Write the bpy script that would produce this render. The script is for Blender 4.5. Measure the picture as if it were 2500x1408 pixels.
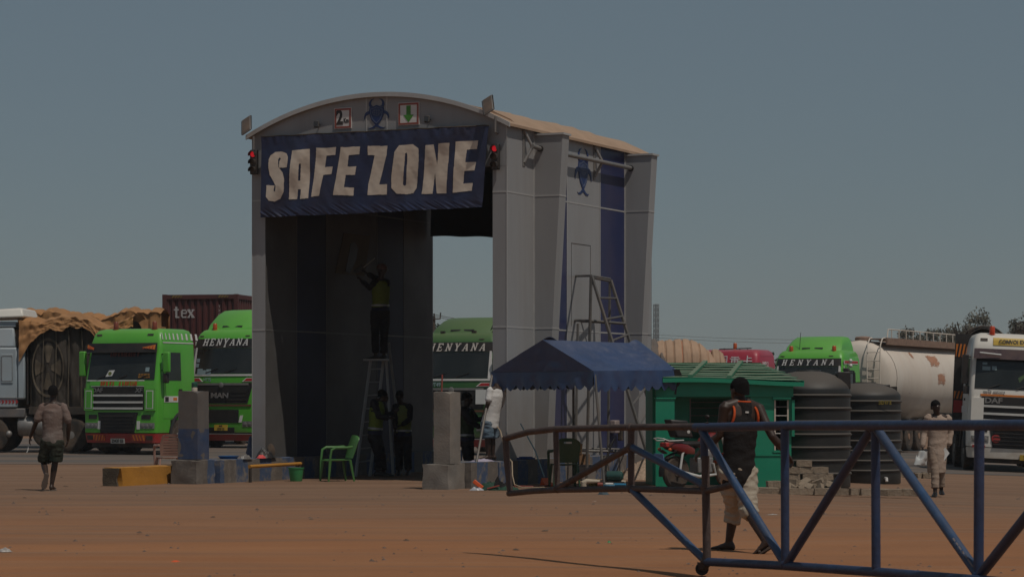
import bpy, bmesh, math, random
from mathutils import Vector, Matrix, Euler, noise
R = math.radians
for o in list(bpy.data.objects):
    bpy.data.objects.remove(o)
scene = bpy.context.scene
COL = scene.collection
random.seed(7)
# ---------------------------------------------------------------- camera
F, VH, CH = 6250.0, 970.0, 1.6          # focal length and horizon of the 2500 px wide photo, eye height
cd = bpy.data.cameras.new('camera')
cam = bpy.data.objects.new('camera', cd)
COL.objects.link(cam)
cam.location = (0, 0, CH)
cam.rotation_euler = (R(90), 0, 0)
cd.sensor_width = 36
cd.lens = 36 * F / 2500
cd.shift_y = (VH - 704) / 2500
cd.clip_start, cd.clip_end = 0.5, 6000
cd.dof.use_dof = True
cd.dof.focus_distance = 56
cd.dof.aperture_fstop = 9
scene.camera = cam
# ---------------------------------------------------------------- sky, sun, exposure
SUN_EL, SUN_AZ = R(62), math.atan2(0.66, -0.75)
SUN = Vector((math.sin(SUN_AZ) * math.cos(SUN_EL), math.cos(SUN_AZ) * math.cos(SUN_EL), math.sin(SUN_EL)))
w = bpy.data.worlds.new('World')
scene.world = w
w.use_nodes = True
nt = w.node_tree
bg = nt.nodes['Background']
sky = nt.nodes.new('ShaderNodeTexSky')
sky.sky_type = 'NISHITA'
sky.sun_disc = False
sky.sun_elevation = SUN_EL
sky.sun_rotation = SUN_AZ
sky.altitude = 200
sky.air_density = 1.0
sky.dust_density = 0.4
sky.ozone_density = 2.4
veil = nt.nodes.new('ShaderNodeMix'); veil.data_type = 'RGBA'      # even dusty veil over the whole sky
veil.inputs[0].default_value = 0.6
veil.inputs[7].default_value = (4.0, 5.25, 5.9, 1)
nt.links.new(sky.outputs[0], veil.inputs[6])
nt.links.new(veil.outputs[2], bg.inputs[0])
bg.inputs[1].default_value = 0.085
sl = bpy.data.lights.new('sun', 'SUN')
sl.energy = 5.0
sl.angle = R(0.6)
sl.color = (1.0, 0.93, 0.83)
so = bpy.data.objects.new('sun', sl)
COL.objects.link(so)
so.rotation_euler = SUN.to_track_quat('Z', 'Y').to_euler()
so.location = (20, -20, 60)
scene.render.engine = 'CYCLES'
scene.cycles.use_denoising = True
scene.cycles.max_bounces = 8
scene.cycles.volume_bounces = 1
scene.view_settings.view_transform = 'Standard'
scene.view_settings.look = 'None'
scene.view_settings.exposure = -1.4
scene.view_settings.gamma = 1
scene.view_settings.use_curve_mapping = False

# ---------------------------------------------------------------- helpers
def gz(x, y):
    """height of the ground: it falls away a little to the right"""
    return -0.035 * max(0.0, x - 4.0) * min(1.0, max(0.0, (y - 28) / 14))
def P(u, v, Y):
    return Vector(((u - 1250) * Y / F, Y, CH + (VH - v) * Y / F))
def G(u, v):
    Y = 40.0
    for _ in range(30):
        Y = (CH - gz((u - 1250) * Y / F, Y)) * F / (v - VH)
    x = (u - 1250) * Y / F
    return Vector((x, Y, gz(x, Y)))

class MB:
    def __init__(s): s.v, s.f = [], []
    def add(s, vs, fs):
        b = len(s.v)
        s.v += [tuple(p) for p in vs]
        s.f += [tuple(b + i for i in f) for f in fs]
        return s
    def box(s, x0, x1, y0, y1, z0, z1, M=None):
        vs = [Vector(p) for p in ((x0,y0,z0),(x1,y0,z0),(x1,y1,z0),(x0,y1,z0),(x0,y0,z1),(x1,y0,z1),(x1,y1,z1),(x0,y1,z1))]
        if M is not None: vs = [M @ p for p in vs]
        return s.add(vs, [(0,3,2,1),(4,5,6,7),(0,1,5,4),(1,2,6,5),(2,3,7,6),(3,0,4,7)])
    def cbox(s, c, d, rot=(0,0,0)):
        M = Matrix.Translation(c) @ Euler(rot).to_matrix().to_4x4()
        return s.box(-d[0]/2, d[0]/2, -d[1]/2, d[1]/2, -d[2]/2, d[2]/2, M)
    def hexa(s, b, t):
        """box from four bottom and four top corners, both counter-clockwise seen from above"""
        return s.add(list(b) + list(t), [(0,3,2,1),(4,5,6,7),(0,1,5,4),(1,2,6,5),(2,3,7,6),(3,0,4,7)])
    def path(s, pts, r, n=8, closed=False, caps=True):
        pts = [Vector(p) for p in pts]
        m = len(pts)
        rs = r if isinstance(r, (list, tuple)) else [r] * m
        vs, fs = [], []
        up = None
        for i, p in enumerate(pts):
            a = pts[(i - 1) % m] if (closed or i) else p
            b = pts[(i + 1) % m] if (closed or i < m - 1) else p
            d = (b - a).normalized()
            if up is None:
                up = Vector((0, 0, 1)) if abs(d.z) < 0.9 else Vector((0, 1, 0))
            x = d.cross(up).normalized()
            up = x.cross(d).normalized()
            for k in range(n):
                an = 2 * math.pi * k / n
                vs.append(p + (x * math.cos(an) + up * math.sin(an)) * rs[i])
        rng = m if closed else m - 1
        for i in range(rng):
            for k in range(n):
                j, l = (i + 1) % m, (k + 1) % n
                fs.append((i*n+k, i*n+l, j*n+l, j*n+k))
        if not closed and caps:
            fs.append(tuple(range(n - 1, -1, -1)))
            fs.append(tuple((m-1)*n + k for k in range(n)))
        return s.add(vs, fs)
    def tube(s, a, b, r, r2=None, n=8):
        return s.path([a, b], [r, r if r2 is None else r2], n)
    def lathe(s, prof, n=20, M=None):
        vs, fs = [], []
        for (r, z) in prof:
            for k in range(n):
                an = 2 * math.pi * k / n
                vs.append(Vector((r*math.cos(an), r*math.sin(an), z)))
        if M is not None: vs = [M @ p for p in vs]
        for i in range(len(prof) - 1):
            for k in range(n):
                l = (k + 1) % n
                fs.append((i*n+k, i*n+l, (i+1)*n+l, (i+1)*n+k))
        fs.append(tuple(range(n - 1, -1, -1)))
        fs.append(tuple((len(prof)-1)*n + k for k in range(n)))
        return s.add(vs, fs)
    def prism(s, poly, z0, z1, M=None):
        n = len(poly)
        vs = [Vector((x, y, z0)) for x, y in poly] + [Vector((x, y, z1)) for x, y in poly]
        if M is not None: vs = [M @ p for p in vs]
        fs = [tuple(range(n - 1, -1, -1)), tuple(range(n, 2*n))]
        fs += [(i, (i+1) % n, n + (i+1) % n, n + i) for i in range(n)]
        return s.add(vs, fs)
    def ball(s, c, r, n=12, m=8, M=None):
        rx, ry, rz = r if isinstance(r, (tuple, list)) else (r, r, r)
        vs, fs = [Vector((0, 0, -rz))], []
        for i in range(1, m):
            a = math.pi * i / m - math.pi / 2
            for k in range(n):
                b = 2 * math.pi * k / n
                vs.append(Vector((rx*math.cos(a)*math.cos(b), ry*math.cos(a)*math.sin(b), rz*math.sin(a))))
        vs.append(Vector((0, 0, rz)))
        for k in range(n):
            l = (k+1) % n
            fs.append((0, 1+l, 1+k))
            fs.append((len(vs)-1, 1+(m-2)*n+k, 1+(m-2)*n+l))
            for i in range(m-2):
                fs.append((1+i*n+k, 1+i*n+l, 1+(i+1)*n+l, 1+(i+1)*n+k))
        if M is not None: vs = [M @ p for p in vs]
        c = Vector(c)
        return s.add([p + c for p in vs], fs)
    def loft(s, secs, caps=True):
        """secs: list of equally long point rings"""
        n = len(secs[0])
        vs = [p for q in secs for p in q]
        fs = []
        for i in range(len(secs) - 1):
            for k in range(n):
                l = (k+1) % n
                fs.append((i*n+k, i*n+l, (i+1)*n+l, (i+1)*n+k))
        if caps:
            fs.append(tuple(range(n-1, -1, -1)))
            fs.append(tuple((len(secs)-1)*n + k for k in range(n)))
        return s.add(vs, fs)
    def sheet(s, fn, nu, nv, th=None):
        """fn(a, b) -> point, a and b in 0..1; th = thickness vector gives a closed slab"""
        W = nu + 1
        vs = [Vector(fn(i/nu, j/nv)) for j in range(nv+1) for i in range(nu+1)]
        fs = [(j*W+i, j*W+i+1, (j+1)*W+i+1, (j+1)*W+i) for j in range(nv) for i in range(nu)]
        if th is not None:
            th = Vector(th)
            n = len(vs)
            vs += [p + th for p in vs]
            fs += [tuple(reversed([n + q for q in f])) for f in fs]
            for i in range(nu):
                fs.append((i+1, i, n+i, n+i+1))
                a = nv*W+i
                fs.append((a, a+1, n+a+1, n+a))
            for j in range(nv):
                a, b = j*W, (j+1)*W
                fs.append((a, b, n+b, n+a))
                a, b = j*W+nu, (j+1)*W+nu
                fs.append((b, a, n+a, n+b))
        return s.add(vs, fs)
    def build(s, name, mat, parent=None, smooth=True, bevel=0, loc=None, rot=None, normals=True):
        me = bpy.data.meshes.new(name)
        me.from_pydata(s.v, [], s.f)
        if normals:
            bm = bmesh.new(); bm.from_mesh(me)
            bmesh.ops.recalc_face_normals(bm, faces=bm.faces)
            bm.to_mesh(me); bm.free()
        return link(name, me, mat, parent, smooth, bevel, loc, rot)

def link(name, me, mat, parent=None, smooth=True, bevel=0, loc=None, rot=None):
    if mat is not None and not me.materials: me.materials.append(mat)
    if smooth:
        me.shade_smooth()
        me.set_sharp_from_angle(angle=R(38))
    o = bpy.data.objects.new(name, me)
    COL.objects.link(o)
    if parent is not None: o.parent = parent
    if loc is not None: o.location = loc
    if rot is not None: o.rotation_euler = rot
    if bevel:
        m = o.modifiers.new('bevel', 'BEVEL')
        m.width = bevel; m.segments = 2; m.limit_method = 'ANGLE'; m.angle_limit = R(40)
    return o
def tag(o, label=None, cat=None, group=None, kind=None):
    if label: o['label'] = label
    if cat: o['category'] = cat
    if group: o['group'] = group
    if kind: o['kind'] = kind
    return o
def thing(name, loc, rz, label, cat, group=None):
    o = bpy.data.objects.new(name, None)
    COL.objects.link(o)
    o.empty_display_size = 0.2
    o.location = loc
    o.rotation_euler = (0, 0, rz)
    return tag(o, label, cat, group)
def dup(o, loc, rz, label, parent=None):
    """a copy of a thing, its parts and their sub-parts"""
    c = o.copy(); COL.objects.link(c)
    if parent is None:
        c.location = loc; c.rotation_euler = (0, 0, rz); c['label'] = label
    else: c.parent = parent
    for ch in [q for q in bpy.data.objects if q.parent == o]: dup(ch, None, None, None, c)
    return c
TMP = bpy.data.scenes.new('shaping')                # side scene where curves and modifiers are turned into meshes
def to_mesh(o):
    TMP.collection.objects.link(o)
    with bpy.context.temp_override(scene=TMP, view_layer=TMP.view_layers[0]):
        return bpy.data.meshes.new_from_object(o.evaluated_get(bpy.context.evaluated_depsgraph_get()))
def fill(polys, depth, name, mat, parent, M, bevel=0):
    """flat shape from closed 2D outlines (even-odd holes), `depth` thick, placed with M (x right, y up, +z outwards)"""
    cu = bpy.data.curves.new(name, 'CURVE')
    cu.dimensions = '2D'; cu.fill_mode = 'BOTH'; cu.extrude = depth / 2
    for pl in polys:
        sp = cu.splines.new('POLY')
        sp.points.add(len(pl) - 1)
        for q, (x, y) in zip(sp.points, pl): q.co = (x, y, 0, 1)
        sp.use_cyclic_u = True
    o = bpy.data.objects.new(name, cu)
    me = to_mesh(o)
    bpy.data.objects.remove(o); bpy.data.curves.remove(cu)
    me.name = name
    me.transform(M @ Matrix.Translation((0, 0, depth / 2)))
    return link(name, me, mat, parent, smooth=False, bevel=bevel)
def text(s, size, name, mat, parent, M, depth=0.006, bold=0.0, shear=0.0, sx=1.0, spacing=1.0):
    cu = bpy.data.curves.new(name, 'FONT')
    cu.body = s; cu.size = size; cu.extrude = depth / 2; cu.offset = bold; cu.shear = shear
    cu.align_x = 'CENTER'; cu.align_y = 'CENTER'; cu.space_character = spacing; cu.resolution_u = 3
    o = bpy.data.objects.new(name, cu)
    me = to_mesh(o)
    bpy.data.objects.remove(o); bpy.data.curves.remove(cu)
    me.name = name; me.materials.clear()
    me.transform(M @ Matrix.Translation((0, 0, depth / 2)) @ Matrix.Diagonal((sx, 1, 1, 1)))
    return link(name, me, mat, parent, smooth=False)
def facing(x, y, z, rz=0.0):
    """frame for signs on a face that looks along local -y: x right, y up, z out"""
    return Matrix.Translation((x, y, z)) @ Matrix.Rotation(rz, 4, 'Z') @ Matrix(((1,0,0,0),(0,0,-1,0),(0,1,0,0),(0,0,0,1)))

# ---------------------------------------------------------------- materials
MATS = {}
def mat(name, col, rough=0.6, metal=0.0, var=0.12, scale=4.0, bump=0.0, bscale=40.0, dust=0.0, dcol=(0.30, 0.19, 0.12),
        top=0.0, coat=0.0, stretch=(1, 1, 1), spec=0.5):
    """colour with uneven tone, patchy dust (dust), dust settled on what faces up (top) and a fine relief (bump)"""
    if name in MATS: return MATS[name]
    m = bpy.data.materials.new(name); MATS[name] = m
    m.use_nodes = True
    n, l = m.node_tree.nodes, m.node_tree.links
    b = n['Principled BSDF']
    b.inputs['Roughness'].default_value = rough
    b.inputs['Metallic'].default_value = metal
    b.inputs['Coat Weight'].default_value = coat
    b.inputs['Specular IOR Level'].default_value = spec
    tc = n.new('ShaderNodeTexCoord')
    mp = n.new('ShaderNodeMapping'); mp.inputs['Scale'].default_value = stretch
    l.new(tc.outputs['Object'], mp.inputs[0])
    nz = n.new('ShaderNodeTexNoise'); nz.inputs['Scale'].default_value = scale; nz.inputs['Detail'].default_value = 6; nz.inputs['Roughness'].default_value = 0.6
    l.new(mp.outputs[0], nz.inputs['Vector'])
    cr = n.new('ShaderNodeValToRGB')
    cr.color_ramp.elements[0].position = 0.3; cr.color_ramp.elements[1].position = 0.7
    cr.color_ramp.elements[0].color = tuple(c * (1 - var) for c in col) + (1,)
    cr.color_ramp.elements[1].color = tuple(min(1, c * (1 + var)) for c in col) + (1,)
    l.new(nz.outputs[0], cr.inputs[0])
    out = cr.outputs[0]
    if dust or top:
        mx = n.new('ShaderNodeMix'); mx.data_type = 'RGBA'
        mx.inputs[7].default_value = dcol + (1,)
        l.new(out, mx.inputs[6])
        n2 = n.new('ShaderNodeTexNoise'); n2.inputs['Scale'].default_value = scale * 0.45; n2.inputs['Detail'].default_value = 8; n2.inputs['Roughness'].default_value = 0.65
        l.new(mp.outputs[0], n2.inputs['Vector'])
        r2 = n.new('ShaderNodeMapRange'); r2.inputs[1].default_value = 0.38; r2.inputs[2].default_value = 0.72; r2.inputs[4].default_value = dust
        l.new(n2.outputs[0], r2.inputs[0])
        fac = r2.outputs[0]
        if top:
            ge = n.new('ShaderNodeNewGeometry'); sp = n.new('ShaderNodeSeparateXYZ')
            l.new(ge.outputs['Normal'], sp.inputs[0])
            r3 = n.new('ShaderNodeMapRange'); r3.inputs[1].default_value = 0.15; r3.inputs[2].default_value = 0.9; r3.inputs[4].default_value = top
            l.new(sp.outputs['Z'], r3.inputs[0])
            ad = n.new('ShaderNodeMath'); ad.operation = 'MAXIMUM'
            l.new(fac, ad.inputs[0]); l.new(r3.outputs[0], ad.inputs[1])
            fac = ad.outputs[0]
        l.new(fac, mx.inputs[0])
        out = mx.outputs[2]
        rr = n.new('ShaderNodeMapRange'); rr.inputs[3].default_value = rough; rr.inputs[4].default_value = 0.9
        l.new(fac, rr.inputs[0]); l.new(rr.outputs[0], b.inputs['Roughness'])
    l.new(out, b.inputs['Base Color'])
    if bump:
        n3 = n.new('ShaderNodeTexNoise'); n3.inputs['Scale'].default_value = bscale; n3.inputs['Detail'].default_value = 4
        l.new(mp.outputs[0], n3.inputs['Vector'])
        bu = n.new('ShaderNodeBump'); bu.inputs['Strength'].default_value = bump; bu.inputs['Distance'].default_value = 0.02
        l.new(n3.outputs[0], bu.inputs['Height']); l.new(bu.outputs[0], b.inputs['Normal'])
    return m
DUST = (0.30, 0.19, 0.12)
M_panel = mat('aluminium panel', (0.29, 0.29, 0.297), 0.45, 0.0, 0.06, 2.2, dust=0.38, dcol=(0.20, 0.175, 0.155), stretch=(1, 1, 0.13))
def splash(m, col, top=1.6):
    """red dust thrown up against the foot of a wall"""
    n, l = m.node_tree.nodes, m.node_tree.links
    b = n['Principled BSDF']; src = b.inputs['Base Color'].links[0].from_socket
    tc = n.new('ShaderNodeTexCoord'); sp = n.new('ShaderNodeSeparateXYZ'); l.new(tc.outputs['Object'], sp.inputs[0])
    nz = n.new('ShaderNodeTexNoise'); nz.inputs['Scale'].default_value = 3; nz.inputs['Detail'].default_value = 6
    l.new(tc.outputs['Object'], nz.inputs['Vector'])
    ad = n.new('ShaderNodeMath'); ad.operation = 'MULTIPLY_ADD'; ad.inputs[1].default_value = 1.6
    l.new(nz.outputs[0], ad.inputs[0]); l.new(sp.outputs['Z'], ad.inputs[2])
    mr = n.new('ShaderNodeMapRange'); mr.inputs[1].default_value = .9; mr.inputs[2].default_value = top + 1.0; mr.inputs[3].default_value = .6; mr.inputs[4].default_value = 0
    l.new(ad.outputs[0], mr.inputs[0])
    mx = n.new('ShaderNodeMix'); mx.data_type = 'RGBA'; mx.inputs[7].default_value = col + (1,)
    l.new(mr.outputs[0], mx.inputs[0]); l.new(src, mx.inputs[6]); l.new(mx.outputs[2], b.inputs['Base Color'])
splash(M_panel, (0.20, 0.155, 0.125))
M_blue = mat('blue panel', (0.016, 0.025, 0.092), 0.4, 0, 0.08, 1.5, dust=0.12)
M_joint = mat('joint strip', (0.42, 0.41, 0.40), 0.5, 0.2, 0.08)
M_roof = mat('dusty roof sheet', (0.36, 0.24, 0.16), 0.8, 0, 0.12, 1.5, bump=0.3, bscale=12)
M_white = mat('white sheet', (0.62, 0.60, 0.58), 0.5, 0, 0.06, dust=0.15)
M_red = mat('red paint', (0.38, 0.015, 0.018), 0.45, 0, 0.1, dust=0.2)
M_black = mat('black plastic', (0.012, 0.012, 0.013), 0.5, 0, 0.2, dust=0.12)
M_rubber = mat('tyre rubber', (0.020, 0.019, 0.018), 0.85, 0, 0.2, dust=0.45)
M_dark = mat('dark chassis steel', (0.018, 0.017, 0.016), 0.7, 0, 0.3, dust=0.3)
M_galv = mat('galvanised steel', (0.26, 0.255, 0.25), 0.5, 0.5, 0.15, 6, dust=0.3)
M_conc = mat('concrete', (0.205, 0.185, 0.165), 0.9, 0, 0.22, 3, bump=0.25, bscale=30, dust=0.5, dcol=(0.26, 0.20, 0.15))
M_navy = mat('navy tarpaulin', (0.016, 0.025, 0.072), 0.5, 0, 0.2, 2, dust=0.18, dcol=(0.12, 0.10, 0.10))
M_cream = mat('cream lettering', (0.62, 0.53, 0.44), 0.75, 0, 0.08, 4, dust=0.35, dcol=(0.44, 0.35, 0.28))
M_glass = mat('dark cab glass', (0.013, 0.016, 0.016), 0.10, 0, 0.4, 0.9, dust=0.22, dcol=(0.10, 0.10, 0.09))
M_chrome = mat('bright trim', (0.62, 0.61, 0.58), 0.35, 0.2, 0.08, dust=0.15)
# ================================================================ ground
def ground_mat():
    m = bpy.data.materials.new('laterite dirt'); m.use_nodes = True
    n, l = m.node_tree.nodes, m.node_tree.links
    b = n['Principled BSDF']; b.inputs['Roughness'].default_value = 0.95; b.inputs['Specular IOR Level'].default_value = 0.15
    ge = n.new('ShaderNodeNewGeometry')
    def nz(scale, st, detail=6, rough=0.6):
        mp = n.new('ShaderNodeMapping'); mp.inputs['Scale'].default_value = st
        l.new(ge.outputs['Position'], mp.inputs[0])
        t = n.new('ShaderNodeTexNoise'); t.inputs['Scale'].default_value = scale; t.inputs['Detail'].default_value = detail; t.inputs['Roughness'].default_value = rough
        l.new(mp.outputs[0], t.inputs['Vector']); return t.outputs[0]
    def ramp(x, stops):
        r = n.new('ShaderNodeValToRGB')
        while len(r.color_ramp.elements) < len(stops): r.color_ramp.elements.new(0.5)
        for e, (p, c) in zip(r.color_ramp.elements, stops): e.position = p; e.color = c + (1,)
        l.new(x, r.inputs[0]); return r.outputs[0]
    def mix(f, a, bb, mode='MIX'):
        x = n.new('ShaderNodeMix'); x.data_type = 'RGBA'; x.blend_type = mode
        if isinstance(f, float): x.inputs[0].default_value = f
        else: l.new(f, x.inputs[0])
        l.new(a, x.inputs[6]); l.new(bb, x.inputs[7]); return x.outputs[2]
    # orange earth in front, worn grey wheel lane across it, pale dust further back
    orange = ramp(nz(0.5, (0.5, 1, 1)), [(0.3, (0.34, 0.150, 0.070)), (0.7, (0.42, 0.195, 0.092))])
    grey = ramp(nz(0.9, (0.15, 1, 1)), [(0.3, (0.20, 0.118, 0.076)), (0.7, (0.28, 0.170, 0.110))])
    sp = n.new('ShaderNodeSeparateXYZ'); l.new(ge.outputs['Position'], sp.inputs[0])
    ad = n.new('ShaderNodeMath'); ad.operation = 'MULTIPLY_ADD'
    l.new(nz(0.22, (0.6, 1.4, 1)), ad.inputs[0]); ad.inputs[1].default_value = 16; l.new(sp.outputs['Y'], ad.inputs[2])
    mr = n.new('ShaderNodeMapRange'); mr.interpolation_type = 'SMOOTHSTEP'; mr.inputs[1].default_value = 31; mr.inputs[2].default_value = 52
    l.new(ad.outputs[0], mr.inputs[0])
    col = mix(mr.outputs[0], orange, grey)
    # tyre tracks drawn out along the way the lorries turn
    tr = n.new('ShaderNodeMapRange'); tr.inputs[1].default_value = 0.52; tr.inputs[2].default_value = 0.68; tr.inputs[4].default_value = 0.62
    l.new(nz(1.1, (0.06, 1.0, 1), 5, 0.55), tr.inputs[0])
    track = ramp(nz(2.0, (0.3, 1, 1)), [(0.3, (0.18, 0.117, 0.082)), (0.7, (0.23, 0.155, 0.11))])
    col = mix(tr.outputs[0], col, track)
    # thin wheel lines inside the tracks, and dark oil spots
    t2 = n.new('ShaderNodeMapRange'); t2.inputs[1].default_value = 0.55; t2.inputs[2].default_value = 0.66; t2.inputs[4].default_value = 0.45
    l.new(nz(3.4, (0.035, 1.0, 1), 4, 0.6), t2.inputs[0])
    pale = ramp(nz(2.0, (0.3, 1, 1)), [(0.3, (0.27, 0.165, 0.108)), (0.7, (0.37, 0.225, 0.145))])
    col = mix(t2.outputs[0], col, pale)
    ol_ = n.new('ShaderNodeMapRange'); ol_.inputs[1].default_value = 0.66; ol_.inputs[2].default_value = 0.74; ol_.inputs[4].default_value = 0.55
    l.new(nz(0.7, (0.5, 1.0, 1), 7, 0.62), ol_.inputs[0])
    col = mix(ol_.outputs[0], col, ramp(nz(2, (1, 1, 1)), [(0.3, (0.09, 0.060, 0.045)), (0.7, (0.13, 0.085, 0.062))]))
    # fine grit
    gr = n.new('ShaderNodeMapRange'); gr.inputs[1].default_value = 0.60; gr.inputs[2].default_value = 0.78; gr.inputs[4].default_value = 0.55
    l.new(nz(9.0, (0.6, 1, 1), 8, 0.75), gr.inputs[0])
    dk = ramp(nz(3, (1, 1, 1)), [(0.3, (0.10, 0.062, 0.045)), (0.7, (0.16, 0.10, 0.07))])
    col = mix(gr.outputs[0], col, dk)
    l.new(col, b.inputs['Base Color'])
    bu = n.new('ShaderNodeBump'); bu.inputs['Strength'].default_value = 0.9; bu.inputs['Distance'].default_value = 0.08
    l.new(nz(4.0, (0.35, 1, 1), 12, 0.74), bu.inputs['Height']); l.new(bu.outputs[0], b.inputs['Normal'])
    return m
M_ground = ground_mat()
def ground():
    xs = sorted(set([-3000, -1200, -500, -200, -90] + [i * 1.0 for i in range(-40, 41)] + [90, 200, 500, 1200, 3000]))
    ys = sorted(set([-60, -20, 0, 8] + [10 + i * 0.5 for i in range(0, 160)] + [95, 110, 130, 170, 250, 400, 700, 1200, 2500, 5000]))
    vs = []
    for y in ys:
        for x in xs:
            z = gz(min(x, 16), y)
            if abs(x) < 40 and 12 < y < 44:
                z += 0.025 * noise.noise(Vector((x * 0.35, y * 0.6, 3))) * min(1, (44 - y) / 4)
            vs.append((x, y, z))
    W = len(xs)
    fs = [(j*W+i, j*W+i+1, (j+1)*W+i+1, (j+1)*W+i) for j in range(len(ys)-1) for i in range(W-1)]
    o = MB().add(vs, fs).build('ground', M_ground)
    tag(o, kind='structure')
ground()
# worn tarmac of the lorry lane behind the gate
M_asph = mat('worn asphalt', (0.085, 0.078, 0.072), 0.9, 0, 0.25, 0.8, bump=0.4, bscale=14, dust=0.9, dcol=(0.24, 0.155, 0.105), stretch=(0.3, 1, 1))
def lane():
    y0 = lambda a: 61.5 + 1.1 * noise.noise(Vector((a * 14, 0, 7))) + 0.4 * noise.noise(Vector((a * 60, 0, 2)))
    def fn(a, b):
        x = -40 + 80 * a
        y = y0(a) + (100 - y0(a)) * b
        return (x, y, gz(min(x, 16), y) + 0.006)
    o = MB().sheet(fn, 160, 20).build('road', M_asph)
    tag(o, kind='structure')
lane()
# scattered pebbles and crumbs of earth: nobody could count them
def pebbles():
    mb = MB(); rnd = random.Random(5)
    for i in range(5200):
        v = 1180 + 300 * rnd.random() ** 1.3
        u = -150 + 2800 * rnd.random()
        p = G(u, v)
        if noise.noise(Vector((p.x*.5, p.y*.35, 4))) + .6*noise.noise(Vector((p.x*1.7, p.y*.9, 9))) < .05 + .25*rnd.random(): continue
        r = (0.005 + 0.024 * rnd.random() ** 6) * (1 if p.y < 35 else 1.3)
        a = rnd.random() * 3
        c, s_ = math.cos(a), math.sin(a)
        vs = [(r*1.3*c, r*1.3*s_, 0), (-r*s_, r*c, 0), (-r*1.2*c, -r*1.2*s_, 0), (r*s_, -r*c, 0), (0, 0, r*rnd.uniform(.5, 1))]
        mb.add([p + Vector(q) for q in vs], [(0,1,4),(1,2,4),(2,3,4),(3,0,4)])
    o = mb.build('pebbles', mat('pebble', (0.15, 0.10, 0.075), 0.9, 0, 0.4, 30), smooth=False)
    tag(o, kind='stuff')
pebbles()
# ================================================================ the wash gate
# local frame: x = -w (w runs from the right front corner to the left), y = t (through the gate), z up
GA = Vector((-0.099, 47.5, 0)); GRZ = -math.atan2(0.42, 0.907)
MG = Matrix.Translation(GA) @ Matrix.Rotation(GRZ, 4, 'Z')
def gate_pt(w_, t, z): return MG @ Vector((-w_, t, z))
GW, GT, ZT = 5.45, 7.25, 6.66
def arch(w_):
    c, h, sag = GW/2, GW/2 + 0.03, 0.66
    rad = (h*h + sag*sag) / (2*sag)
    return ZT + sag - rad + math.sqrt(max(0, rad*rad - (w_-c)**2))
gate = thing('truck_gate', GA, GRZ, 'tall grey panelled drive through gate with arched roof under the blue banner', 'gate')
Z0, ZA, ZB = 0.40, 2.91, 5.42
def gp(name, m, x0, x1, y0, y1, z0, z1, bevel=0):
    return MB().box(x0, x1, y0, y1, z0, z1).build(name, m, gate, bevel=bevel)
M_inner = mat('dark inner panel', (0.085, 0.08, 0.077), 0.6, 0, 0.3, 0.8, dust=0.5, dcol=(0.05, 0.045, 0.04))  # inner panels and strips are darker copies of the outer ones
M_injoint = mat('dark joint strip', (0.13, 0.125, 0.12), 0.6)
M_inblue = mat('dark blue inner panel', (0.014, 0.018, 0.05), 0.6, 0, 0.3, 0.8, dust=0.4, dcol=(0.03, 0.028, 0.026))
M_core = mat('dark wall core', (0.05, 0.05, 0.05), 0.8)
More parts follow.
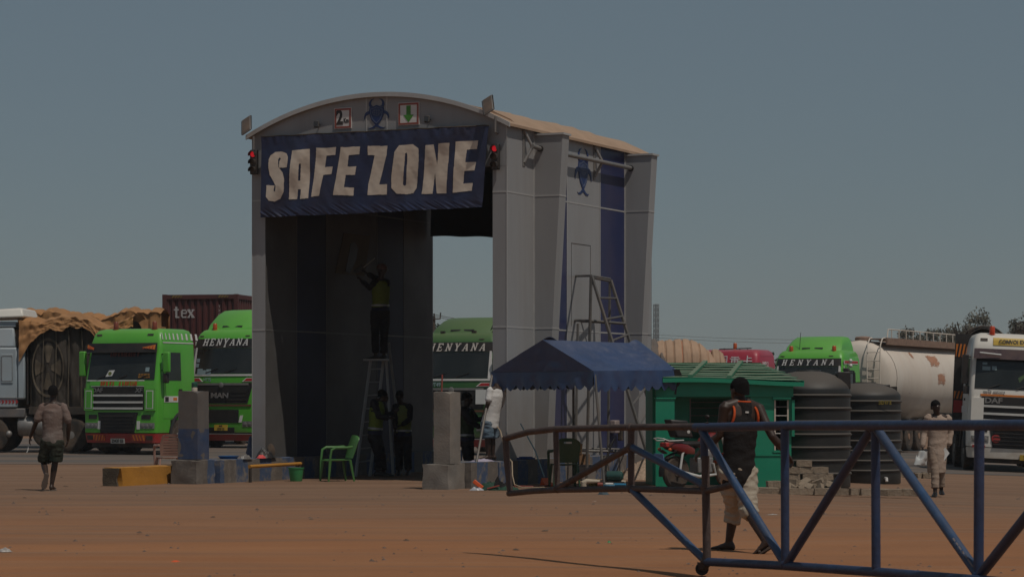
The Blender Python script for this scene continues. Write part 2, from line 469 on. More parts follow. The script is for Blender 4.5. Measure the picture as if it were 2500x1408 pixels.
# wall cores and front/rear posts
for (wa, wb) in ((0.03, 0.25), (5.20, 5.42)):
    gp('wall_core', M_core, -wb, -wa, 0.03, GT-0.03, Z0, ZT)
rows = ((Z0, ZA-0.008), (ZA+0.008, ZB-0.008), (ZB+0.008, ZT))
spans = ((0.0, 1.22, 0), (1.53, 2.78, 1), (2.80, 4.44, 0), (4.46, 5.76, 1), (6.07, GT, 0))
for side in (0, 1):
    sx = -1 if side else 1
    xo = -GW if side else 0.0          # outer face plane
    xi = -5.165 if side else -0.285    # inner face plane
    for (t0, t1, blue) in spans:
        m = M_blue if blue else M_panel
        for (z0, z1) in rows:
            x0, x1 = sorted((xo, xo - sx * 0.029))
            gp('wall_panel', m, x0, x1, t0+0.004, t1-0.004, z0, z1)
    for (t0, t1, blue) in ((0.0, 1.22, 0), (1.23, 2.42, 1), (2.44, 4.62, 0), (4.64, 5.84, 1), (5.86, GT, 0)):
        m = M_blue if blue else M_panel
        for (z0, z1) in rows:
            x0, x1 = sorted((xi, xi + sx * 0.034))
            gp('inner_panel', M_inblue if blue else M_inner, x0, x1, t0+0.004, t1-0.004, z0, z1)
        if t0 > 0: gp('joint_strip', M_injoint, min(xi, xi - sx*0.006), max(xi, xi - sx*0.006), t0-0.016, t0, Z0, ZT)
    for z in (ZA, ZB):
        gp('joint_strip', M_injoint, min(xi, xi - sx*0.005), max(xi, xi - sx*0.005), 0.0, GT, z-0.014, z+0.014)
        gp('joint_strip', M_joint, min(xo, xo + sx*0.005), max(xo, xo + sx*0.005), 0.0, 1.21, z-0.014, z+0.014)
        gp('joint_strip', M_joint, min(xo, xo + sx*0.005), max(xo, xo + sx*0.005), 1.535, 5.75, z-0.014, z+0.014)
    for t in (1.205, 2.79, 4.45, 5.745):
        gp('joint_strip', M_joint, min(xo, xo + sx*0.008), max(xo, xo + sx*0.008), t-0.012, t+0.012, Z0, ZT)
    # front and rear faces of the wall
    for (yy, d) in ((0.0, 1), (GT, -1)):
        for (z0, z1) in rows:
            y0, y1 = sorted((yy - 0.004*d, yy + 0.028*d))
            gp('post_panel', M_panel, min(xo, xi), max(xo, xi), y0, y1, z0, z1)
        for z in (ZA, ZB):
            y0, y1 = sorted((yy - 0.004*d, yy - 0.010*d))
            gp('joint_strip', M_joint, min(xo, xi), max(xo, xi), y0, y1, z-0.014, z+0.014)
    gp('corner_strip', M_joint, min(xo, xo + sx*0.010), max(xo, xo + sx*0.010), -0.012, 0.010, Z0, ZT)
    # leaning fins: wide at the top, narrow at the foot
    for (t0, t1) in ((1.22, 1.53), (5.76, 6.07)):
        pt = lambda p: xo + sx * p
        prof = lambda z: 0.27 + 0.33 * max(0, (z - Z0) / (6.58 - Z0)) ** 1.15
        for k, (z0, z1) in enumerate(((Z0, ZA-0.006), (ZA+0.006, ZB-0.006), (ZB+0.006, 6.56))):
            mb = MB()
            nseg = 5
            rings = []
            for q in range(nseg + 1):
                z = z0 + (z1 - z0) * q / nseg
                e = prof(z)
                rings.append([Vector((pt(0.0), t0, z)), Vector((pt(e), t0, z)), Vector((pt(e), t1, z)), Vector((pt(0.0), t1, z))])
            mb.loft(rings).build('fin', M_panel, gate)
        for z in (ZA, ZB):
            e = prof(z) + 0.006
            gp('joint_strip', M_joint, min(pt(0.005), pt(e)), max(pt(0.005), pt(e)), t0-0.006, t1+0.006, z-0.013, z+0.013)
        e = prof(6.58) + 0.03
        gp('fin_cap', M_joint, min(pt(0.01), pt(e)), max(pt(0.01), pt(e)), t0-0.03, t1+0.03, 6.562, 6.60)
        # light edge where the fin meets the wall
        gp('joint_strip', M_joint, min(pt(0.004), pt(0.024)), max(pt(0.004), pt(0.024)), t0-0.010, t0-0.002, Z0, 6.56)
# access door outlined on the right wall
for (a, b, c, d) in ((3.0, 3.012, 3.0, 4.62), (3.95, 3.962, 3.0, 4.62), (3.0, 3.962, 4.62, 4.632)):
    gp('door_trim', M_dark, 0.0, 0.004, a, b, c, d)
# roof: arched sheets, a rim on the front edge, gable panels front and rear
def roofpt(w_, t, dz): return Vector((-w_, t, arch(w_) + dz))
ws = [-0.10 + (GW + 0.20) * i / 28 for i in range(29)]
for k in range(4):
    t0, t1 = -0.06 + k * (GT + 0.12) / 4 + (0.004 if k else 0), -0.06 + (k + 1) * (GT + 0.12) / 4
    secs = []
    for w_ in ws:
        z = arch(min(max(w_, 0), GW)) - (0.05 if (w_ < 0 or w_ > GW) else 0)
        secs.append([Vector((-w_, t0, z)), Vector((-w_, t1, z)), Vector((-w_, t1, z+0.05)), Vector((-w_, t0, z+0.05))])
    MB().loft(secs).build('roof_sheet', M_roof, gate)
secs = []
for w_ in ws:
    z = arch(min(max(w_, 0), GW)) - (0.05 if (w_ < 0 or w_ > GW) else 0)
    secs.append([Vector((-w_, -0.10, z-0.02)), Vector((-w_, -0.062, z-0.02)), Vector((-w_, -0.062, z+0.065)), Vector((-w_, -0.10, z+0.065))])
MB().loft(secs).build('roof_rim', M_joint, gate)
# dust blown into low heaps along the right eave
secs = []
rnd = random.Random(3)
for i in range(25):
    t = 0.4 + i * 6.6 / 24
    h = 0.03 + 0.05 * abs(noise.noise(Vector((t * 1.3, 5, 1)))) * (0 if i in (0, 24) else 1)
    secs.append([roofpt(0.02, t, 0.045), roofpt(0.10, t, 0.05+h), roofpt(0.5, t, 0.05+h*1.4), roofpt(1.2, t, 0.045)])
MB().loft(secs).build('roof_dust', M_roof, gate)
for (tq, d) in ((0.0, 1), (GT, -1)):
    cuts = (0.0, 2.50, 2.94, GW) if d == 1 else (0.0, GW)
    for a, b in zip(cuts[:-1], cuts[1:]):
        n = 14
        top = [(-(a + (b - a) * i / n), arch(a + (b - a) * i / n) - 0.004) for i in range(n + 1)]
        zb = 5.9
        poly = [(-a, zb)] + top + [(-b, zb)]
        y0 = tq - 0.006 * d
        Mx = Matrix(((1,0,0,0),(0,0,1,min(y0, y0 + 0.05*d)),(0,1,0,0),(0,0,0,1)))
        MB().prism(poly, 0, 0.05, Mx).build('gable_panel', M_panel, gate)
for w_ in (2.50, 2.94):
    gp('joint_strip', M_joint, -w_-0.012, -w_+0.012, -0.014, -0.006, 6.5, arch(w_)-0.006)
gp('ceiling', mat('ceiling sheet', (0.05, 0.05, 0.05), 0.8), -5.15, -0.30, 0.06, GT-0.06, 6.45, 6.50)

# ---- shield emblem: horns, shield, globe
def emblem(parent, M, s, name='emblem'):
    sc = lambda pts: [(x*s, y*s) for x, y in pts]
    mir = lambda pts: [(-x, y) for x, y in pts][::-1]
    blue = mat('emblem blue', (0.012, 0.030, 0.115), 0.45)
    pale = mat('emblem pale blue', (0.09, 0.115, 0.19), 0.5)
    sh = [(0, .31), (.10, .25), (.19, .235), (.20, .10), (.18, -.05), (.13, -.20), (.06, -.31), (0, -.37), (-.06, -.31), (-.13, -.20), (-.18, -.05), (-.20, .10), (-.19, .235), (-.10, .25)]
    fill([sc(sh)], 0.012, name, blue, parent, M)
    k1, k2 = 0.83, 0.74
    ring = [[(x*k1, y*k1 + 0.0) for x, y in sh], [(x*k2, y*k2) for x, y in sh]]
    fill([sc(p) for p in ring], 0.004, 'emblem_ring', pale, parent, M @ Matrix.Translation((0, 0, 0.0125)))
    horn = [(.09, .27), (.14, .30), (.155, .38), (.13, .46), (.06, .525), (.15, .49), (.205, .40), (.21, .30), (.185, .245)]
    arm = [(.195, .12), (.27, .09), (.315, .02), (.335, -.09), (.325, -.17), (.30, -.08), (.265, -.02), (.19, .02)]
    tail = [(-.03, -.33), (.04, -.36), (.11, -.42), (.19, -.45), (.235, -.43), (.19, -.48), (.10, -.475), (.03, -.43), (-.05, -.385)]
    for q in (horn, arm):
        fill([sc(q)], 0.012, 'emblem_horn', blue, parent, M)
        fill([sc(mir(q))], 0.012, 'emblem_horn', blue, parent, M)
    fill([sc(tail)], 0.010, 'emblem_tail', blue, parent, M @ Matrix.Translation((0, 0, 0.0005)))
    fill([sc(mir(tail))], 0.008, 'emblem_tail', blue, parent, M)
    r = 0.115; cy = 0.06
    circ = lambda rr: [(rr*math.cos(2*math.pi*i/24), cy + rr*math.sin(2*math.pi*i/24)) for i in range(24)]
    fill([sc(circ(r)), sc(circ(r-0.016))], 0.004, 'emblem_globe', pale, parent, M @ Matrix.Translation((0, 0, 0.0125)))
    mb = MB()
    for i, q in enumerate((-0.055, 0, 0.055)):
        e = math.sqrt(r*r - q*q) - 0.012
        mb.box(-e*s, e*s, (cy+q-0.006)*s, (cy+q+0.006)*s, 0.0125, 0.0155, M)
        mb.box((q-0.006)*s, (q+0.006)*s, (cy-e)*s, (cy+e)*s, 0.0125, 0.0145, M)
    mb.build('emblem_globe', pale, parent, smooth=False)
emblem(gate, facing(-2.72, -0.007, 6.975) @ Matrix.Diagonal((1.4, 1, 1, 1)), 0.57)
emblem(gate, Matrix.Translation((0.001, 3.58, 6.05)) @ Matrix.Rotation(R(90), 4, 'Z') @ Matrix(((1,0,0,0),(0,0,-1,0),(0,1,0,0),(0,0,0,1))) @ Matrix.Diagonal((1.35, 1, 1, 1)), 0.92)
# dim board on the inner left wall above the ladder
MI = Matrix.Translation((-5.158, 3.55, 4.55)) @ Matrix.Rotation(R(90), 4, 'Z') @ Matrix(((1,0,0,0),(0,0,-1,0),(0,1,0,0),(0,0,0,1)))
fill([[(-.75, -.42), (.5, -.42), (.75, .42), (-.4, .42)]], 0.01, 'wall_board', mat('yellowed board', (0.10, 0.075, 0.04), 0.8), gate, MI)
fill([[(-.35, -.36), (-.15, -.40), (.12, -.1), (.2, .12), (.08, .26), (-.12, .22), (-.2, .0)]], 0.006, 'board_mark', M_black, gate, MI @ Matrix.Translation((0, 0, .011)))

# ---- signs on the gable
def board(label, w_, z, sx, sz, cat='sign'):
    t = thing('road_sign', gate_pt(w_, -0.008, z), GRZ, label, cat)
    MB().box(-sx/2, sx/2, -0.02, -0.001, -sz/2, sz/2).build('sign_plate', M_white, t)
    fr = 0.035
    mb = MB()
    mb.box(-sx/2+.012, sx/2-.012, -0.026, -0.0202, sz/2-fr-.012, sz/2-.012)
    mb.box(-sx/2+.012, sx/2-.012, -0.026, -0.0202, -sz/2+.012, -sz/2+fr+.012)
    mb.box(-sx/2+.012, -sx/2+fr+.012, -0.026, -0.0202, -sz/2+fr+.012, sz/2-fr-.012)
    mb.box(sx/2-fr-.012, sx/2-.012, -0.026, -0.0202, -sz/2+fr+.012, sz/2-fr-.012)
    mb.build('sign_border', M_red, t)
    return t
s1 = board('square white sign with red border reading 2 Km on the gable', 3.44, 6.93, 0.375, 0.40)
text('2', 0.38, 'sign_digit', M_black, s1, facing(-0.070, -0.021, 0.005), 0.004, 0.016, 0, 0.74)
text('Km', 0.125, 'sign_letters', M_black, s1, facing(0.072, -0.021, -0.05), 0.004, 0.005, 0, 0.62)
s2 = board('square white sign with red border and green down arrow', 2.03, 6.95, 0.45, 0.43)
fill([[(-.045, .155), (.045, .155), (.045, -.02), (.11, -.02), (0, -.16), (-.11, -.02), (-.045, -.02)]], 0.004, 'arrow', mat('sign green', (0.05, 0.22, 0.02), 0.5), s2, facing(0, -0.021, 0))
M_grille0 = mat('dark lamp glass', (.02, .02, .022), .3)
# small floodlights on the gable
for (w_, z, lab) in ((3.97, 6.83, 'small black floodlight left of the 2 Km sign'), (1.60, 6.82, 'small black floodlight right of the green arrow sign')):
    t = thing('floodlight', gate_pt(w_, -0.008, z), GRZ, lab, 'floodlight', 'floodlights on the gable')
    MB().cbox((0, -0.10, 0), (0.10, 0.05, 0.13), (R(-15), 0, R(25))).build('lamp_body', M_black, t, bevel=.008)
    MB().cbox((0.0, -0.133, 0.004), (0.08, 0.006, 0.10), (R(-15), 0, R(25))).build('lamp_lens', M_grille0, t)
    MB().tube((0.02, 0, 0), (0.02, -0.09, -0.01), 0.012).build('bracket', M_black, t)

# ---- banner
rnd = random.Random(11)
BW0, BW1, BZ0, BZ1 = 0.30, 5.16, 5.13, 6.63
def banner_pt(a, b, off=0.0):
    """a: 0 left .. 1 right, b: 0 bottom .. 1 top, in the gate's frame"""
    w_ = BW1 + (BW0 - BW1) * a
    w_ += 0.13 * a * (1 - b) + 0.02 * (1 - a) * (1 - b)
    z = BZ0 + (BZ1 - BZ0) * b
    z -= 0.03 * (1 - b) * (1 - abs(2*a - 0.9)) + 0.05 * (1-b) * (1-a)**3
    z += 0.012 * noise.noise(Vector((a * 18, b * 2, 0))) * (b + 0.4)
    d = 0.060 * noise.noise(Vector((a * 9 - b * 1.5, b * 1.6, 4))) + 0.010 * noise.noise(Vector((a * 22 + b * 4, b * 3, 9)))
    d += 0.0016 * noise.noise(Vector((a * 60, b * 22, 2)))
    if b < 0.14: d += 0.03 * (0.14 - b) / 0.14 * noise.noise(Vector((a * 70 + b * 40, b * 8, 6)))
    if b > 0.90: d += 0.03 * (b - 0.9) * 10 * noise.noise(Vector((a * 40, 1, 8)))
    return Vector((-w_, -0.16 - d - off, z))
banner = thing('banner', GA, GRZ, 'wide blue cloth banner lettered SAFE ZONE hung across the gate front', 'banner')
NU, NV = 370, 112
MB().sheet(lambda a, b: banner_pt(a, b), NU, NV).build('banner_cloth', M_navy, banner, normals=False)
# letters in the pixels of an enlarged view: banner spans x 238..2150 on top
LET = {
 'S': [[(320,545),(360,516),(420,515),(462,530),(476,560),(472,648),(392,648),(398,590),(410,570),(398,562),(385,580),(388,640),(432,690),(448,745),(442,850),(410,905),(360,928),(310,922),(284,890),(284,795),(360,795),(352,838),(366,848),(370,800),(345,760),(310,710),(300,650),(304,580)]],
 'A': [[(512,505),(668,497),(656,905),(582,912),(588,830),(560,828),(556,910),(480,914)],[(578,618),(594,618),(582,756),(564,758)]],
 'F': [[(722,488),(893,481),(885,546),(806,548),(792,646),(862,644),(852,706),(782,712),(746,886),(680,892)]],
 'E': [[(934,482),(1096,480),(1088,546),(1000,548),(990,644),(1064,644),(1054,712),(974,714),(962,818),(1042,818),(1038,886),(866,882)]],
 'Z': [[(1162,476),(1326,474),(1322,546),(1262,796),(1328,796),(1324,880),(1160,882),(1162,796),(1216,552),(1160,552)]],
 'O': [[(1392,520),(1430,470),(1540,466),(1586,500),(1586,600),(1566,830),(1540,872),(1480,880),(1400,876),(1362,830),(1362,740)],[(1478,540),(1492,532),(1494,560),(1478,800),(1464,812),(1452,800)]],
 'N': [[(1646,470),(1716,466),(1740,640),(1756,462),(1845,458),(1814,880),(1738,880),(1724,700),(1706,882),(1614,884)]],
 'E2': [[(1892,450),(2072,442),(2064,512),(1982,518),(1970,622),(2058,618),(2046,690),(1962,694),(1952,800),(2034,796),(2026,862),(1866,872)]]}
def inside(polys, x, y):
    c = False
    for pl in polys:
        j = len(pl) - 1
        for i in range(len(pl)):
            xi, yi = pl[i]; xj, yj = pl[j]
            if (yi > y) != (yj > y) and x < (xj - xi) * (y - yi) / (yj - yi) + xi: c = not c
            j = i
    return c
# pixel -> banner coordinates (the top edge runs from y=395 to 318, the bottom from 1055 to 1000)
def pix(a, b):
    top, bot = 395 + (318 - 395) * a, 1060 + (1000 - 1060) * a
    xl, xr = 242 - 12 * (1 - b), 2155 - 45 * (1 - b)
    return xl + (xr - xl) * a, bot + (top - bot) * b
LU, LV = 900, 270
for ch, polys in LET.items():
    xs = [p[0] for p in polys[0]]; x0, x1 = min(xs), max(xs)
    idx, vs, fs = {}, [], []
    def vid(i, j):
        if (i, j) not in idx:
            idx[(i, j)] = len(vs); vs.append(banner_pt(i / LU, j / LV, 0.008))
        return idx[(i, j)]
    for j in range(LV):
        for i in range(max(0, int((x0 - 260) / 1912 * LU) - 6), min(LU, int((x1 - 225) / 1880 * LU) + 12)):
            x, y = pix((i + .5) / LU, (j + .5) / LV)
            if x0 <= x <= x1 and inside(polys, x, y):
                fs.append((vid(i, j), vid(i+1, j), vid(i+1, j+1), vid(i, j+1)))
    MB().add(vs, fs).build('banner_letter', M_cream, banner, normals=False)
MB().path([banner_pt(i / 40, 1.0) + Vector((0, 0.01, 0.012)) for i in range(41)], 0.014, 6).build('hanging_rope', M_dark, banner)
# rear banner's back, silhouette painted black, at the far end of the passage
cur = thing('rear_banner', GA, GRZ, 'back of the rear banner hanging in black silhouette across the far end of the gate', 'rear_banner')
M_rearb = mat('black silhouette cloth', (0.010, 0.010, 0.011), 0.9, 0, 0.2)
MB().sheet(lambda a, b: (-5.1 + 4.78 * a, GT - 0.25 + 0.05 * noise.noise(Vector((a*9, b, 3))), 5.12 + 1.36 * b - (1-b) * 0.06 * math.sin(a * 3.1) + (1-b)*0.05*noise.noise(Vector((a*7, 0, 5)))), 60, 12, (0, 0.01, 0)).build('rear_banner_cloth', M_rearb, cur)

# ---- sensor pipe on brackets along the right wall
pipe = thing('pipe_rail', GA, GRZ, 'long grey pipe on two forked brackets high on the right wall', 'pipe')
MB().path([(0.145, 0.82, 6.33), (0.145, 1.21, 6.31), (0.145, 5.755, 6.31)], 0.043, 12).build('pipe', M_galv, pipe)
MB().path([(0.145, 1.17, 6.31), (0.145, 1.215, 6.31)], 0.06, 12).build('pipe_collar', M_black, pipe)
MB().path([(0.145, 5.71, 6.31), (0.145, 5.757, 6.31)], 0.06, 12).build('pipe_collar', M_black, pipe)
for t in (0.80, 4.2):
    mb = MB()
    mb.tube((0.012, t-0.05, 6.62), (0.13, t+0.05, 6.33), 0.03)
    mb.tube((0.012, t-0.05, 6.02), (0.13, t+0.05, 6.30), 0.03)
    mb.box(0.006, 0.014, t-0.10, t, 5.95, 6.68)
    mb.build('bracket', M_galv, pipe)

# ---- traffic lights and solar lamps on the front posts
M_glow = bpy.data.materials.new('red signal glow'); M_glow.use_nodes = True
_b = M_glow.node_tree.nodes['Principled BSDF']
_b.inputs['Base Color'].default_value = (0.5, 0.01, 0.02, 1)
_b.inputs['Emission Color'].default_value = (1.0, 0.02, 0.035, 1)
_b.inputs['Emission Strength'].default_value = 0.8
def signal(w_, z, label):
    t = thing('traffic_light', gate_pt(w_, -0.012, z), GRZ, label, 'traffic light', 'traffic lights on the gate posts')
    MB().box(-0.075, 0.075, -0.13, -0.03, -0.24, 0.24).build('housing', M_black, t, bevel=0.02)
    for k, dz in enumerate((0.15, 0.0, -0.15)):
        Mx = Matrix.Translation((0, -0.128, dz)) @ Matrix.Rotation(R(90), 4, 'X')
        MB().lathe([(0.055, 0), (0.055, 0.008), (0.03, 0.016), (0.004, 0.018)], 16, Mx).build('lens', M_glow if k == 0 else M_dark, t)
        secs = []
        for i in range(9):
            an = R(-20 + 220 * i / 8)
            x, zz = 0.066 * math.cos(an), 0.066 * math.sin(an) + dz
            x2, z2 = 0.072 * math.cos(an), 0.072 * math.sin(an) + dz
            secs.append([Vector((x, -0.129, zz)), Vector((x, -0.205, zz-0.01)), Vector((x2, -0.205, z2-0.01)), Vector((x2, -0.129, z2))])
        MB().loft(secs).build('hood', M_black, t)
    MB().tube((0, -0.03, 0.1), (0, 0, 0.1), 0.02).build('bracket', M_dark, t)
    return t
signal(5.36, 6.16, 'traffic light glowing red on the left gate post')
signal(0.18, 6.06, 'traffic light glowing red on the right gate post')
M_solar = mat('lamp panel face', (0.10, 0.075, 0.06), 0.5, 0, 0.15, dust=0.4)
def solar(w_, z, label):
    t = thing('solar_lamp', gate_pt(w_, -0.012, z), GRZ, label, 'lamp', 'solar lamps on the gate posts')
    MB().path([(0.06, 0, -0.42), (0.06, -0.10, -0.40), (0.07, -0.12, -0.12)], 0.022, 8).build('lamp_arm', M_galv, t)
    rot = (R(-38), R(-28), 0)
    Mx = Matrix.Translation((-0.03, -0.20, 0.08)) @ Euler(rot).to_matrix().to_4x4()
    MB().box(-0.11, 0.11, -0.03, 0.0, -0.22, 0.22, Mx).build('lamp_head', M_galv, t, bevel=0.006)
    MB().box(-0.09, 0.09, -0.036, -0.031, -0.20, 0.20, Mx).build('lamp_face', M_solar, t)
    mb = MB()
    for k in range(12):
        for sx in (-0.118, 0.118):
            mb.box(sx-0.008, sx+0.008, -0.028, -0.004, -0.20+k*0.035, -0.185+k*0.035, Mx)
    mb.build('cooling_fins', M_dark, t)
solar(5.42, 6.78, 'grey solar street lamp tilted above the left gate post')
solar(0.24, 6.92, 'grey solar street lamp tilted above the right gate post')
# ================================================================ lorries
M_lime = mat('lime green paint', (0.082, 0.41, 0.030), 0.35, 0, 0.07, 1.5, dust=0.16, top=0.22, dcol=(0.30, 0.27, 0.16), coat=0.3)
M_dgreen = mat('deep green paint', (0.018, 0.105, 0.018), 0.4, 0, 0.12, 1.2, dust=0.2, top=0.5, dcol=(0.16, 0.18, 0.08), coat=0.2)
M_cabwhite = mat('cream white paint', (0.74, 0.71, 0.65), 0.4, 0, 0.05, 1.5, dust=0.3, top=0.3, dcol=(0.42, 0.32, 0.24), coat=0.2)
M_paleblue = mat('pale grey blue paint', (0.34, 0.40, 0.44), 0.45, 0, 0.05, 1.5, dust=0.25, top=0.2)
M_crimson = mat('crimson paint', (0.38, 0.012, 0.040), 0.35, 0, 0.08, 1.5, dust=0.15, top=0.3, dcol=(0.32, 0.14, 0.13), coat=0.3)
M_beacon = mat('orange beacon plastic', (0.42, 0.075, 0.012), 0.3, 0, 0.1)
M_orange = mat('orange reflector', (0.62, 0.18, 0.02), 0.4, 0, 0.1, dust=0.2)
M_yplate = mat('yellow number plate', (0.55, 0.36, 0.03), 0.4, 0, 0.05, dust=0.3)
M_wplate = mat('pale number plate', (0.45, 0.45, 0.42), 0.4, 0, 0.05, dust=0.3)
M_lens = mat('headlamp lens', (0.22, 0.22, 0.21), 0.15, 0.3, 0.3, 12, dust=0.3)
M_grille = mat('black grille', (0.010, 0.010, 0.010), 0.55, 0, 0.2, dust=0.06)
M_paper = mat('paper', (0.62, 0.62, 0.60), 0.7, 0, 0.05)
M_sticker = mat('pale blue sticker', (0.22, 0.30, 0.32), 0.6, 0, 0.1)
TRZ = GRZ
splash(M_lime, (0.20, 0.17, 0.09), 0.5); splash(M_dgreen, (0.16, 0.13, 0.08), 0.7); splash(M_cabwhite, (0.42, 0.31, 0.22), 0.6); splash(M_red, (0.18, 0.09, 0.06), 0.4)

class Cab:
    """cab shell as stacked sections; prof rows: z, front y, half width, rear y"""
    def __init__(s, prof, bulge=0.07, r=0.13): s.p, s.b, s.r = prof, bulge, r
    def at(s, z):
        p = s.p
        if z <= p[0][0]: return p[0][1:]
        for a, b in zip(p[:-1], p[1:]):
            if z <= b[0]:
                k = (z - a[0]) / (b[0] - a[0])
                return tuple(a[i] + (b[i] - a[i]) * k for i in (1, 2, 3))
        return p[-1][1:]
    def fy(s, x, z):
        yf, hw, yb = s.at(z)
        return yf + s.b * min(1.1, abs(x) / hw) ** 2
    def shell(s, z0, z1, name, m, parent):
        zs = sorted({z0, z1} | {q[0] for q in s.p if z0 < q[0] < z1})
        secs = []
        for z in zs:
            yf, hw, yb = s.at(z); r = s.r
            pts = []
            for i in range(9):
                x = -hw + r + (2*hw - 2*r) * i / 8
                pts.append(Vector((x, s.fy(x, z), z)))
            yc = s.fy(hw - r, z) + r
            for i in range(1, 5):
                a = R(-90 + 90 * i / 4)
                pts.append(Vector((hw - r + r*math.cos(a), yc + r*math.sin(a), z)))
            pts += [Vector((hw, yb - .05, z)), Vector((hw - .05, yb, z)), Vector((-hw + .05, yb, z)), Vector((-hw, yb - .05, z))]
            for i in range(4):
                a = R(180 + 90 * i / 4)
                pts.append(Vector((-hw + r + r*math.cos(a), yc + r*math.sin(a), z)))
            secs.append(pts)
        return MB().loft(secs).build(name, m, parent)
    def front(s, name, m, parent, xb0, xb1, z0, z1, off=0.012, th=0.02, xt0=None, xt1=None, nx=10, nz=4):
        """slab that follows the front; xb/xt are its limits at the bottom and the top"""
        xt0 = xb0 if xt0 is None else xt0
        xt1 = xb1 if xt1 is None else xt1
        def fn(a, b):
            z = z0 + (z1 - z0) * b
            x0, x1 = xb0 + (xt0 - xb0) * b, xb1 + (xt1 - xb1) * b
            x = x0 + (x1 - x0) * a
            return (x, s.fy(x, z) - off, z)
        return MB().sheet(fn, nx, nz, (0, th, 0)).build(name, m, parent)
    def side(s, name, m, parent, y0, y1, z0, z1, off=0.008, th=0.02, y0t=None, sx=1):
        y0t = y0 if y0t is None else y0t
        def fn(a, b):
            z = z0 + (z1 - z0) * b
            ya = y0 + (y0t - y0) * b
            return (sx * (s.at(z)[1] + off), ya + (y1 - ya) * a, z)
        return MB().sheet(fn, 4, 4, (-sx * th, 0, 0)).build(name, m, parent)
    def fmat(s, x, z, off=0.02):
        """frame for lettering on the front at x, z, tilted with the face"""
        dy = (s.fy(x, z + .05) - s.fy(x, z - .05)) / .1
        dx = (s.fy(x + .05, z) - s.fy(x - .05, z)) / .1
        ex = Vector((1, dx, 0)).normalized(); ez = Vector((0, dy, 1)).normalized(); ey = ex.cross(ez).normalized()
        M = Matrix((ex, ez, ey)).transposed().to_4x4()
        M.translation = Vector((x, s.fy(x, z) - off, z))
        if ey.y > 0: pass
        return M

def wheel(parent, x, y, r=0.51, w_=0.30, rimcol=None, out=1):
    """tyre with tread and a dished rim; out = which side faces outwards"""
    Mx = Matrix.Translation((x, y, r)) @ Matrix.Rotation(R(90) * out, 4, 'Y')
    h = w_ / 2
    t = MB().lathe([(0.29, -h*.8), (r*.82, -h), (r*.96, -h*.85), (r, -h*.5), (r, h*.5), (r*.96, h*.85), (r*.82, h), (0.29, h*.8)], 28, Mx)
    for k in range(24):
        a = 2*math.pi*k/24
        t.box(r-.004, r+.010, -.035, .035, -h*.72, h*.72, Mx @ Matrix.Rotation(a, 4, 'Z'))
    o = t.build('tyre', M_rubber, parent)
    MB().lathe([(0.295, h*.4), (0.285, h*.82), (0.25, h*.7), (0.20, h*.25), (0.12, h*.3), (0.11, h*.9), (0.02, h*.95)], 20, Mx).build('rim', rimcol or M_galv, o)
    return o
def beacon(parent, x, y, z, m=None):
    mb = MB().lathe([(0.085, 0), (0.085, 0.03), (0.06, 0.04), (0.072, 0.05), (0.068, 0.20), (0.05, 0.225), (0.01, 0.23)], 14, Matrix.Translation((x, y, z)))
    return mb.build('beacon', m or M_beacon, parent)
def mirror(parent, c, x, z0, z1, y, sx, m, m2):
    o = MB().box(x-.10, x+.10, y-.07, y+.05, z0, z1).build('mirror', m, parent, bevel=.03)
    MB().box(x-.085, x+.085, y+.051, y+.056, z0+.02, z1-.02).build('mirror_glass', M_glass, o)
    MB().path([(sx*(c-.02), y+.10, z1-.06), (x, y+.02, z1-.04)], .018, 6).build('mirror_arm', M_black, o)
    MB().path([(sx*(c-.02), y+.10, z0+.06), (x, y+.02, z0+.04)], .018, 6).build('mirror_arm', M_black, o)
    return o
# slab-serif letters built from strokes: (x0, y0, x1, y1, width)
SLAB = {
 'H': [(.17,.06,.17,.94,.17),(.63,.06,.63,.94,.17),(.20,.5,.60,.5,.15),(.02,.06,.32,.06,.12),(.02,.94,.32,.94,.12),(.48,.06,.78,.06,.12),(.48,.94,.78,.94,.12)],
 'E': [(.17,.06,.17,.94,.18),(.02,.06,.68,.06,.13),(.02,.94,.68,.94,.13),(.2,.5,.50,.5,.13),(.64,.06,.68,.26,.11),(.64,.94,.68,.74,.11),(.48,.38,.48,.62,.09)],
 'N': [(.15,.06,.15,.94,.13),(.65,.06,.65,.94,.13),(.12,.94,.66,.06,.17),(.0,.06,.30,.06,.11),(.0,.94,.2,.94,.11),(.50,.94,.80,.94,.11)],
 'Y': [(.14,.94,.40,.46,.17),(.66,.94,.40,.46,.13),(.40,.06,.40,.50,.17),(.0,.94,.30,.94,.11),(.52,.94,.80,.94,.11),(.24,.06,.56,.06,.11)],
 'A': [(.12,.06,.38,.92,.12),(.68,.06,.42,.92,.18),(.22,.33,.60,.33,.11),(.0,.06,.26,.06,.11),(.52,.06,.82,.06,.11)]}
def slab_text(s, M, size, pitch, name, m, parent, shear=0.24, big=()):
    n = len(s)
    for i, ch in enumerate(s):
        mb = MB()
        x0 = (i - (n-1)/2) * pitch - 0.4 * size
        for k, (a, b, c, d, wd) in enumerate(SLAB[ch]):
            p, q = Vector((a, b)), Vector((c, d))
            t = (q - p).normalized(); nn = Vector((-t.y, t.x)) * wd / 2
            pts = [p + nn, p - nn, q - nn, q + nn]
            sy = 1.25 if i in big else 1.0
            oy = -0.22 if i in big else 0.0
            poly = [(x0 + size * (x + shear * (y * sy + oy)), size * (y * sy + oy - .5)) for x, y in pts]
            mb.prism(poly, 0.0, 0.004 + 0.0008 * k, M)
        mb.build(name, m, parent, smooth=False)
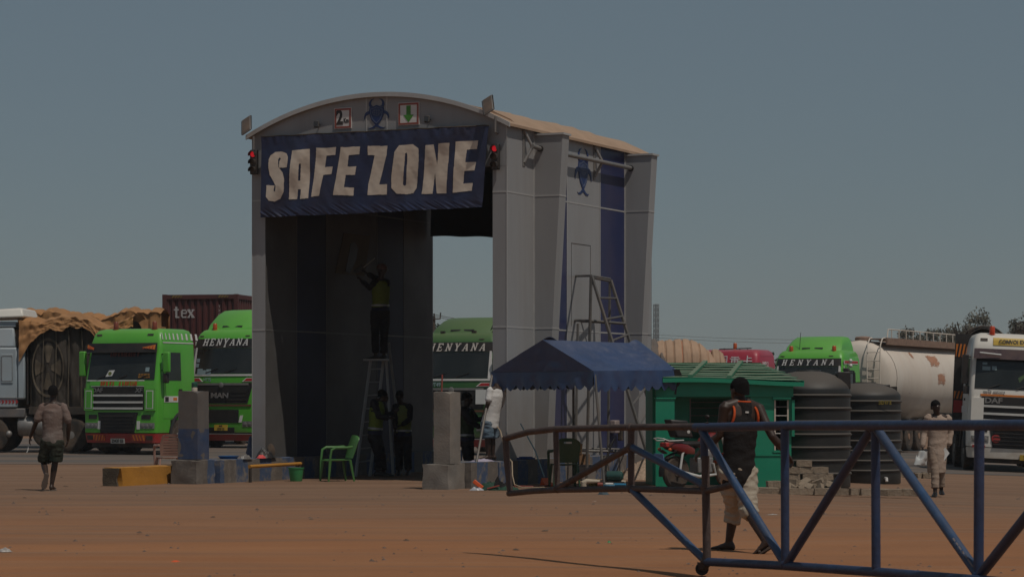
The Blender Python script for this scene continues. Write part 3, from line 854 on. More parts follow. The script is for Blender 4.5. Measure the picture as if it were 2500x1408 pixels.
def hazard(parent, M, w_, h, n=4, lean=0.5, cols=None):
    """small board of slanted stripes"""
    o = MB().box(0, w_, 0, h, 0, .006, M).build('reflector', cols[0] if cols else M_orange, parent)
    mb = MB()
    sw = w_ / (2 * n)
    for i in range(n):
        x = (2 * i + .3) * sw
        pts = [(x, 0), (min(w_, x + sw), 0), (min(w_, x + sw + lean * sw), h), (min(w_, x + lean * sw), h)]
        mb.prism(pts, .0065, .009, M)
    mb.build('reflector_stripe', cols[1] if cols else M_black, o, smooth=False)
    return o
def blurred_print(parent, M, w_, h, n, m, seed):
    """faded lettering too far away to read: short uneven strokes"""
    rnd = random.Random(seed); mb = MB()
    x = 0
    while x < w_:
        cw = h * rnd.uniform(.5, .75)
        for (a, b, c, d) in rnd.sample([(0,0,.25,1),(.62,0,.9,1),(0,.8,.85,1),(0,0,.85,.2),(0,.42,.8,.6),(.3,.1,.55,.95)], 4):
            mb.box(x + a*cw, x + c*cw, (b-.5)*h, (d-.5)*h, 0, .003 + .0007 * rnd.randint(0, 6), M)
        x += cw * 1.15
        if rnd.random() < .12: x += cw * .6
    o = mb.build('faded_lettering', m, parent, smooth=False); o['kind'] = 'stuff'; return o
def chassis(root, length, axles, rims=None, w_=1.25, tank=True, y_front=1.35):
    mb = MB()
    for sx in (-.42, .42): mb.box(sx-.05, sx+.05, .6, length, .78, 1.02)
    mb.box(-.85, .85, .5, 2.0, .45, .78)
    mb.build('chassis', M_dark, root)
    for y in axles:
        for sx in (-1, 1):
            wheel(root, sx * (w_ - .18), y, rimcol=rims, out=sx)
        MB().tube((-1, y, .51), (1, y, .51), .09).build('axle', M_dark, root)

def daf(root, c_body, white=False):
    """square cab with slatted grille"""
    prof = [(.58, .02, 1.20, 2.05), (1.22, 0, 1.22, 2.05), (1.95, .02, 1.22, 2.05), (2.10, .05, 1.22, 2.05), (2.98, .24, 1.19, 2.05), (3.16, .28, 1.17, 2.05), (3.38, .36, 1.12, 2.05), (3.48, .46, 1.06, 2.0), (3.53, .66, .95, 1.9)]
    c = Cab(prof)
    c.shell(.98, 3.53, 'cab', c_body, root)
    c.front('windscreen', M_glass, root, -1.10, 1.10, 2.10, 2.97, .014, .02, -1.07, 1.07)
    v = c.front('sun_visor', M_black if not white else mat('smoked visor', (0.09, 0.06, 0.065), 0.25, 0, .1, dust=.3), root, -1.16, 1.16, 2.86, 3.12, .16, .03, -1.14, 1.14)
    g = c.front('grille', M_grille, root, -.92, .80, 1.25, 1.90, .012, .03)
    for z in (1.66, 1.47, 1.30): c.front('grille_bar', M_chrome, g, -.90, .78, z-.028, z+.028, .05, .03, nz=1)
    for sx in (-1, 1):
        o = c.front('corner_panel', c_body, root, min(sx*.86, sx*1.17), max(sx*.86, sx*1.17), 1.24, 1.86, .05, .05)
        if not white:
            c.front('panel_outline', M_white, o, min(sx*.90, sx*1.12), max(sx*.90, sx*1.12), 1.29, 1.80, .054, .01)
            c.front('panel_inset', c_body, o, min(sx*.925, sx*1.095), max(sx*.925, sx*1.095), 1.315, 1.775, .058, .01)
    # wipers
    for x in (-.75, -.05, .6):
        MB().path([(x, c.fy(x, 2.12)-.03, 2.12), (x+.28, c.fy(x+.28, 2.2)-.035, 2.22)], .012, 5).build('wiper', M_black, root)
    # lower front: lamp blocks, radiator mouth, bumper
    lo = Cab([(.30, .02, 1.16, .8), (.64, -.02, 1.21, .8), (1.24, .0, 1.22, .8)])
    lo.shell(.62, 1.20, 'lower_front', c_body, root)
    lo.front('radiator_mouth', M_grille, root, -.60, .52, .62, 1.19, .016, .03, -.70, .62)
    for k in range(5):
        z = .70 + k * .095
        lo.front('radiator_slat', M_black, root, -.58, .50, z-.012, z+.012, .05, .03, nz=1)
    for sx in (-1, 1):
        a, b = sorted((sx*.70, sx*1.14))
        h = lo.front('headlight', M_lens, root, a, b, .74, .90, .014, .03)
        for k in range(3):
            x = sx * (.78 + .13 * k)
            MB().lathe([(.055, 0), (.055, .012), (.02, .02)], 14, Matrix.Translation((x, lo.fy(x, .82)-.016, .82)) @ Matrix.Rotation(R(90), 4, 'X')).build('lamp', M_galv, h)
        lo.front('lamp_recess', M_black, root, min(sx*.74, sx*1.02), max(sx*.74, sx*1.02), 1.0, 1.12, .013, .02)
        if not white: lo.front('white_tab', M_white, root, min(sx*.60, sx*.69), max(sx*.60, sx*.69), .72, .95, .02, .02)
    bm_ = M_red if not white else c_body
    lo.shell(.34, .60, 'bumper', bm_, root)
    if not white:
        for x0, ln in ((-.86, .5), (.44, -.5)):
            hazard(root, lo.fmat(x0, .48, .012) @ Matrix.Translation((0, -.08, 0)), .40, .16, 4, ln*2, (M_orange, M_red))
        for sx in (-.98, .98): lo.front('fog_lamp', M_dark, root, sx-.10, sx+.10, .42, .54, .014, .02)
    pl = lo.front('number_plate', M_yplate if white else M_wplate, root, (-.26 if not white else .1), (.20 if not white else .62), .32, .46, .03, .02)
    text('2943F 03' if not white else '7442 25', .13, 'plate_digits', M_black, pl, lo.fmat(-.03 if not white else .36, .39, .031), .004, .003, 0, .78)
    MB().box(-1.0, 1.0, .15, .5, .22, .36).build('underrun_bar', M_dark, root)
    # sides
    for sx in (-1, 1):
        d = c.side('door', c_body, root, .36, 1.38, 1.02, 2.95, .010, .03, .45, sx)
        c.side('door_window', M_glass, d, .46, 1.28, 2.08, 2.86, .016, .02, .55, sx)
        c.side('door_handle', M_black, d, 1.16, 1.30, 1.78, 1.84, .04, .03, None, sx)
        MB().path([(sx*1.215, 1.35 + .62*math.cos(R(a)), .51 + .66*math.sin(R(a))) for a in range(5, 176, 10)], .06, 6).build('wheel_arch', M_black, root)
    z0 = 1.02
    for sx in (-1, 1):
        c.side('stripe_panel', M_white, root, .40, 2.0, 1.47, 1.64, .019, .01, None, sx)
    mb = c.side('badge', M_black, root, .44, .62, 1.49, 1.62, .024, .01)
    c.side('badge', M_black, root, 1.14, 1.36, 1.49, 1.62, .024, .01)
    c.side('badge', M_orange, root, .86, 1.05, 1.52, 1.60, .024, .01)
    return c, lo

def man(root, c_body, tall, white_pillar=True, fairing=None, old=False, line2=None):
    """rounded cab with a black name band over the windscreen; tall = height of the cab roof"""
    k = tall / 3.45
    Z = lambda z: z * k
    prof = [(.55, .04, 1.20, 2.15), (Z(1.2), .0, 1.22, 2.15), (Z(1.9), .02, 1.22, 2.15), (Z(2.12), .05, 1.22, 2.15), (Z(2.85), .20, 1.19, 2.15), (Z(3.12), .27, 1.17, 2.15), (Z(3.28), .36, 1.12, 2.15), (Z(3.38), .50, 1.05, 2.1), (Z(3.45), .85, .90, 2.0)]
    c = Cab(prof, .09, .16)
    c.shell(1.0, Z(3.45), 'cab', c_body, root)
    c.front('name_band', M_black, root, -1.12, 1.12, Z(2.86), Z(3.13), .016, .02, -1.10, 1.10)
    c.front('windscreen', M_glass, root, -1.06, 1.06, Z(2.13), Z(2.85), .014, .02, -1.04, 1.04)
    if white_pillar:
        for sx in (-1, 1):
            c.front('white_pillar', M_white, root, min(sx*1.055, sx*1.17), max(sx*1.055, sx*1.17), Z(2.12), Z(2.88), .022, .03, min(sx*1.045, sx*1.10), max(sx*1.045, sx*1.10), nx=3)
        c.front('white_trim', M_white, root, -1.16, 1.16, Z(2.06), Z(2.115), .022, .03, nz=1)
    for sx in (-1, 1):
        o = c.front('side_flash', M_white, root, min(sx*.72, sx*1.18), max(sx*.72, sx*1.18), Z(1.90), Z(2.01), .016, .02, min(sx*.86, sx*1.18), max(sx*.86, sx*1.18), nx=4)
        c.front('flash_red', M_red, o, min(sx*.78, sx*1.18), max(sx*.78, sx*1.18), Z(1.915), Z(1.995), .020, .02, min(sx*.88, sx*1.18), max(sx*.88, sx*1.18), nx=4)
    g = c.front('grille', M_grille, root, -.92, .92, Z(1.28), Z(1.86), .02, .03, -1.10, 1.10)
    c.front('grille_crest', M_galv, g, -.95, .95, Z(1.80), Z(1.86), .03, .03, nz=1)
    for q in range(3): c.front('grille_slat', M_black, g, -.9, .9, Z(1.36 + .11*q), Z(1.38 + .11*q), .035, .03, nz=1)
    MB().lathe([(.09, 0), (.07, .01), (.01, .014)], 14, c.fmat(0, Z(1.80), .05)).build('grille_badge', M_galv, g)
    for x in (-.6, .1):
        MB().path([(x, c.fy(x, Z(2.16))-.03, Z(2.16)), (x+.4, c.fy(x+.4, Z(2.3))-.035, Z(2.27))], .012, 5).build('wiper', M_black, root)
    lo = Cab([(.25, .05, 1.14, .8), (.55, -.03, 1.21, .8), (Z(1.25), .0, 1.22, .8)], .09, .16)
    lo.shell(.50, Z(1.24), 'lower_front', c_body, root)
    lo.front('brown_strip', mat('rusty strip', (0.12, 0.045, 0.02), .7), root, -1.05, 1.05, Z(1.20), Z(1.25), .03, .03, nz=1)
    lo.front('radiator_mouth', M_grille, root, -.62, .62, .80, Z(1.10), .016, .03)
    lo.front('lower_mouth', M_grille, root, -.48, .48, .42, .66, .016, .03)
    for sx in (-1, 1):
        h = lo.front('headlight', M_lens, root, min(sx*.76, sx*1.12), max(sx*.76, sx*1.12), .68, .86, .016, .03)
        for q in range(2):
            x = sx * (.85 + .16*q)
            MB().lathe([(.06, 0), (.06, .012), (.02, .02)], 14, Matrix.Translation((x, lo.fy(x, .77)-.018, .77)) @ Matrix.Rotation(R(90), 4, 'X')).build('lamp', M_galv, h)
        lo.front('white_tab', M_white, root, min(sx*.63, sx*.73), max(sx*.63, sx*.73), .82, 1.04, .025, .02, min(sx*.68, sx*.78), max(sx*.68, sx*.78), nx=2)
    lo.front('bumper', M_red, root, -1.12, 1.12, .24, .44, .03, .10, -1.18, 1.18)
    lo.front('bumper_edge', M_white, root, -1.14, 1.14, .441, .465, .032, .06, nz=1)
    pl = lo.front('number_plate', M_yplate, root, -.24, .24, .56, .74, .03, .02)
    text(line2 or '1528 25', .10, 'plate_digits', M_black, pl, lo.fmat(0, .61, .031), .004, .002, 0, .85)
    for sx in (-1, 1):
        d = c.side('door', c_body, root, .40, 1.42, 1.02, Z(2.86), .010, .03, .48, sx)
        c.side('door_window', M_glass, d, .50, 1.30, Z(2.06), Z(2.74), .016, .02, .58, sx)
        c.side('door_handle', M_black, d, 1.18, 1.32, 1.70, 1.76, .04, .03, None, sx)
        if white_pillar: c.side('door_stripe', M_white, root, .26, .40, Z(2.0), Z(2.86), .016, .02, .34, sx)
        o = c.side('side_stripe', M_white, root, .36, 1.9, Z(2.94), Z(3.06), .016, .01, None, sx)
        c.side('side_stripe_red', M_red, o, .42, 1.9, Z(2.97), Z(3.05), .022, .01, None, sx)
        MB().path([(sx*1.215, 1.40 + .62*math.cos(R(a)), .51 + .66*math.sin(R(a))) for a in range(5, 176, 10)], .06, 6).build('wheel_arch', M_black, root)
        mirror(root, 1.2, sx*1.36, Z(2.15), Z(2.80), .12, sx, M_black, M_black)
    for sx in (-.95, .75): c.front('marker_lamp', M_dark, root, sx-.07, sx+.07, Z(3.20), Z(3.225), .02, .02, nx=2, nz=1)
    if fairing:
        zb, zt, y0 = Z(3.36), fairing, .62
        secs = []
        for (z, yf, hw) in ((zb, y0, .98), (zb + .3*(zt-zb), y0+.14, .96), (zb + .75*(zt-zb), y0+.5, .88), (zb + .95*(zt-zb), y0+.75, .80), (zt, y0+1.0, .68)):
            pts = [Vector((-hw+.1, yf, z)), Vector((0, yf-.07, z)), Vector((hw-.1, yf, z)), Vector((hw, yf+.12, z)), Vector((hw, 2.1, z)), Vector((-hw, 2.1, z)), Vector((-hw, yf+.12, z))]
            secs.append(pts)
        MB().loft(secs).build('roof_fairing', c_body, root)
        zz = zb + .18*(zt-zb)
        MB().hexa([(-.36, y0+.02, zz), (.36, y0+.02, zz), (.36, y0+.30, zz), (-.36, y0+.30, zz)], [(-.36, y0+.06, zz+.045), (.36, y0+.06, zz+.045), (.36, y0+.35, zz+.045), (-.36, y0+.35, zz+.045)]).build('fairing_slot', M_grille, root)
    return c, lo

# ---- green square-cab lorry with a container, left
def at_front(u, v_or_Y, Y=True):
    y = v_or_Y
    x = (u - 1250) * y / F
    return Vector((x, y, gz(x, y)))
def loc_front(uc, Yc): return at_front(uc, Yc)
t1 = thing('lorry', loc_front(290, 71.4), TRZ, 'green square cab lorry with slatted grille and black sun visor below the maroon container', 'truck', 'green lorries')
c, lo = daf(t1, M_lime)
for x in (-.50, .78): beacon(t1, x, .62, 3.50, mat('brown red beacon', (0.20, 0.045, 0.02), .4))
for x in (-.90, .80): c.front('marker_lamp', M_dark, t1, x-.09, x+.09, 3.33, 3.38, .012, .02, nx=2, nz=1)
mirror(t1, 1.2, 1.42, 2.30, 2.86, .25, 1, M_lime, None)
MB().box(1.30, 1.44, .20, .36, 2.0, 2.28).build('mirror', M_black, t1, bevel=.03)
mirror(t1, 1.2, -1.36, 2.2, 2.9, .25, -1, M_lime, None)
for a, (x0, ln) in enumerate(((-1.13, .24), (.70, .42))):
    Mx = c.fmat(x0, 2.99, .172)
    o = fill([[(0, 0 if a == 0 else 0.0), (ln, -.06 if a == 0 else -.06), (ln, .08 if a else -.0), (0, .10 if a == 0 else .0)]], .006, 'visor_flash', M_orange, t1, Mx)
    mb = MB()
    for q in range(4):
        x = .03 + q * ln / 4.4
        h = (.09 - .06*x/ln) if a == 0 else .01 + .07*x/ln
        mb.prism([(x, -.045), (x+.025, -.045), (x+.05, h-.02), (x+.025, h-.02)], .0065, .009, Mx)
    mb.build('visor_stripe', M_red, o, smooth=False)
blurred_print(t1, c.fmat(-.40, 2.80, .018), .95, .12, 8, mat('dull red lettering', (0.12, 0.02, 0.012), .6), 4)
c.front('white_trim', M_white, t1, -1.12, .80, 2.062, 2.090, .02, .02, nz=1)
o = c.front('bonnet_panel', M_lime, t1, -1.0, .80, 1.925, 2.055, .016, .02)
blurred_print(o, c.fmat(-.62, 1.99, .022), .42, .12, 4, M_beacon, 9)
blurred_print(o, c.fmat(0.0, 1.99, .022), .55, .12, 5, M_beacon, 14)
c.front('white_trim', M_white, t1, -.95, .80, 1.905, 1.922, .02, .02, nz=1)
text('DAF', .17, 'cab_lettering', M_galv, t1, c.fmat(-.72, 1.80, .016), .01, .004, 0, 1.15)
text('XF', .17, 'cab_lettering', M_galv, t1, c.fmat(.64, 1.80, .016), .01, .004, .2, 1.1)
Mx = c.fmat(-.34, 2.27, .018)
o = fill([[(-.14, -.09), (.08, -.07), (.15, .10), (-.04, .09)]], .004, 'dashboard_paper', M_paper, t1, Mx)
fill([[(.06*math.cos(a*.52), .055*math.sin(a*.52)) for a in range(12)]], .002, 'paper_mark', mat('olive mark', (0.12, 0.14, 0.02), .7), o, Mx @ Matrix.Translation((0, 0, .0045)))
fill([[(-.06, -.06), (.06, -.06), (.06, .06), (-.06, .06)]], .004, 'sticker', M_sticker, t1, c.fmat(.86, 2.38, .018))
blurred_print(t1, c.fmat(.60, 2.24, .018), .34, .05, 6, mat('amber lettering', (0.30, 0.14, 0.02), .6), 21)
blurred_print(t1, c.fmat(.60, 2.17, .018), .34, .05, 6, MATS['amber lettering'], 22)
for k in range(9):
    y0 = .42 + k * .17 + .006*k*k
    c.side('white_bar', M_white, t1, y0, y0 + .04 + .008*k, 3.22, 3.40, .012, .015, y0 + .02)
c.side('side_line', M_white, t1, .42, 2.0, 3.12, 3.15, .012, .015)
MB().path([(1.23, .46, 2.05), (1.23, .50, 1.55)], .012, 5).build('mirror_stay', M_black, t1)
chassis(t1, 2.8, (1.2, 2.3))
# ---- maroon container on it
M_maroon = mat('maroon container', (0.085, 0.020, 0.018), .6, 0, .15, 1.5, dust=.25, dcol=(0.10, .05, .04))
CRZ = R(-11)
cb = thing('trailer', at_front(488, 86.4), CRZ, 'dark trailer under the maroon container behind the green lorries', 'trailer')
MB().box(-1.25, 1.25, -.1, 6.4, 1.2, 2.04).build('trailer_bed', M_dark, cb)
for y in (1.2, 4.4, 5.6):
    for sx in (-1, 1): wheel(cb, sx*1.05, y, out=sx)
ct = thing('container', at_front(488, 86.4) + Vector((0, 0, 2.043)), CRZ, 'maroon corrugated shipping container lettered tex behind the green lorries', 'container')
def corrugated(parent, name, m, w_, h, n, M, amp=.045):
    vs = []
    for i in range(n):
        x0 = -w_/2 + w_*i/n; s_ = w_/n
        vs += [(x0, 0), (x0+.36*s_, 0), (x0+.5*s_, amp), (x0+.86*s_, amp)]
    vs.append((w_/2, 0))
    mb = MB()
    mb.sheet(lambda a, b: M @ Vector((vs[min(len(vs)-1, round(a*(len(vs)-1)))][0], vs[min(len(vs)-1, round(a*(len(vs)-1)))][1], h*b)), len(vs)-1, 1)
    return mb.build(name, m, parent, smooth=False)
CW, CL, CHt = 2.66, 6.05, 3.04
corrugated(ct, 'end_wall', M_maroon, CW-.24, CHt-.3, 11, Matrix.Translation((0, .03, .15)))
for sx in (-1, 1):
    corrugated(ct, 'side_wall', M_maroon, CL-.2, CHt-.3, 22, Matrix.Translation((sx*(CW/2-.03), CL/2, .15)) @ Matrix.Rotation(R(90*sx), 4, 'Z'))
    MB().box(sx*CW/2-(.14 if sx > 0 else 0), sx*CW/2+(0 if sx > 0 else .14), 0, .14, 0, CHt).build('corner_post', M_maroon, ct)
    MB().box(sx*CW/2-(.14 if sx > 0 else 0), sx*CW/2+(0 if sx > 0 else .14), CL-.14, CL, 0, CHt).build('corner_post', M_maroon, ct)
    MB().box(sx*CW/2-(.08 if sx > 0 else 0), sx*CW/2+(0 if sx > 0 else .08), .142, CL-.142, CHt-.16, CHt-.012).build('top_rail', M_maroon, ct)
    MB().box(sx*CW/2-(.08 if sx > 0 else 0), sx*CW/2+(0 if sx > 0 else .08), .142, CL-.142, 0, .16).build('bottom_rail', M_maroon, ct)
MB().box(-CW/2+.142, CW/2-.142, 0, .08, CHt-.16, CHt-.012).build('top_rail', M_maroon, ct)
MB().box(-CW/2+.142, CW/2-.142, 0, .08, 0, .16).build('bottom_rail', M_maroon, ct)
MB().box(-CW/2+.09, CW/2-.09, .09, CL, CHt-.05, CHt-.013).build('roof', M_maroon, ct)
for x in (-1.02, .62): hazard(ct, facing(x, -.002, CHt-.115), .40, .085, 4, 1.6, (M_black, mat('dull yellow', (.30, .17, .04), .7)))
M_clet = mat('worn white lettering', (0.50, 0.47, 0.46), .7, 0, .1, 6, dust=.5, dcol=(.2, .12, .1))
TX = {'t': [(.25,.0,.25,.95,.2),(.0,.68,.5,.68,.12),(.25,.05,.55,.05,.13)], 'e': [(.1,.1,.1,.6,.18),(.1,.64,.5,.64,.12),(.55,.38,.55,.6,.14),(.1,.38,.55,.38,.11),(.1,.06,.55,.06,.13)], 'x': [(.02,.68,.55,.02,.2),(.55,.68,.02,.02,.12),(-.06,.66,.24,.66,.09),(.36,.66,.64,.66,.09),(-.06,.04,.2,.04,.09),(.34,.04,.66,.04,.09)]}
for i, ch in enumerate('tex'):
    mb = MB()
    for k, (a, b, c_, d, wd) in enumerate(TX[ch]):
        p, q = Vector((a, b)), Vector((c_, d)); t = (q-p).normalized(); nn = Vector((-t.y, t.x))*wd/2
        pts = [p+nn, p-nn, q-nn, q+nn]
        mb.prism([(x*.36 - .93 + i*.25, y*.40 - .2) for x, y in pts], 0, .004+.0008*k, facing(0, .026, 2.45))
    mb.build('container_letter', M_clet, ct, smooth=False)
for i, ch in enumerate('TXGU'):
    text(ch, .12, 'container_letter', M_clet, ct, facing(.68, .022, 2.62 - i*.135), .005)

# ---- green lorry behind the left post
t2 = thing('lorry', loc_front(541, 81.0), TRZ, 'green round cab lorry with black name band beside the left gate post', 'truck', 'green lorries')
c, lo = man(t2, M_lime, 3.82, True, 4.42, line2='1528 25')
slab_text('HENYANA', c.fmat(0, 3.36, .02), .235, .245, 'cab_lettering', M_white, t2, big=(3,))
text('MAN', .22, 'cab_lettering', M_galv, t2, c.fmat(-.05, 1.66, .045), .012, .008, 0, 1.35)
text('HT75', .16, 'cab_lettering', M_sticker, t2, c.fmat(-.55, 2.16, .016), .005, .002, 0, .8)
text('WR', .075, 'plate_digits', M_black, t2, lo.fmat(0, .70, .032), .004, .002)
for x, z, s_ in ((-.86, 2.42, .10), (-.70, 2.40, .07), (-.52, 2.41, .09), (-.98, 2.62, .06), (-.96, 2.78, .06)):
    fill([[(-s_, -s_), (s_, -s_), (s_, s_), (-s_, s_)]], .004, 'sticker', M_sticker, t2, c.fmat(x, z, .018))
o = lo.front('side_card', M_paper, t2, -1.17, -.86, .52, .95, .035, .01)
text('A', .34, 'card_letter', M_black, o, lo.fmat(-1.0, .74, .036), .004, .006)
beacon(t2, -.62, .62, 3.74)
chassis(t2, 7.0, (1.4, 4.4, 5.7))
# ---- darker green lorry seen through the gate
t3 = thing('lorry', loc_front(1103, 71.0), TRZ, 'dark dusty green lorry seen through the gate opening', 'truck', 'green lorries')
c, lo = man(t3, M_dgreen, 3.46, True, 3.86, line2='4471 22')
slab_text('HENYANA', c.fmat(.04, 3.0, .02), .225, .262, 'cab_lettering', mat('cream white', (.55, .5, .45), .6), t3)
text('HT49', .16, 'cab_lettering', M_sticker, t3, c.fmat(-.52, 1.955, .016), .005, .004, 0, .9)
fill([[(-.16, -.20), (.16, -.20), (.16, .20), (-.16, .20)]], .006, 'white_card', M_paper, t3, c.fmat(.90, 1.62, .06))
beacon(t3, 1.02, .70, 3.36, mat('red beacon', (.45, .04, .012), .3))
MB().path([(.82, .72, 3.40), (1.08, .75, 3.98)], .012, 5).build('aerial', M_black, t3)
for x in (-.55, .42): MB().box(x-.06, x+.06, .52, .60, 3.40, 3.46).build('fairing_hinge', M_dark, t3)
chassis(t3, 7.0, (1.4, 4.4, 5.7))
# ---- crimson lorry
t5 = thing('lorry', loc_front(1770, 98.0), TRZ, 'crimson lorry with white characters on its brow above the kiosk roof', 'truck')
prof = [(.55, .04, 1.20, 2.1), (2.0, .02, 1.22, 2.1), (2.2, .05, 1.22, 2.1), (2.72, .16, 1.20, 2.1), (2.80, .18, 1.20, 2.1), (3.16, .26, 1.16, 2.1), (3.32, .36, 1.10, 2.05), (3.40, .6, .98, 1.95)]
c = Cab(prof, .10, .2)
c.shell(1.0, 3.40, 'cab', M_crimson, t5)
c.front('windscreen', M_glass, t5, -1.05, 1.05, 2.1, 2.76, .014, .02)
c.front('grille', M_grille, t5, -.9, .9, 1.2, 1.9, .014, .02)
lo = Cab([(.3, .02, 1.15, .8), (.6, -.02, 1.21, .8), (1.2, 0, 1.22, .8)], .1, .2)
lo.shell(.4, 1.15, 'bumper', M_crimson, t5)
for sx in (-1, 1):
    lo.front('headlight', M_lens, t5, min(sx*.7, sx*1.1), max(sx*.7, sx*1.1), .7, .9, .014, .02)
    d = c.side('door', M_crimson, t5, .4, 1.4, 1.0, 2.7, .01, .03, .45, sx)
    c.side('door_window', M_glass, d, .5, 1.3, 2.05, 2.62, .016, .02, .55, sx)
c.side('side_panel_line', mat('pale crimson', (.36, .05, .07), .4), t5, .55, 2.0, 3.17, 3.19, .010, .01)
M_hz = mat('white characters', (.62, .58, .58), .5)
def strokes(rects, M, name, parent, m, dx=0):
    mb = MB()
    for k, (a, b, c_, d) in enumerate(rects): mb.box(a+dx, c_+dx, b, d, 0, .005 + .0007*k, M)
    mb.build(name, m, parent, smooth=False)
Mx = c.fmat(.30, 2.98, .014)
strokes([(-.15,.13,.15,.16), (-.19,.07,.19,.10), (-.13,.03,.13,.055), (-.13,-.03,.13,-.008), (-.13,-.09,.13,-.065), (-.13,-.09,-.10,.055), (.10,-.09,.13,.055), (-.016,-.19,.016,.13), (-.14,-.14,.14,-.115), (-.19,-.20,.19,-.17)], Mx, 'brow_character', t5, M_hz)
strokes([(-.02,.0,.02,.2), (.0,.09,.16,.125), (-.19,-.02,.19,.015), (-.02,-.20,.02,-.01), (.03,-.11,.12,-.075), (.08,-.14,.17,-.105)], c.fmat(.76, 2.98, .014), 'brow_character', t5, M_hz)
for i, ch in enumerate('中国'):
    strokes([(-.16,-.1,.16,-.07), (-.16,.08,.16,.11), (-.16,-.1,-.13,.11), (.13,-.1,.16,.11), (-.016,-.2,.016,.2)] if i == 0 else [(-.17,-.19,.17,-.16), (-.17,.16,.17,.19), (-.17,-.19,-.14,.19), (.14,-.19,.17,.19), (-.1,.07,.1,.1), (-.1,-.02,.1,.01), (-.11,-.12,.11,-.09), (-.015,-.12,.015,.1)], c.fmat(-.62+.46*i, 2.98, .014), 'brow_character', t5, M_hz)
text('WP12', .26, 'side_lettering', M_hz, t5, Matrix.Translation((1.215, .95, 2.86)) @ Matrix.Rotation(R(90), 4, 'Z') @ facing(0, 0, 0), .006, .003, 0, 1.0)
beacon(t5, .1, .8, 3.42)
mb = MB(); mb.tube((-.5, .75, 3.42), (.75, .75, 3.45), .02)
for x in (-.3, .3, .6): mb.tube((x, .75, 3.36), (x, .75, 3.46), .018)
mb.build('roof_bar', M_dark, t5)
chassis(t5, 7.0, (1.4, 4.4, 5.7))
t5.scale = (1.055, 1.055, 1.055)
# ---- green lorry at right
t4 = thing('lorry', loc_front(1968, 85.0), TRZ, 'green lorry with two orange beacons and black name band behind the water tanks', 'truck', 'green lorries')
c, lo = man(t4, M_lime, 3.30 + .12, True, 3.86, line2='2210 24')
slab_text('HENYANA', c.fmat(-.02, 2.97, .02), .20, .275, 'cab_lettering', M_white, t4)
for x in (-.72, .78): beacon(t4, x, .60, 3.30)
MB().path([(-.45, .66, 3.36), (-.42, .70, 3.98)], .01, 5).build('aerial', M_black, t4)
mb = MB()
mb.path([(1.22, .45, 2.66), (1.55, .30, 2.68), (1.55, .30, 1.95)], .03, 6); mb.path([(1.22, .62, 2.62), (1.50, .55, 2.62), (1.52, .55, 2.0)], .03, 6)
mb.build('mirror_frame', M_black, t4)
for z in (2.86, 3.02): MB().ball((1.30, .75, z), .07, 10, 6).build('air_horn', M_chrome, t4)
chassis(t4, 7.0, (1.4, 4.4, 5.7))

# ---- white wide-load lorry at the right edge
p6 = at_front(2478, 65.0)
t6 = thing('lorry', p6, R(-5), 'white lorry with yellow convoy sign on its brow at the right edge', 'truck')
t6.rotation_euler = (0, R(2.6), R(-5))
c, lo = daf(t6, M_cabwhite, True)
beacon(t6, -.68, .55, 3.48, mat('orange red beacon', (.50, .055, .012), .3))
c.front('marker_lamp', M_dark, t6, -.98, -.80, 3.32, 3.39, .012, .02, nx=2, nz=1)
o = c.front('convoy_sign', M_yplate, t6, -.66, 1.02, 3.22, 3.41, .02, .02)
text('CONVOI EXCEPTIONNEL', .15, 'sign_letters', M_black, o, c.fmat(.18, 3.31, .022), .004, .004, 0, .82)
c.front('orange_stripe', M_orange, t6, -.95, 1.12, 1.915, 1.965, .016, .02, nz=1)
text('DAF', .19, 'cab_lettering', M_galv, t6, c.fmat(-.62, 1.80, .016), .01, .006, 0, 1.25)
blurred_print(t6, c.fmat(-.88, 2.02, .016), .55, .06, 7, M_galv, 31)
for x0, z0 in ((.10, 2.42), (.48, 2.38)):
    Mx = c.fmat(x0, z0, .018)
    fill([[(-.12, -.02), (.12, .14), (.10, .04), (.16, -.10), (.02, -.02), (-.08, -.14)]], .003, 'window_sticker', mat('faded green sticker', (.05, .09, .03), .7), t6, Mx)
for x0, z0, a, b in ((-.82, 2.62, .10, .05), (-.62, 2.63, .06, .05), (-.86, 2.74, .06, .03)):
    fill([[(-a, -b), (a, -b), (a, b), (-a, b)]], .003, 'sticker', M_sticker, t6, c.fmat(x0, z0, .018))
MB().cbox((-.75, .02, 2.99), (.55, .06, .04), (0, R(4), 0)).build('visor_cloth', M_paper, t6, bevel=.015)
mb = MB().box(-1.42, -1.26, .30, .44, 2.2, 2.95); mb.box(-1.36, -1.22, .30, .44, 1.95, 2.15)
mb.path([(-1.20, .40, 2.9), (-1.36, .36, 2.88)], .02, 6)
mb.build('mirror', M_black, t6, bevel=.02)
for sx in (-1, 1): lo.front('red_chevron', M_red, t6, min(sx*.78, sx*1.10), max(sx*.78, sx*1.10), .60, .66, .018, .02, nz=1)
MB().lathe([(.11, 0), (.11, .012), (.03, .02)], 16, lo.fmat(-.52, .84, .02)).build('red_lamp', M_red, t6)
chassis(t6, 9.0, (1.35, 4.2, 7.0, 8.3))
hb = MB().box(-1.45, -.60, 2.30, 2.40, .9, 3.52); hb.box(-.60, 1.2, 2.30, 2.40, 1.2, 3.3)
hb.build('headboard', M_black, t6)
MB().box(-1.3, 1.3, 2.42, 9.0, 1.2, 1.42).build('trailer_bed', M_dark, t6)
for z, k in ((3.02, 5), (1.92, 4)):
    hazard(t6, facing(-1.43, 2.298, z - .1), .28, .34 if z > 2.5 else .20, 3, 1.0, (M_orange, M_black))
MB().box(-1.43, -1.17, 2.285, 2.299, 1.46, 1.78).build('red_board', M_red, t6)
MT6 = Matrix.Translation(t6.location) @ t6.rotation_euler.to_matrix().to_4x4()
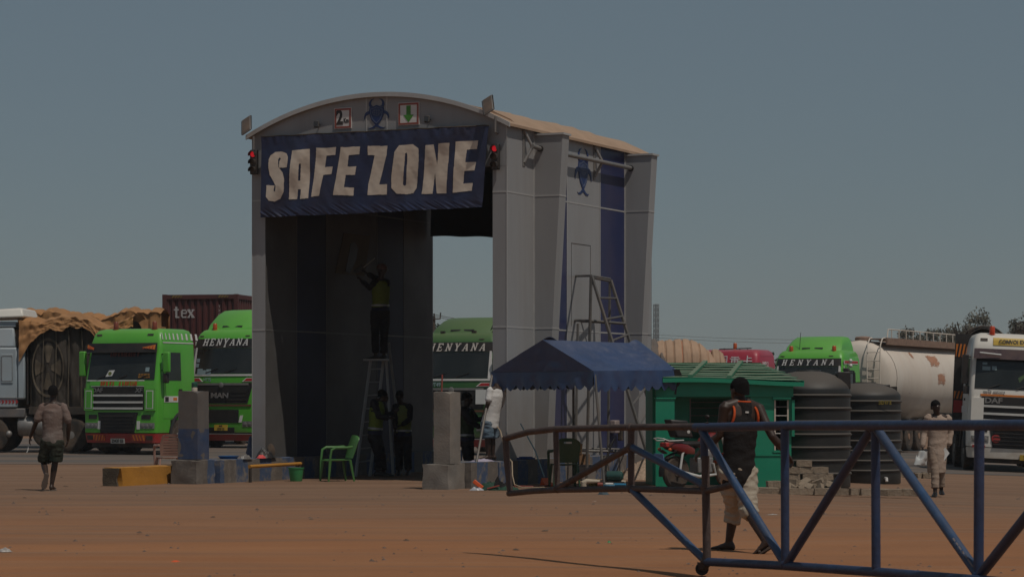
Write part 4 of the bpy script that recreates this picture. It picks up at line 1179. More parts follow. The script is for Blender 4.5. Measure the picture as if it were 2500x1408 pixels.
M_wire = mat('dark wire', (.030, .026, .024), .55, .3, .3, 20, dust=.3)
def coil(loc, r, label, tilt):
    t = thing('wire_coil', loc, R(-5), label, 'wire coil', 'wire coils on the white lorry')
    rnd = random.Random(int(r * 1000))
    for k in range(15):
        pts = []
        rr = r - .048 * (k % 3)
        oy = (k // 3) * .052 - .1
        ph = rnd.random() * 6
        for i in range(36):
            a = 2*math.pi*i/36
            q = rr + .012*math.sin(3*a + ph)
            pts.append(Euler(tilt).to_matrix() @ Vector((q*math.cos(a), oy + .02*math.sin(2*a+ph), q*math.sin(a))))
        MB().path(pts, .026, 6, closed=True).build('wire_turn', M_wire, t)
    for a in (40, 140, 250):
        p = Euler(tilt).to_matrix() @ Vector(((r-.03)*math.cos(R(a)), 0, (r-.03)*math.sin(R(a))))
        MB().ball(p, (.05, .17, .05), 8, 6).build('binding', M_dark, t)
    return t
coil(MT6 @ Vector((-.62, 3.3, 3.20)), .60, 'big black wire coil standing behind the white cab beacon', (R(-18), 0, R(-8)))
coil(MT6 @ Vector((.56, 3.5, 3.16)), .62, 'big black wire coil cut off by the right picture edge', (R(-14), 0, R(10)))
mb_t = thing('iron_bars', MT6 @ Vector((-.1, 2.9, 2.0)), R(-5), 'loose bent iron bars sticking up behind the white cab', 'iron bars')
rnd = random.Random(8)
for k in range(9):
    x = -1.02 + rnd.random() * .25 if k < 5 else .55 + rnd.random() * .5
    MB().path([(x, rnd.random()*.4, 0), (x - .01*k + .03, .2, .9), (x + rnd.uniform(-.25, .0), .3, 1.55 + .1*rnd.random()), (x + rnd.uniform(-.32, -.05), .3, 1.72 + .2*rnd.random())], .016, 5).build('bar', M_wire, mb_t)
MB().path([(.35, .3, 1.2), (.38, .3, 1.85), (.55, .3, 1.92), (.72, .3, 1.76), (.62, .3, 2.1), (.70, .3, 2.22), (.78, .3, 2.05), (.72, .3, 1.4)], .025, 6).build('bent_bar', M_wire, mb_t)

# ---- pale lorry seen from the side at the left edge, brown tarpaulin load behind its cab
p0 = Vector(((62 - 1250) * 74 / F, 74.0, 0))
t0 = thing('lorry', p0, 0, 'pale grey blue lorry in side view cut by the left picture edge', 'truck')
# local: x to the right = rearwards, y away, z up; the visible side is at y = 0
s_ = 1 / (F / 74)
def L0(u, v): return ((u - 62) * s_, 1.6 + (970 - v) * s_)
mb = MB()
xr, _ = L0(60, 900); xj, _ = L0(42, 900)
mb.box(-2.1, xj, .02, 2.4, 1.30, 3.05)
mb.build('cab', M_paleblue, t0, bevel=.05)
MB().box(xj + .004, xr, .0, 2.42, 1.55, 3.02).build('rear_corner', M_paleblue, t0, bevel=.04)
MB().hexa([(-2.0, .04, 3.05), (xj-.06, .04, 3.05), (xj-.06, 2.36, 3.05), (-2.0, 2.36, 3.05)], [(-1.6, .22, 3.62), (xj-.12, .12, 3.62), (xj-.12, 2.28, 3.62), (-1.6, 2.2, 3.62)]).build('high_roof', M_paleblue, t0, bevel=.05)
MB().hexa([(-1.9, .16, 3.64), (xj-.06, .14, 3.64), (xj-.06, 2.25, 3.64), (-1.9, 2.25, 3.64)], [(-1.6, .22, 3.80), (xj-.07, .2, 3.80), (xj-.07, 2.2, 3.80), (-1.6, 2.2, 3.80)]).build('roof_step', M_paleblue, t0, bevel=.03)
MB().hexa([(-2.2, .08, 3.86), (xr-.02, .02, 3.92), (xr-.02, 2.38, 3.92), (-2.2, 2.3, 3.86)], [(-1.4, .20, 4.12), (xr-.10, .14, 4.20), (xr-.10, 2.26, 4.20), (-1.4, 2.2, 4.12)]).build('roof_spoiler', M_cabwhite, t0, bevel=.06)
MB().box(-.70, -.36, -.008, .01, 2.02, 2.86).build('side_panel', M_paleblue, t0, bevel=.02)
fill([[(-.66, -.37), (-.40, -.37), (-.37, -.34), (-.37, .34), (-.40, .37), (-.66, .37), (-.69, .34), (-.69, -.34)], [(-.655, -.355), (-.405, -.355), (-.385, -.33), (-.385, .33), (-.405, .355), (-.655, .355), (-.675, .33), (-.675, -.33)]], .008, 'panel_seam', M_galv, t0, facing(0, -.0085, 2.44))
MB().box(-2.05, xr, -.010, .02, 1.585, 1.60).build('panel_seam', M_galv, t0)
for k in range(6): MB().prism([(0, 0), (.05, 0), (.09, .05), (.05, .10), (0, .10), (.04, .05)], 0, .006, facing(-.80 + k*.10, .012, 1.43)).build('red_chevron', M_red, t0, smooth=False)
MB().box(-2.1, xr, .05, 2.4, 1.02, 1.29).build('side_skirt', mat('grey skirt', (.12, .12, .125), .6, dust=.3), t0, bevel=.03)
mb = MB(); mb.box(.02, .06, .1, 2.3, 1.4, 3.2); mb.build('cab_rear', M_black, t0)
for y in (.18, 2.2):
    Mx = Matrix.Translation((-1.02, y, .53)) @ Matrix.Rotation(R(90), 4, 'X')
    w1 = MB().lathe([(.29, -.14), (.45, -.16), (.52, -.12), (.52, .12), (.45, .16), (.29, .14)], 28, Mx).build('tyre', M_rubber, t0)
    MB().lathe([(.30, .10), (.27, .14), (.20, .04), (.12, .05), (.11, .14), (.02, .15)], 20, Mx).build('rim', mat('red brown rim', (.16, .05, .04), .6, dust=.4), w1)
Mx = Matrix.Translation((-.25, .35, .78)) @ Matrix.Rotation(R(90), 4, 'Y')
MB().lathe([(.27, 0), (.30, .04), (.30, .42), (.27, .46)], 20, Mx).build('fuel_tank', M_galv, t0)
MB().lathe([(.27, .50), (.30, .54), (.30, .92), (.27, .96)], 20, Mx).build('fuel_tank', M_galv, t0)
MB().ball((-.5, .1, .55), (.10, .1, .10), 10, 8).build('air_tank', M_galv, t0)
MB().box(-1.6, 5.0, .9, 1.5, .80, 1.05).build('chassis', M_dark, t0)
for x in (1.15, 2.25):
    for y in (.2, 2.2):
        Mx = Matrix.Translation((x+.15, y, .52)) @ Matrix.Rotation(R(90), 4, 'X')
        w1 = MB().lathe([(.29, -.14), (.45, -.16), (.52, -.12), (.52, .12), (.45, .16), (.29, .14)], 28, Mx).build('tyre', M_rubber, t0)
        MB().lathe([(.30, .10), (.27, .14), (.20, .04), (.12, .05), (.11, .14), (.02, .15)], 20, Mx).build('rim', M_galv, w1)
MB().box(.10, 5.0, .0, 2.5, 1.12, 1.34).build('trailer_bed', M_dark, t0)
# brown tarpaulin load with painted emblem
M_btarp = mat('brown tarpaulin', (.040, .031, .024), .8, 0, .25, 1.5, bump=.5, bscale=6, dust=.35, dcol=(.085, .065, .05))
M_otarp = mat('orange tarpaulin', (.36, .17, .060), .8, 0, .25, 1.2, bump=.5, bscale=5, dust=.45, dcol=(.27, .17, .10))
ld = thing('tarpaulin_load', p0 + Vector((.12, 0, 1.345)), 0, 'brown tarpaulin covered load with painted star emblem behind the pale cab', 'covered load')
def tarp(parent, name, m, x0, x1, y0, y1, zb, ztop, seed, sag=.10, nx=130, nz=64):
    """cover draped over a load: front, top and back in one sheet with folds and rope pulls"""
    def fn(a, b):
        x = x0 + (x1 - x0) * a
        if b < .42: k = b / .42; y, z = y0, zb + (ztop(x) - zb) * k
        elif b < .58: k = (b - .42) / .16; y, z = y0 + (y1 - y0) * k, ztop(x) + .16*math.sin(k*math.pi)
        else: k = (b - .58) / .42; y, z = y1, ztop(x) + (zb - ztop(x)) * k
        n1 = noise.noise(Vector((x*2.2 + z*.5, z*.5, seed))) * .11 + noise.noise(Vector((x*6, z*1.6, seed+3))) * .035
        n1 -= .10*abs(noise.noise(Vector((x*2.6 + z*1.1, z*.8 - x*.4, seed+11)))) + .045*abs(noise.noise(Vector((x*7 - z*2.0, z*2.4, seed+17))))
        pull = .05 * math.cos(x * 2*math.pi / .75) ** 8
        if b < .42: y += -n1 + pull
        elif b < .58: z += n1 * .8 - pull
        else: y += n1 - pull
        e = min(a, 1-a)
        if e < .05:
            y = y0 + (y1-y0)*.5 + (y - (y0+(y1-y0)*.5)) * (.90 + 2*e)
        return (x, y, z)
    return MB().sheet(fn, nx, nz).build(name, m, parent)
tarp(ld, 'tarpaulin', M_btarp, .02, 2.9, .06, 2.44, -.02, lambda x: 2.30 + .12*math.sin(x*2.4) + .12*noise.noise(Vector((x*2, 1, 1))) - (.35 if x < .35 else 0)*(1 - x/.35), 5)
MB().box(.04, 2.88, .2, 2.3, .0, 2.1).build('load', M_btarp, ld)
MB().box(.0, .018, .16, 2.34, .0, 2.0).build('load_end', M_btarp, ld)
M_emb = mat('faded cream paint', (.13, .10, .068), .8, 0, .3, 5, dust=.75, dcol=(.08, .06, .045))
def on_tarp(poly_list, name):
    def lift(me, parent):
        for v in me.vertices:
            x, z = v.co.x, v.co.z
            n1 = noise.noise(Vector((x*2.2 + z*.5, z*.5, 5))) * .11 + noise.noise(Vector((x*6, z*1.6, 8))) * .035 - .10*abs(noise.noise(Vector((x*2.6 + z*1.1, z*.8 - x*.4, 16)))) - .045*abs(noise.noise(Vector((x*7 - z*2.0, z*2.4, 22))))
            v.co.y = .06 - n1 + .05 * math.cos(x*2*math.pi/.75)**8 - .022
    mb = MB()
    for (fn, nu, nv) in poly_list: mb.sheet(fn, nu, nv)
    o = mb.build(name, M_emb, ld)
    lift(o.data, ld)
EX, EZ = .52, 1.12
on_tarp([(lambda a, b: (EX + (.66 - .06*b)*.72*math.cos(2*math.pi*a), 0, EZ + (.66 - .06*b)*1.3*math.sin(2*math.pi*a)), 48, 1)], 'tarp_emblem')
for k in range(4):
    a0 = R(90*k + 68)
    on_tarp([(lambda a, b, a0=a0: (EX + (.12 + .40*b)*.75*math.cos(a0 + R(44)*a), 0, EZ + (.12 + .40*b)*1.25*math.sin(a0 + R(44)*a)), 5, 6)], 'tarp_emblem')
on_tarp([(lambda a, b: (1.45 + .16*a + .02*b + .22*a*a, 0, .75 + 1.1*a), 14, 1)], 'tarp_emblem')
for x in (.38, .75, 1.12, 1.5, 1.9):
    MB().path([(x, .02 + .05 - .03, .0), (x, .015, .9), (x + .02, .02, 1.7), (x, .05, 2.2)], .012, 5).build('rope', M_emb, ld)
# second trailer behind with orange covers
ot = thing('trailer', Vector(((40 - 1250) * 80.5 / F, 80.5, 0)), 0, 'long flat trailer carrying the orange covered load on the left', 'trailer')
MB().box(0, 5.6, .0, 2.5, 1.12, 1.36).build('trailer_bed', M_dark, ot)
MB().box(0, 5.6, .9, 1.5, .8, 1.1).build('chassis', M_dark, ot)
for x in (1.0, 3.6, 4.8):
    for y in (.2, 2.2):
        MB().lathe([(.29, -.14), (.45, -.16), (.52, -.12), (.52, .12), (.45, .16), (.29, .14)], 24, Matrix.Translation((x, y, .52)) @ Matrix.Rotation(R(90), 4, 'X')).build('tyre', M_rubber, ot)
ol = thing('tarpaulin_load', ot.location + Vector((0, 0, 1.37)), 0, 'long load under orange tarpaulin above the brown covered load', 'covered load')
tarp(ol, 'tarpaulin', M_otarp, .0, 4.52, .04, 2.46, -.01, lambda x: 2.84 + .06*math.sin(x*1.7 + 1) + .16*noise.noise(Vector((x*1.3, 2, 6))) + .03*x*0.5, 23, nx=180)
MB().box(.05, 4.4, .25, 2.3, .0, 2.5).build('load', M_otarp, ol)
# loose orange cover hanging over the top of the brown load
oc = thing('tarpaulin', p0 + Vector((.12, 0, 1.345)), 0, 'orange tarpaulin sheet hanging over the top of the brown load', 'tarpaulin')
def ocf(a, b):
    x = -.3 + 3.3 * a
    zt = 2.34 + .12*math.sin(x*2.4) + .10*noise.noise(Vector((x*2, 1, 1))) + .22*noise.noise(Vector((x*1.1, 4, 1)))
    drop = .22 + .25*abs(noise.noise(Vector((x*1.7, 8, 2)))) + (.75 if x < .35 else 0) * max(0, (.35 - x)/.6)
    if b < .5:
        k = b/.5; y = -.06 + .06*k; z = zt + .08 - drop*(1-k)
    else:
        k = (b-.5)/.5; y = 2.5*k; z = zt + .10 + .14*math.sin(k*math.pi)
    n1 = .06*noise.noise(Vector((x*5 + z*2, b*5, 3))) + .06*abs(noise.noise(Vector((x*3 + b*3, b*6, 7)))) + .03*abs(noise.noise(Vector((x*9, b*9, 4))))
    return (x, y - abs(n1), z + n1*.7)
MB().sheet(ocf, 150, 40).build('tarpaulin_sheet', M_otarp, oc)

# ---- bundled tan load behind the kiosk
M_tan = mat('tan tarpaulin', (.40, .255, .165), .8, 0, .12, 1.5, bump=.4, bscale=9, dust=.25, dcol=(.26, .19, .14))
M_gtarp = mat('grey brown tarpaulin', (.115, .095, .085), .8, 0, .15, 1.5, bump=.4, bscale=9, dust=.3)
tb = thing('trailer', Vector((6.4, 94.7, gz(6.4, 94.7))), 0, 'flat trailer under the tan roped load behind the green kiosk', 'trailer')
MB().box(-1.9, 1.9, -.1, 2.5, 1.05, 1.30).build('trailer_bed', M_dark, tb)
for x in (-1.4, 1.4):
    for y in (.2, 2.2): MB().lathe([(.29, -.14), (.45, -.16), (.52, -.12), (.52, .12), (.45, .16), (.29, .14)], 24, Matrix.Translation((x, y, .52)) @ Matrix.Rotation(R(90), 4, 'X')).build('tyre', M_rubber, tb)
rl = thing('roped_load', P(1585, 940, 94.5), 0, 'rounded load roped under tan and grey tarpaulin behind the kiosk', 'covered load')
q = 94.5 / F
def bulk(u0, u1, top, bot, name, m, seed, ropes, r0=1.2):
    def fn(a, b):
        u = u0 + (u1 - u0) * a
        vt, vb = top(u), bot(u)
        zc, rr = (940 - (vt + vb)/2) * q, (vb - vt)/2 * q
        an = -math.pi/2 + 2*math.pi*b
        f = 1 + .05*noise.noise(Vector((u*.03, math.cos(an)*2.5, seed + math.sin(an)*2.5))) + .02*noise.noise(Vector((u*.12, math.cos(an)*7, seed + math.sin(an)*7)))
        k = (u - u0) / ropes
        f -= .05 * math.cos(math.pi*(k - round(k))*1.0) ** 24
        f += .02*noise.noise(Vector((math.cos(an)*12, math.sin(an)*12, round(k)*3.0))) - .035*abs(noise.noise(Vector((u*.05, math.cos(an)*9, seed + math.sin(an)*9))))
        return ((u - 1585) * q, 1.4 - r0*math.cos(an)*f, zc + rr*math.sin(an)*f)
    o = MB().sheet(fn, 120, 48).build(name, m, rl)
    for i in range(1, int((u1-u0)/ropes)):
        uu = u0 + i*ropes
        a = (uu - u0)/(u1 - u0)
        pts = [Vector(fn(a, b/40)) for b in range(40)]
        cen = Vector((pts[0].x, 1.4, sum(p.z for p in pts)/40))
        MB().path([cen + (p - cen)*1.012 for p in pts], .014, 5, closed=True).build('rope', m if i % 3 else mat('orange rope', (.42, .14, .06), .7), rl)
    for uu in (u0, u1):
        a = (uu - u0)/(u1-u0)
        pts = [Vector(fn(a, b/30)) for b in range(30)]
        MB().add([sum(pts, Vector())/30] + pts, [(0, 1+i, 1+(i+1)%30) for i in range(30)]).build('tarp_end', m, rl)
lin = lambda pts: (lambda u: next((a[1] + (b[1]-a[1])*(u-a[0])/(b[0]-a[0]) for a, b in zip(pts[:-1], pts[1:]) if a[0] <= u <= b[0]), pts[-1][1] if u > pts[-1][0] else pts[0][1]))
bulk(1560, 1638, lin([(1560, 822), (1600, 826), (1620, 836), (1638, 862)]), lin([(1560, 985), (1638, 985)]), 'grey_tarpaulin', M_gtarp, 3, 26)
bulk(1606, 1752, lin([(1606, 829), (1625, 826), (1690, 827), (1715, 836), (1735, 852), (1752, 868)]), lin([(1606, 985), (1752, 985)]), 'tan_tarpaulin', M_tan, 7, 21, 1.12)
bulk(1744, 1781, lin([(1744, 850), (1760, 849), (1772, 860), (1781, 885)]), lin([(1744, 980), (1781, 975)]), 'tan_tarpaulin', M_tan, 17, 18, .8)

# ---- white bulk tanker
M_tank = mat('chalky white tank', (.70, .63, .55), .6, 0, .06, 1.0, dust=.45, top=.25, dcol=(.42, .27, .18), stretch=(1, 1, .5))
tk0 = Vector((12.05, 89.2, 0)); tk0.z = gz(tk0.x, tk0.y)
tk = thing('tanker_trailer', tk0, TRZ, 'dusty white bulk tanker trailer with ladder and roof rail', 'tanker')
zc, r = 2.56, 1.32
def ring(y, rx, rz, cz): return [Vector((rx*math.cos(2*math.pi*i/32), y, cz + rz*math.sin(2*math.pi*i/32))) for i in range(32)]
secs = [ring(-.16, .35, .35, zc), ring(-.13, .8, .8, zc), ring(-.04, 1.12, 1.12, zc), ring(.10, 1.26, 1.26, zc), ring(.3, r, r, zc)]
for k in range(1, 15):
    y = .3 + k*.78
    sagf = .10*math.sin(math.pi*k/14)
    secs.append(ring(y, r, r + sagf, zc - sagf))
secs += [ring(11.5, 1.1, 1.1, zc), ring(11.65, .6, .6, zc)]
MB().loft(secs).build('tank_shell', M_tank, tk)
MB().path(ring(.30, r+.004, r+.004, zc), .012, 6, closed=True).build('weld_seam', mat('seam', (.30, .25, .21), .7), tk)
# cone hopper under the middle
MB().loft([[Vector((.95*math.cos(2*math.pi*i/20), 4.5 + 2.6*math.sin(2*math.pi*i/20), 1.45)) for i in range(20)], [Vector((.2*math.cos(2*math.pi*i/20), 4.5 + .3*math.sin(2*math.pi*i/20), .85)) for i in range(20)]]).build('hopper', M_tank, tk)
# walkway with rail along the top
M_rustw = mat('rusty walkway', (.24, .15, .11), .8, 0, .3, 6, dust=.4)
MB().box(.30, .95, .2, 11.3, zc+r+.02, zc+r+.06).build('walkway', M_rustw, tk)
mb = MB()
mb.box(.95, 1.0, .2, 11.3, zc+r-.16, zc+r+.08)
mb.build('walkway_edge', M_rustw, tk)
mb = MB(); zz = zc+r+.06
mb.path([(.95, .35, zz), (.95, .45, zz+.30), (.95, .6, zz+.32), (.95, 11.2, zz+.32)], .022, 6)
mb.build('roof_rail', M_tank, tk)
for k in range(12): MB().tube((.95, .9 + k*.9, zz), (.95, .9 + k*.9, zz+.31), .018).build('rail_post', M_tank, tk)
for y in (.6, 3.5, 6.5, 9.5): MB().lathe([(.28, 0), (.28, .12), (.24, .16), (.05, .18)], 16, Matrix.Translation((0, y, zc+r-.03))).build('hatch', M_rustw, tk)
# ladder at the front end
lad = []
for x in (.42, .88):
    lad.append(MB().path([(x, -.28, .9), (x, -.28, zc+.75), (x, -.22, zc+1.15), (x, .0, zc+1.36), (x, .3, zc+1.40)], .022, 6).build('ladder_rail', M_tank, tk))
for k in range(9): MB().tube((.42, -.28, 1.05 + k*.30), (.88, -.28, 1.05 + k*.30), .016).build('ladder_rung', M_tank, tk)
MB().path([(1.25, -.1, .98), (1.25, 11.0, .98)], .06, 8).build('side_pipe', M_tank, tk)
mb = MB()
for sx in (-.5, .5): mb.box(sx-.07, sx+.07, -.2, 11, .75, 1.1)
mb.build('chassis', M_dark, tk)
M_brim = mat('tan rim', (.28, .16, .10), .7, 0, .2, dust=.4)
for y in (.9, 2.2, 3.5):
    for sx in (-1, 1): wheel(tk, sx*1.08, y, rimcol=M_brim, out=sx)
for y in (.9, 2.2, 3.5): MB().path([(1.22, y + .60*math.cos(R(a)), .52 + .60*math.sin(R(a))) for a in range(20, 161, 14)], .03, 6).build('mudguard', M_black, tk)
# rust patches where paint has gone
M_patch = mat('bare primer patch', (.42, .20, .12), .8, 0, .15, 6, dust=.3)
rnd = random.Random(2)
def patch(y0, y1, a0, a1, seed):
    def fn(a, b):
        y = y0 + (y1-y0)*a + .08*noise.noise(Vector((b*9, seed, 1)))
        an = R(a0 + (a1-a0)*b) + .05*noise.noise(Vector((a*6, seed, 5)))
        k = min(13.99, max(0, (y-.3)/.78)); sg = .10*math.sin(math.pi*k/14)
        return ((r+.004)*math.cos(an), y, zc - sg + (r+sg+.004)*math.sin(an))
    nu, nv = 34, 26
    vs = [Vector(fn(i/nu, j/nv)) for j in range(nv+1) for i in range(nu+1)]
    fs = []
    for j in range(nv):
        for i in range(nu):
            e = min(i, nu-1-i, (nv-1-j)*1.5, j*.7) / 9
            if noise.noise(Vector((i*.10, j*.45, seed*3.3))) + .6*noise.noise(Vector((i*.4, j*.9, seed))) + e*1.1 > .18:
                fs.append((j*(nu+1)+i, j*(nu+1)+i+1, (j+1)*(nu+1)+i+1, (j+1)*(nu+1)+i))
    MB().add(vs, fs).build('primer_patch', M_patch, tk)['kind'] = 'stuff'
patch(5.0, 6.4, 22, 42, 1); patch(5.6, 6.6, -4, 12, 7); patch(3.0, 3.3, 35, 46, 3)
for k in range(7):
    an = R(-22 - 4*k); y = 2.2 + k*.33
    MB().cbox((( r+.003)*math.cos(an), y, zc + (r+.04)*math.sin(an)), (.02, .16, .05), (0, 0, 0)).build('tape_mark', M_rustw, tk)
# rust-brown container edge behind the gate
cx = thing('container', at_front(1029, 100), R(4), 'rust brown container edge standing behind the gate', 'container')
corrugated(cx, 'end_wall', mat('rust brown steel', (.16, .05, .03), .7, 0, .2, dust=.3), 2.3, 4.85, 10, Matrix.Translation((-.85, 0, .05)))
MB().box(.28, .44, -.02, 6, 0, 4.9).build('corner_post', MATS['rust brown steel'], cx)
MB().box(-2.05, .27, .06, 6, 0, 4.85).build('container_body', MATS['rust brown steel'], cx)
# ================================================================ islands, kerbs and posts of the gate
def island_mat(name, axis_scale):
    """old blue and grey painted kerb stripes, worn to bare concrete"""
    m = bpy.data.materials.new(name); m.use_nodes = True
    n, l = m.node_tree.nodes, m.node_tree.links
    b = n['Principled BSDF']; b.inputs['Roughness'].default_value = .85
    tc = n.new('ShaderNodeTexCoord'); sp = n.new('ShaderNodeSeparateXYZ'); l.new(tc.outputs['Object'], sp.inputs[0])
    nz = n.new('ShaderNodeTexNoise'); nz.inputs['Scale'].default_value = 4.5; nz.inputs['Detail'].default_value = 9; nz.inputs['Roughness'].default_value = .68
    l.new(tc.outputs['Object'], nz.inputs['Vector'])
    ad = n.new('ShaderNodeMath'); ad.operation = 'MULTIPLY_ADD'; ad.inputs[1].default_value = .12; l.new(nz.outputs[0], ad.inputs[0]); l.new(sp.outputs['Y'], ad.inputs[2])
    mu = n.new('ShaderNodeMath'); mu.operation = 'MULTIPLY'; mu.inputs[1].default_value = axis_scale; l.new(ad.outputs[0], mu.inputs[0])
    fr = n.new('ShaderNodeMath'); fr.operation = 'FRACT'; l.new(mu.outputs[0], fr.inputs[0])
    gt = n.new('ShaderNodeMath'); gt.operation = 'GREATER_THAN'; gt.inputs[1].default_value = .5; l.new(fr.outputs[0], gt.inputs[0])
    def mix(f, a, bb):
        x = n.new('ShaderNodeMix'); x.data_type = 'RGBA'
        l.new(f, x.inputs[0])
        for s, v in ((6, a), (7, bb)):
            if isinstance(v, tuple): x.inputs[s].default_value = v + (1,)
            else: l.new(v, x.inputs[s])
        return x.outputs[2]
    pc = mix(gt.outputs[0], (.135, .115, .10), (.055, .085, .155))
    wr = n.new('ShaderNodeMapRange'); wr.inputs[1].default_value = .50; wr.inputs[2].default_value = .64
    l.new(nz.outputs[0], wr.inputs[0])
    conc = mix(nz.outputs[0], (.13, .11, .095), (.24, .205, .175))
    l.new(mix(wr.outputs[0], pc, conc), b.inputs['Base Color'])
    bu = n.new('ShaderNodeBump'); bu.inputs['Strength'].default_value = .7; bu.inputs['Distance'].default_value = .03
    l.new(nz.outputs[0], bu.inputs['Height']); l.new(bu.outputs[0], b.inputs['Normal'])
    return m
def rough_block(x0, x1, y0, y1, z0, z1, seed, n=.02, step=.12, chips=()):
    """a cast block with worn edges: box faces cut fine and pushed about"""
    mb = MB()
    def pt(p):
        p = Vector(p)
        q = Vector(((p.x-x0)/(x1-x0)*2-1, (p.y-y0)/(y1-y0)*2-1, (p.z-z0)/(z1-z0)*2-1))
        k = sum(1 for c in q if abs(c) > .98)
        d = noise.noise_vector(p * 5 + Vector((seed, 0, 0))) * n
        if k >= 2:
            c = Vector(((x0+x1)/2, (y0+y1)/2, (z0+z1)/2))
            d += (c - p).normalized() * n * 1.3 * abs(noise.noise(p * 7 + Vector((seed, 3, 0))))
        for (cx, cy, cz, cr, dep) in chips:
            dd = (p - Vector((cx, cy, cz))).length
            if dd < cr: d += (Vector(((x0+x1)/2, (y0+y1)/2, (z0+z1)/2)) - p).normalized() * dep * (1 - dd/cr)
        if p.z < z0 + .01: d.z = 0
        return p + d
    def face(o, a, b):
        o, a, b = Vector(o), Vector(a), Vector(b)
        mb.sheet(lambda i, j: pt(o + a*i + b*j), max(2, int(a.length/step)), max(2, int(b.length/step)))
    X, Y, Z = (x1-x0, 0, 0), (0, y1-y0, 0), (0, 0, z1-z0)
    face((x0, y0, z0), X, Z); face((x1, y0, z0), Y, Z); face((x1, y1, z0), (x0-x1, 0, 0), Z); face((x0, y1, z0), (0, y0-y1, 0), Z); face((x0, y0, z1), X, Y)
    return mb
M_isl = island_mat('worn blue striped kerb', 1.15)
isl = thing('island', gate_pt(0, 0, 0), GRZ, 'long concrete island with worn blue stripes under the right gate wall', 'island')
rough_block(-.30, .46, -2.48, 8.4, -.25, .45, 3, .015, .14, ((.46, -1.2, .45, .35, .12), (.46, 1.6, .45, .3, .08))).build('kerb_body', M_isl, isl)
isl2 = thing('island', gate_pt(0, 0, 0), GRZ, 'concrete island with worn blue stripes under the left gate wall', 'island')
rough_block(-5.72, -5.0, -1.94, 8.4, -.2, .43, 9, .02, .12, ((-5.0, -1.2, .2, .3, .10), (-5.0, -.9, .4, .25, .08))).build('kerb_body', M_isl, isl2)
def post(label, w_, t0, ped, pil, painted):
    """concrete post on a square footing"""
    t = thing('concrete_post', gate_pt(w_, t0, 0), GRZ, label, 'post', 'concrete posts in front of the gate')
    (a, b, c, d, h), (e, f, g, i, hh) = ped, pil
    rough_block(a, b, c, d, -.1, h, 5 + w_, .018, .08, ((b, c, .30, .2, .04), (a, c, .35, .15, .03))).build('footing', M_conc if not painted else M_isl, t)
    rough_block(e, f, g, i, h + .004, hh, 2 + w_, .010, .09, ((f, g, hh, .12, .04),)).build('shaft', M_conc if not painted else mat('grey painted concrete', (.115, .105, .10), .8, 0, .15, 3, dust=.3), t)
    return t
pr = post('bare grey concrete post right of the gate opening', .1, -3.15, (-.06, .46, -.02, .64, .44), (.13, .45, .06, .48, 1.70), False)
pl_ = post('grey concrete post with blue lower half and small lamp on top', 5.35, -2.6, (-.32, .25, 0, .64, .44), (-.22, .20, .10, .50, 1.72), True)
MB().box(-.222, .202, .098, .502, .46, 1.02).build('blue_band', mat('worn blue paint', (.030, .055, .125), .75, 0, .2, 7, dust=.45, dcol=(.14, .12, .11)), pl_)
lm = thing('marker_lamp', gate_pt(5.34, -2.30, 1.722), GRZ, 'small green capped lamp standing on the blue banded concrete post', 'lamp')
MB().lathe([(.055, 0), (.055, .06), (.05, .065)], 12).build('lamp_base', M_cream, lm)
MB().lathe([(.052, .066), (.056, .08), (.056, .15), (.03, .165), (.01, .167)], 12).build('lamp_cap', mat('dull green plastic', (.02, .09, .06), .4), lm)
# yellow kerb block with a rough end piece of darker colour
M_yel = mat('yellow road paint', (.46, .205, .022), .75, 0, .12, 2, bump=.3, bscale=20, dust=.25, dcol=(.20, .12, .06))
yb = thing('kerb_block', G(272, 1186), GRZ, 'yellow painted concrete kerb block with a rough dark end', 'kerb block')
rough_block(-.17, .19, .012, 2.45, -.05, .33, 8, .012, .07, ((.19, .0, .05, .32, .09),)).build('painted_block', M_yel, yb)
rough_block(-.168, .16, -.03, .02, -.05, .325, 4, .014, .06, ((.16, -.03, .1, .2, .06),)).build('dark_end', mat('dark end concrete', (.085, .065, .045), .95, 0, .3, 6, bump=.8, bscale=30), yb)
# yellow pipe rail before the left island
yr = thing('pipe_rail', gate_pt(4.72, -1.35, 0), GRZ, 'low yellow pipe rail in front of the left gate island', 'rail')
mb = MB()
MB().path([(0, 0, .30), (0, 1.95, .31)], .035, 10).build('top_pipe', M_yel, yr)
for y in (.03, 1.90): MB().path([(0, y, 0), (0, y, .29)], .03, 8).build('leg', M_dark, yr)
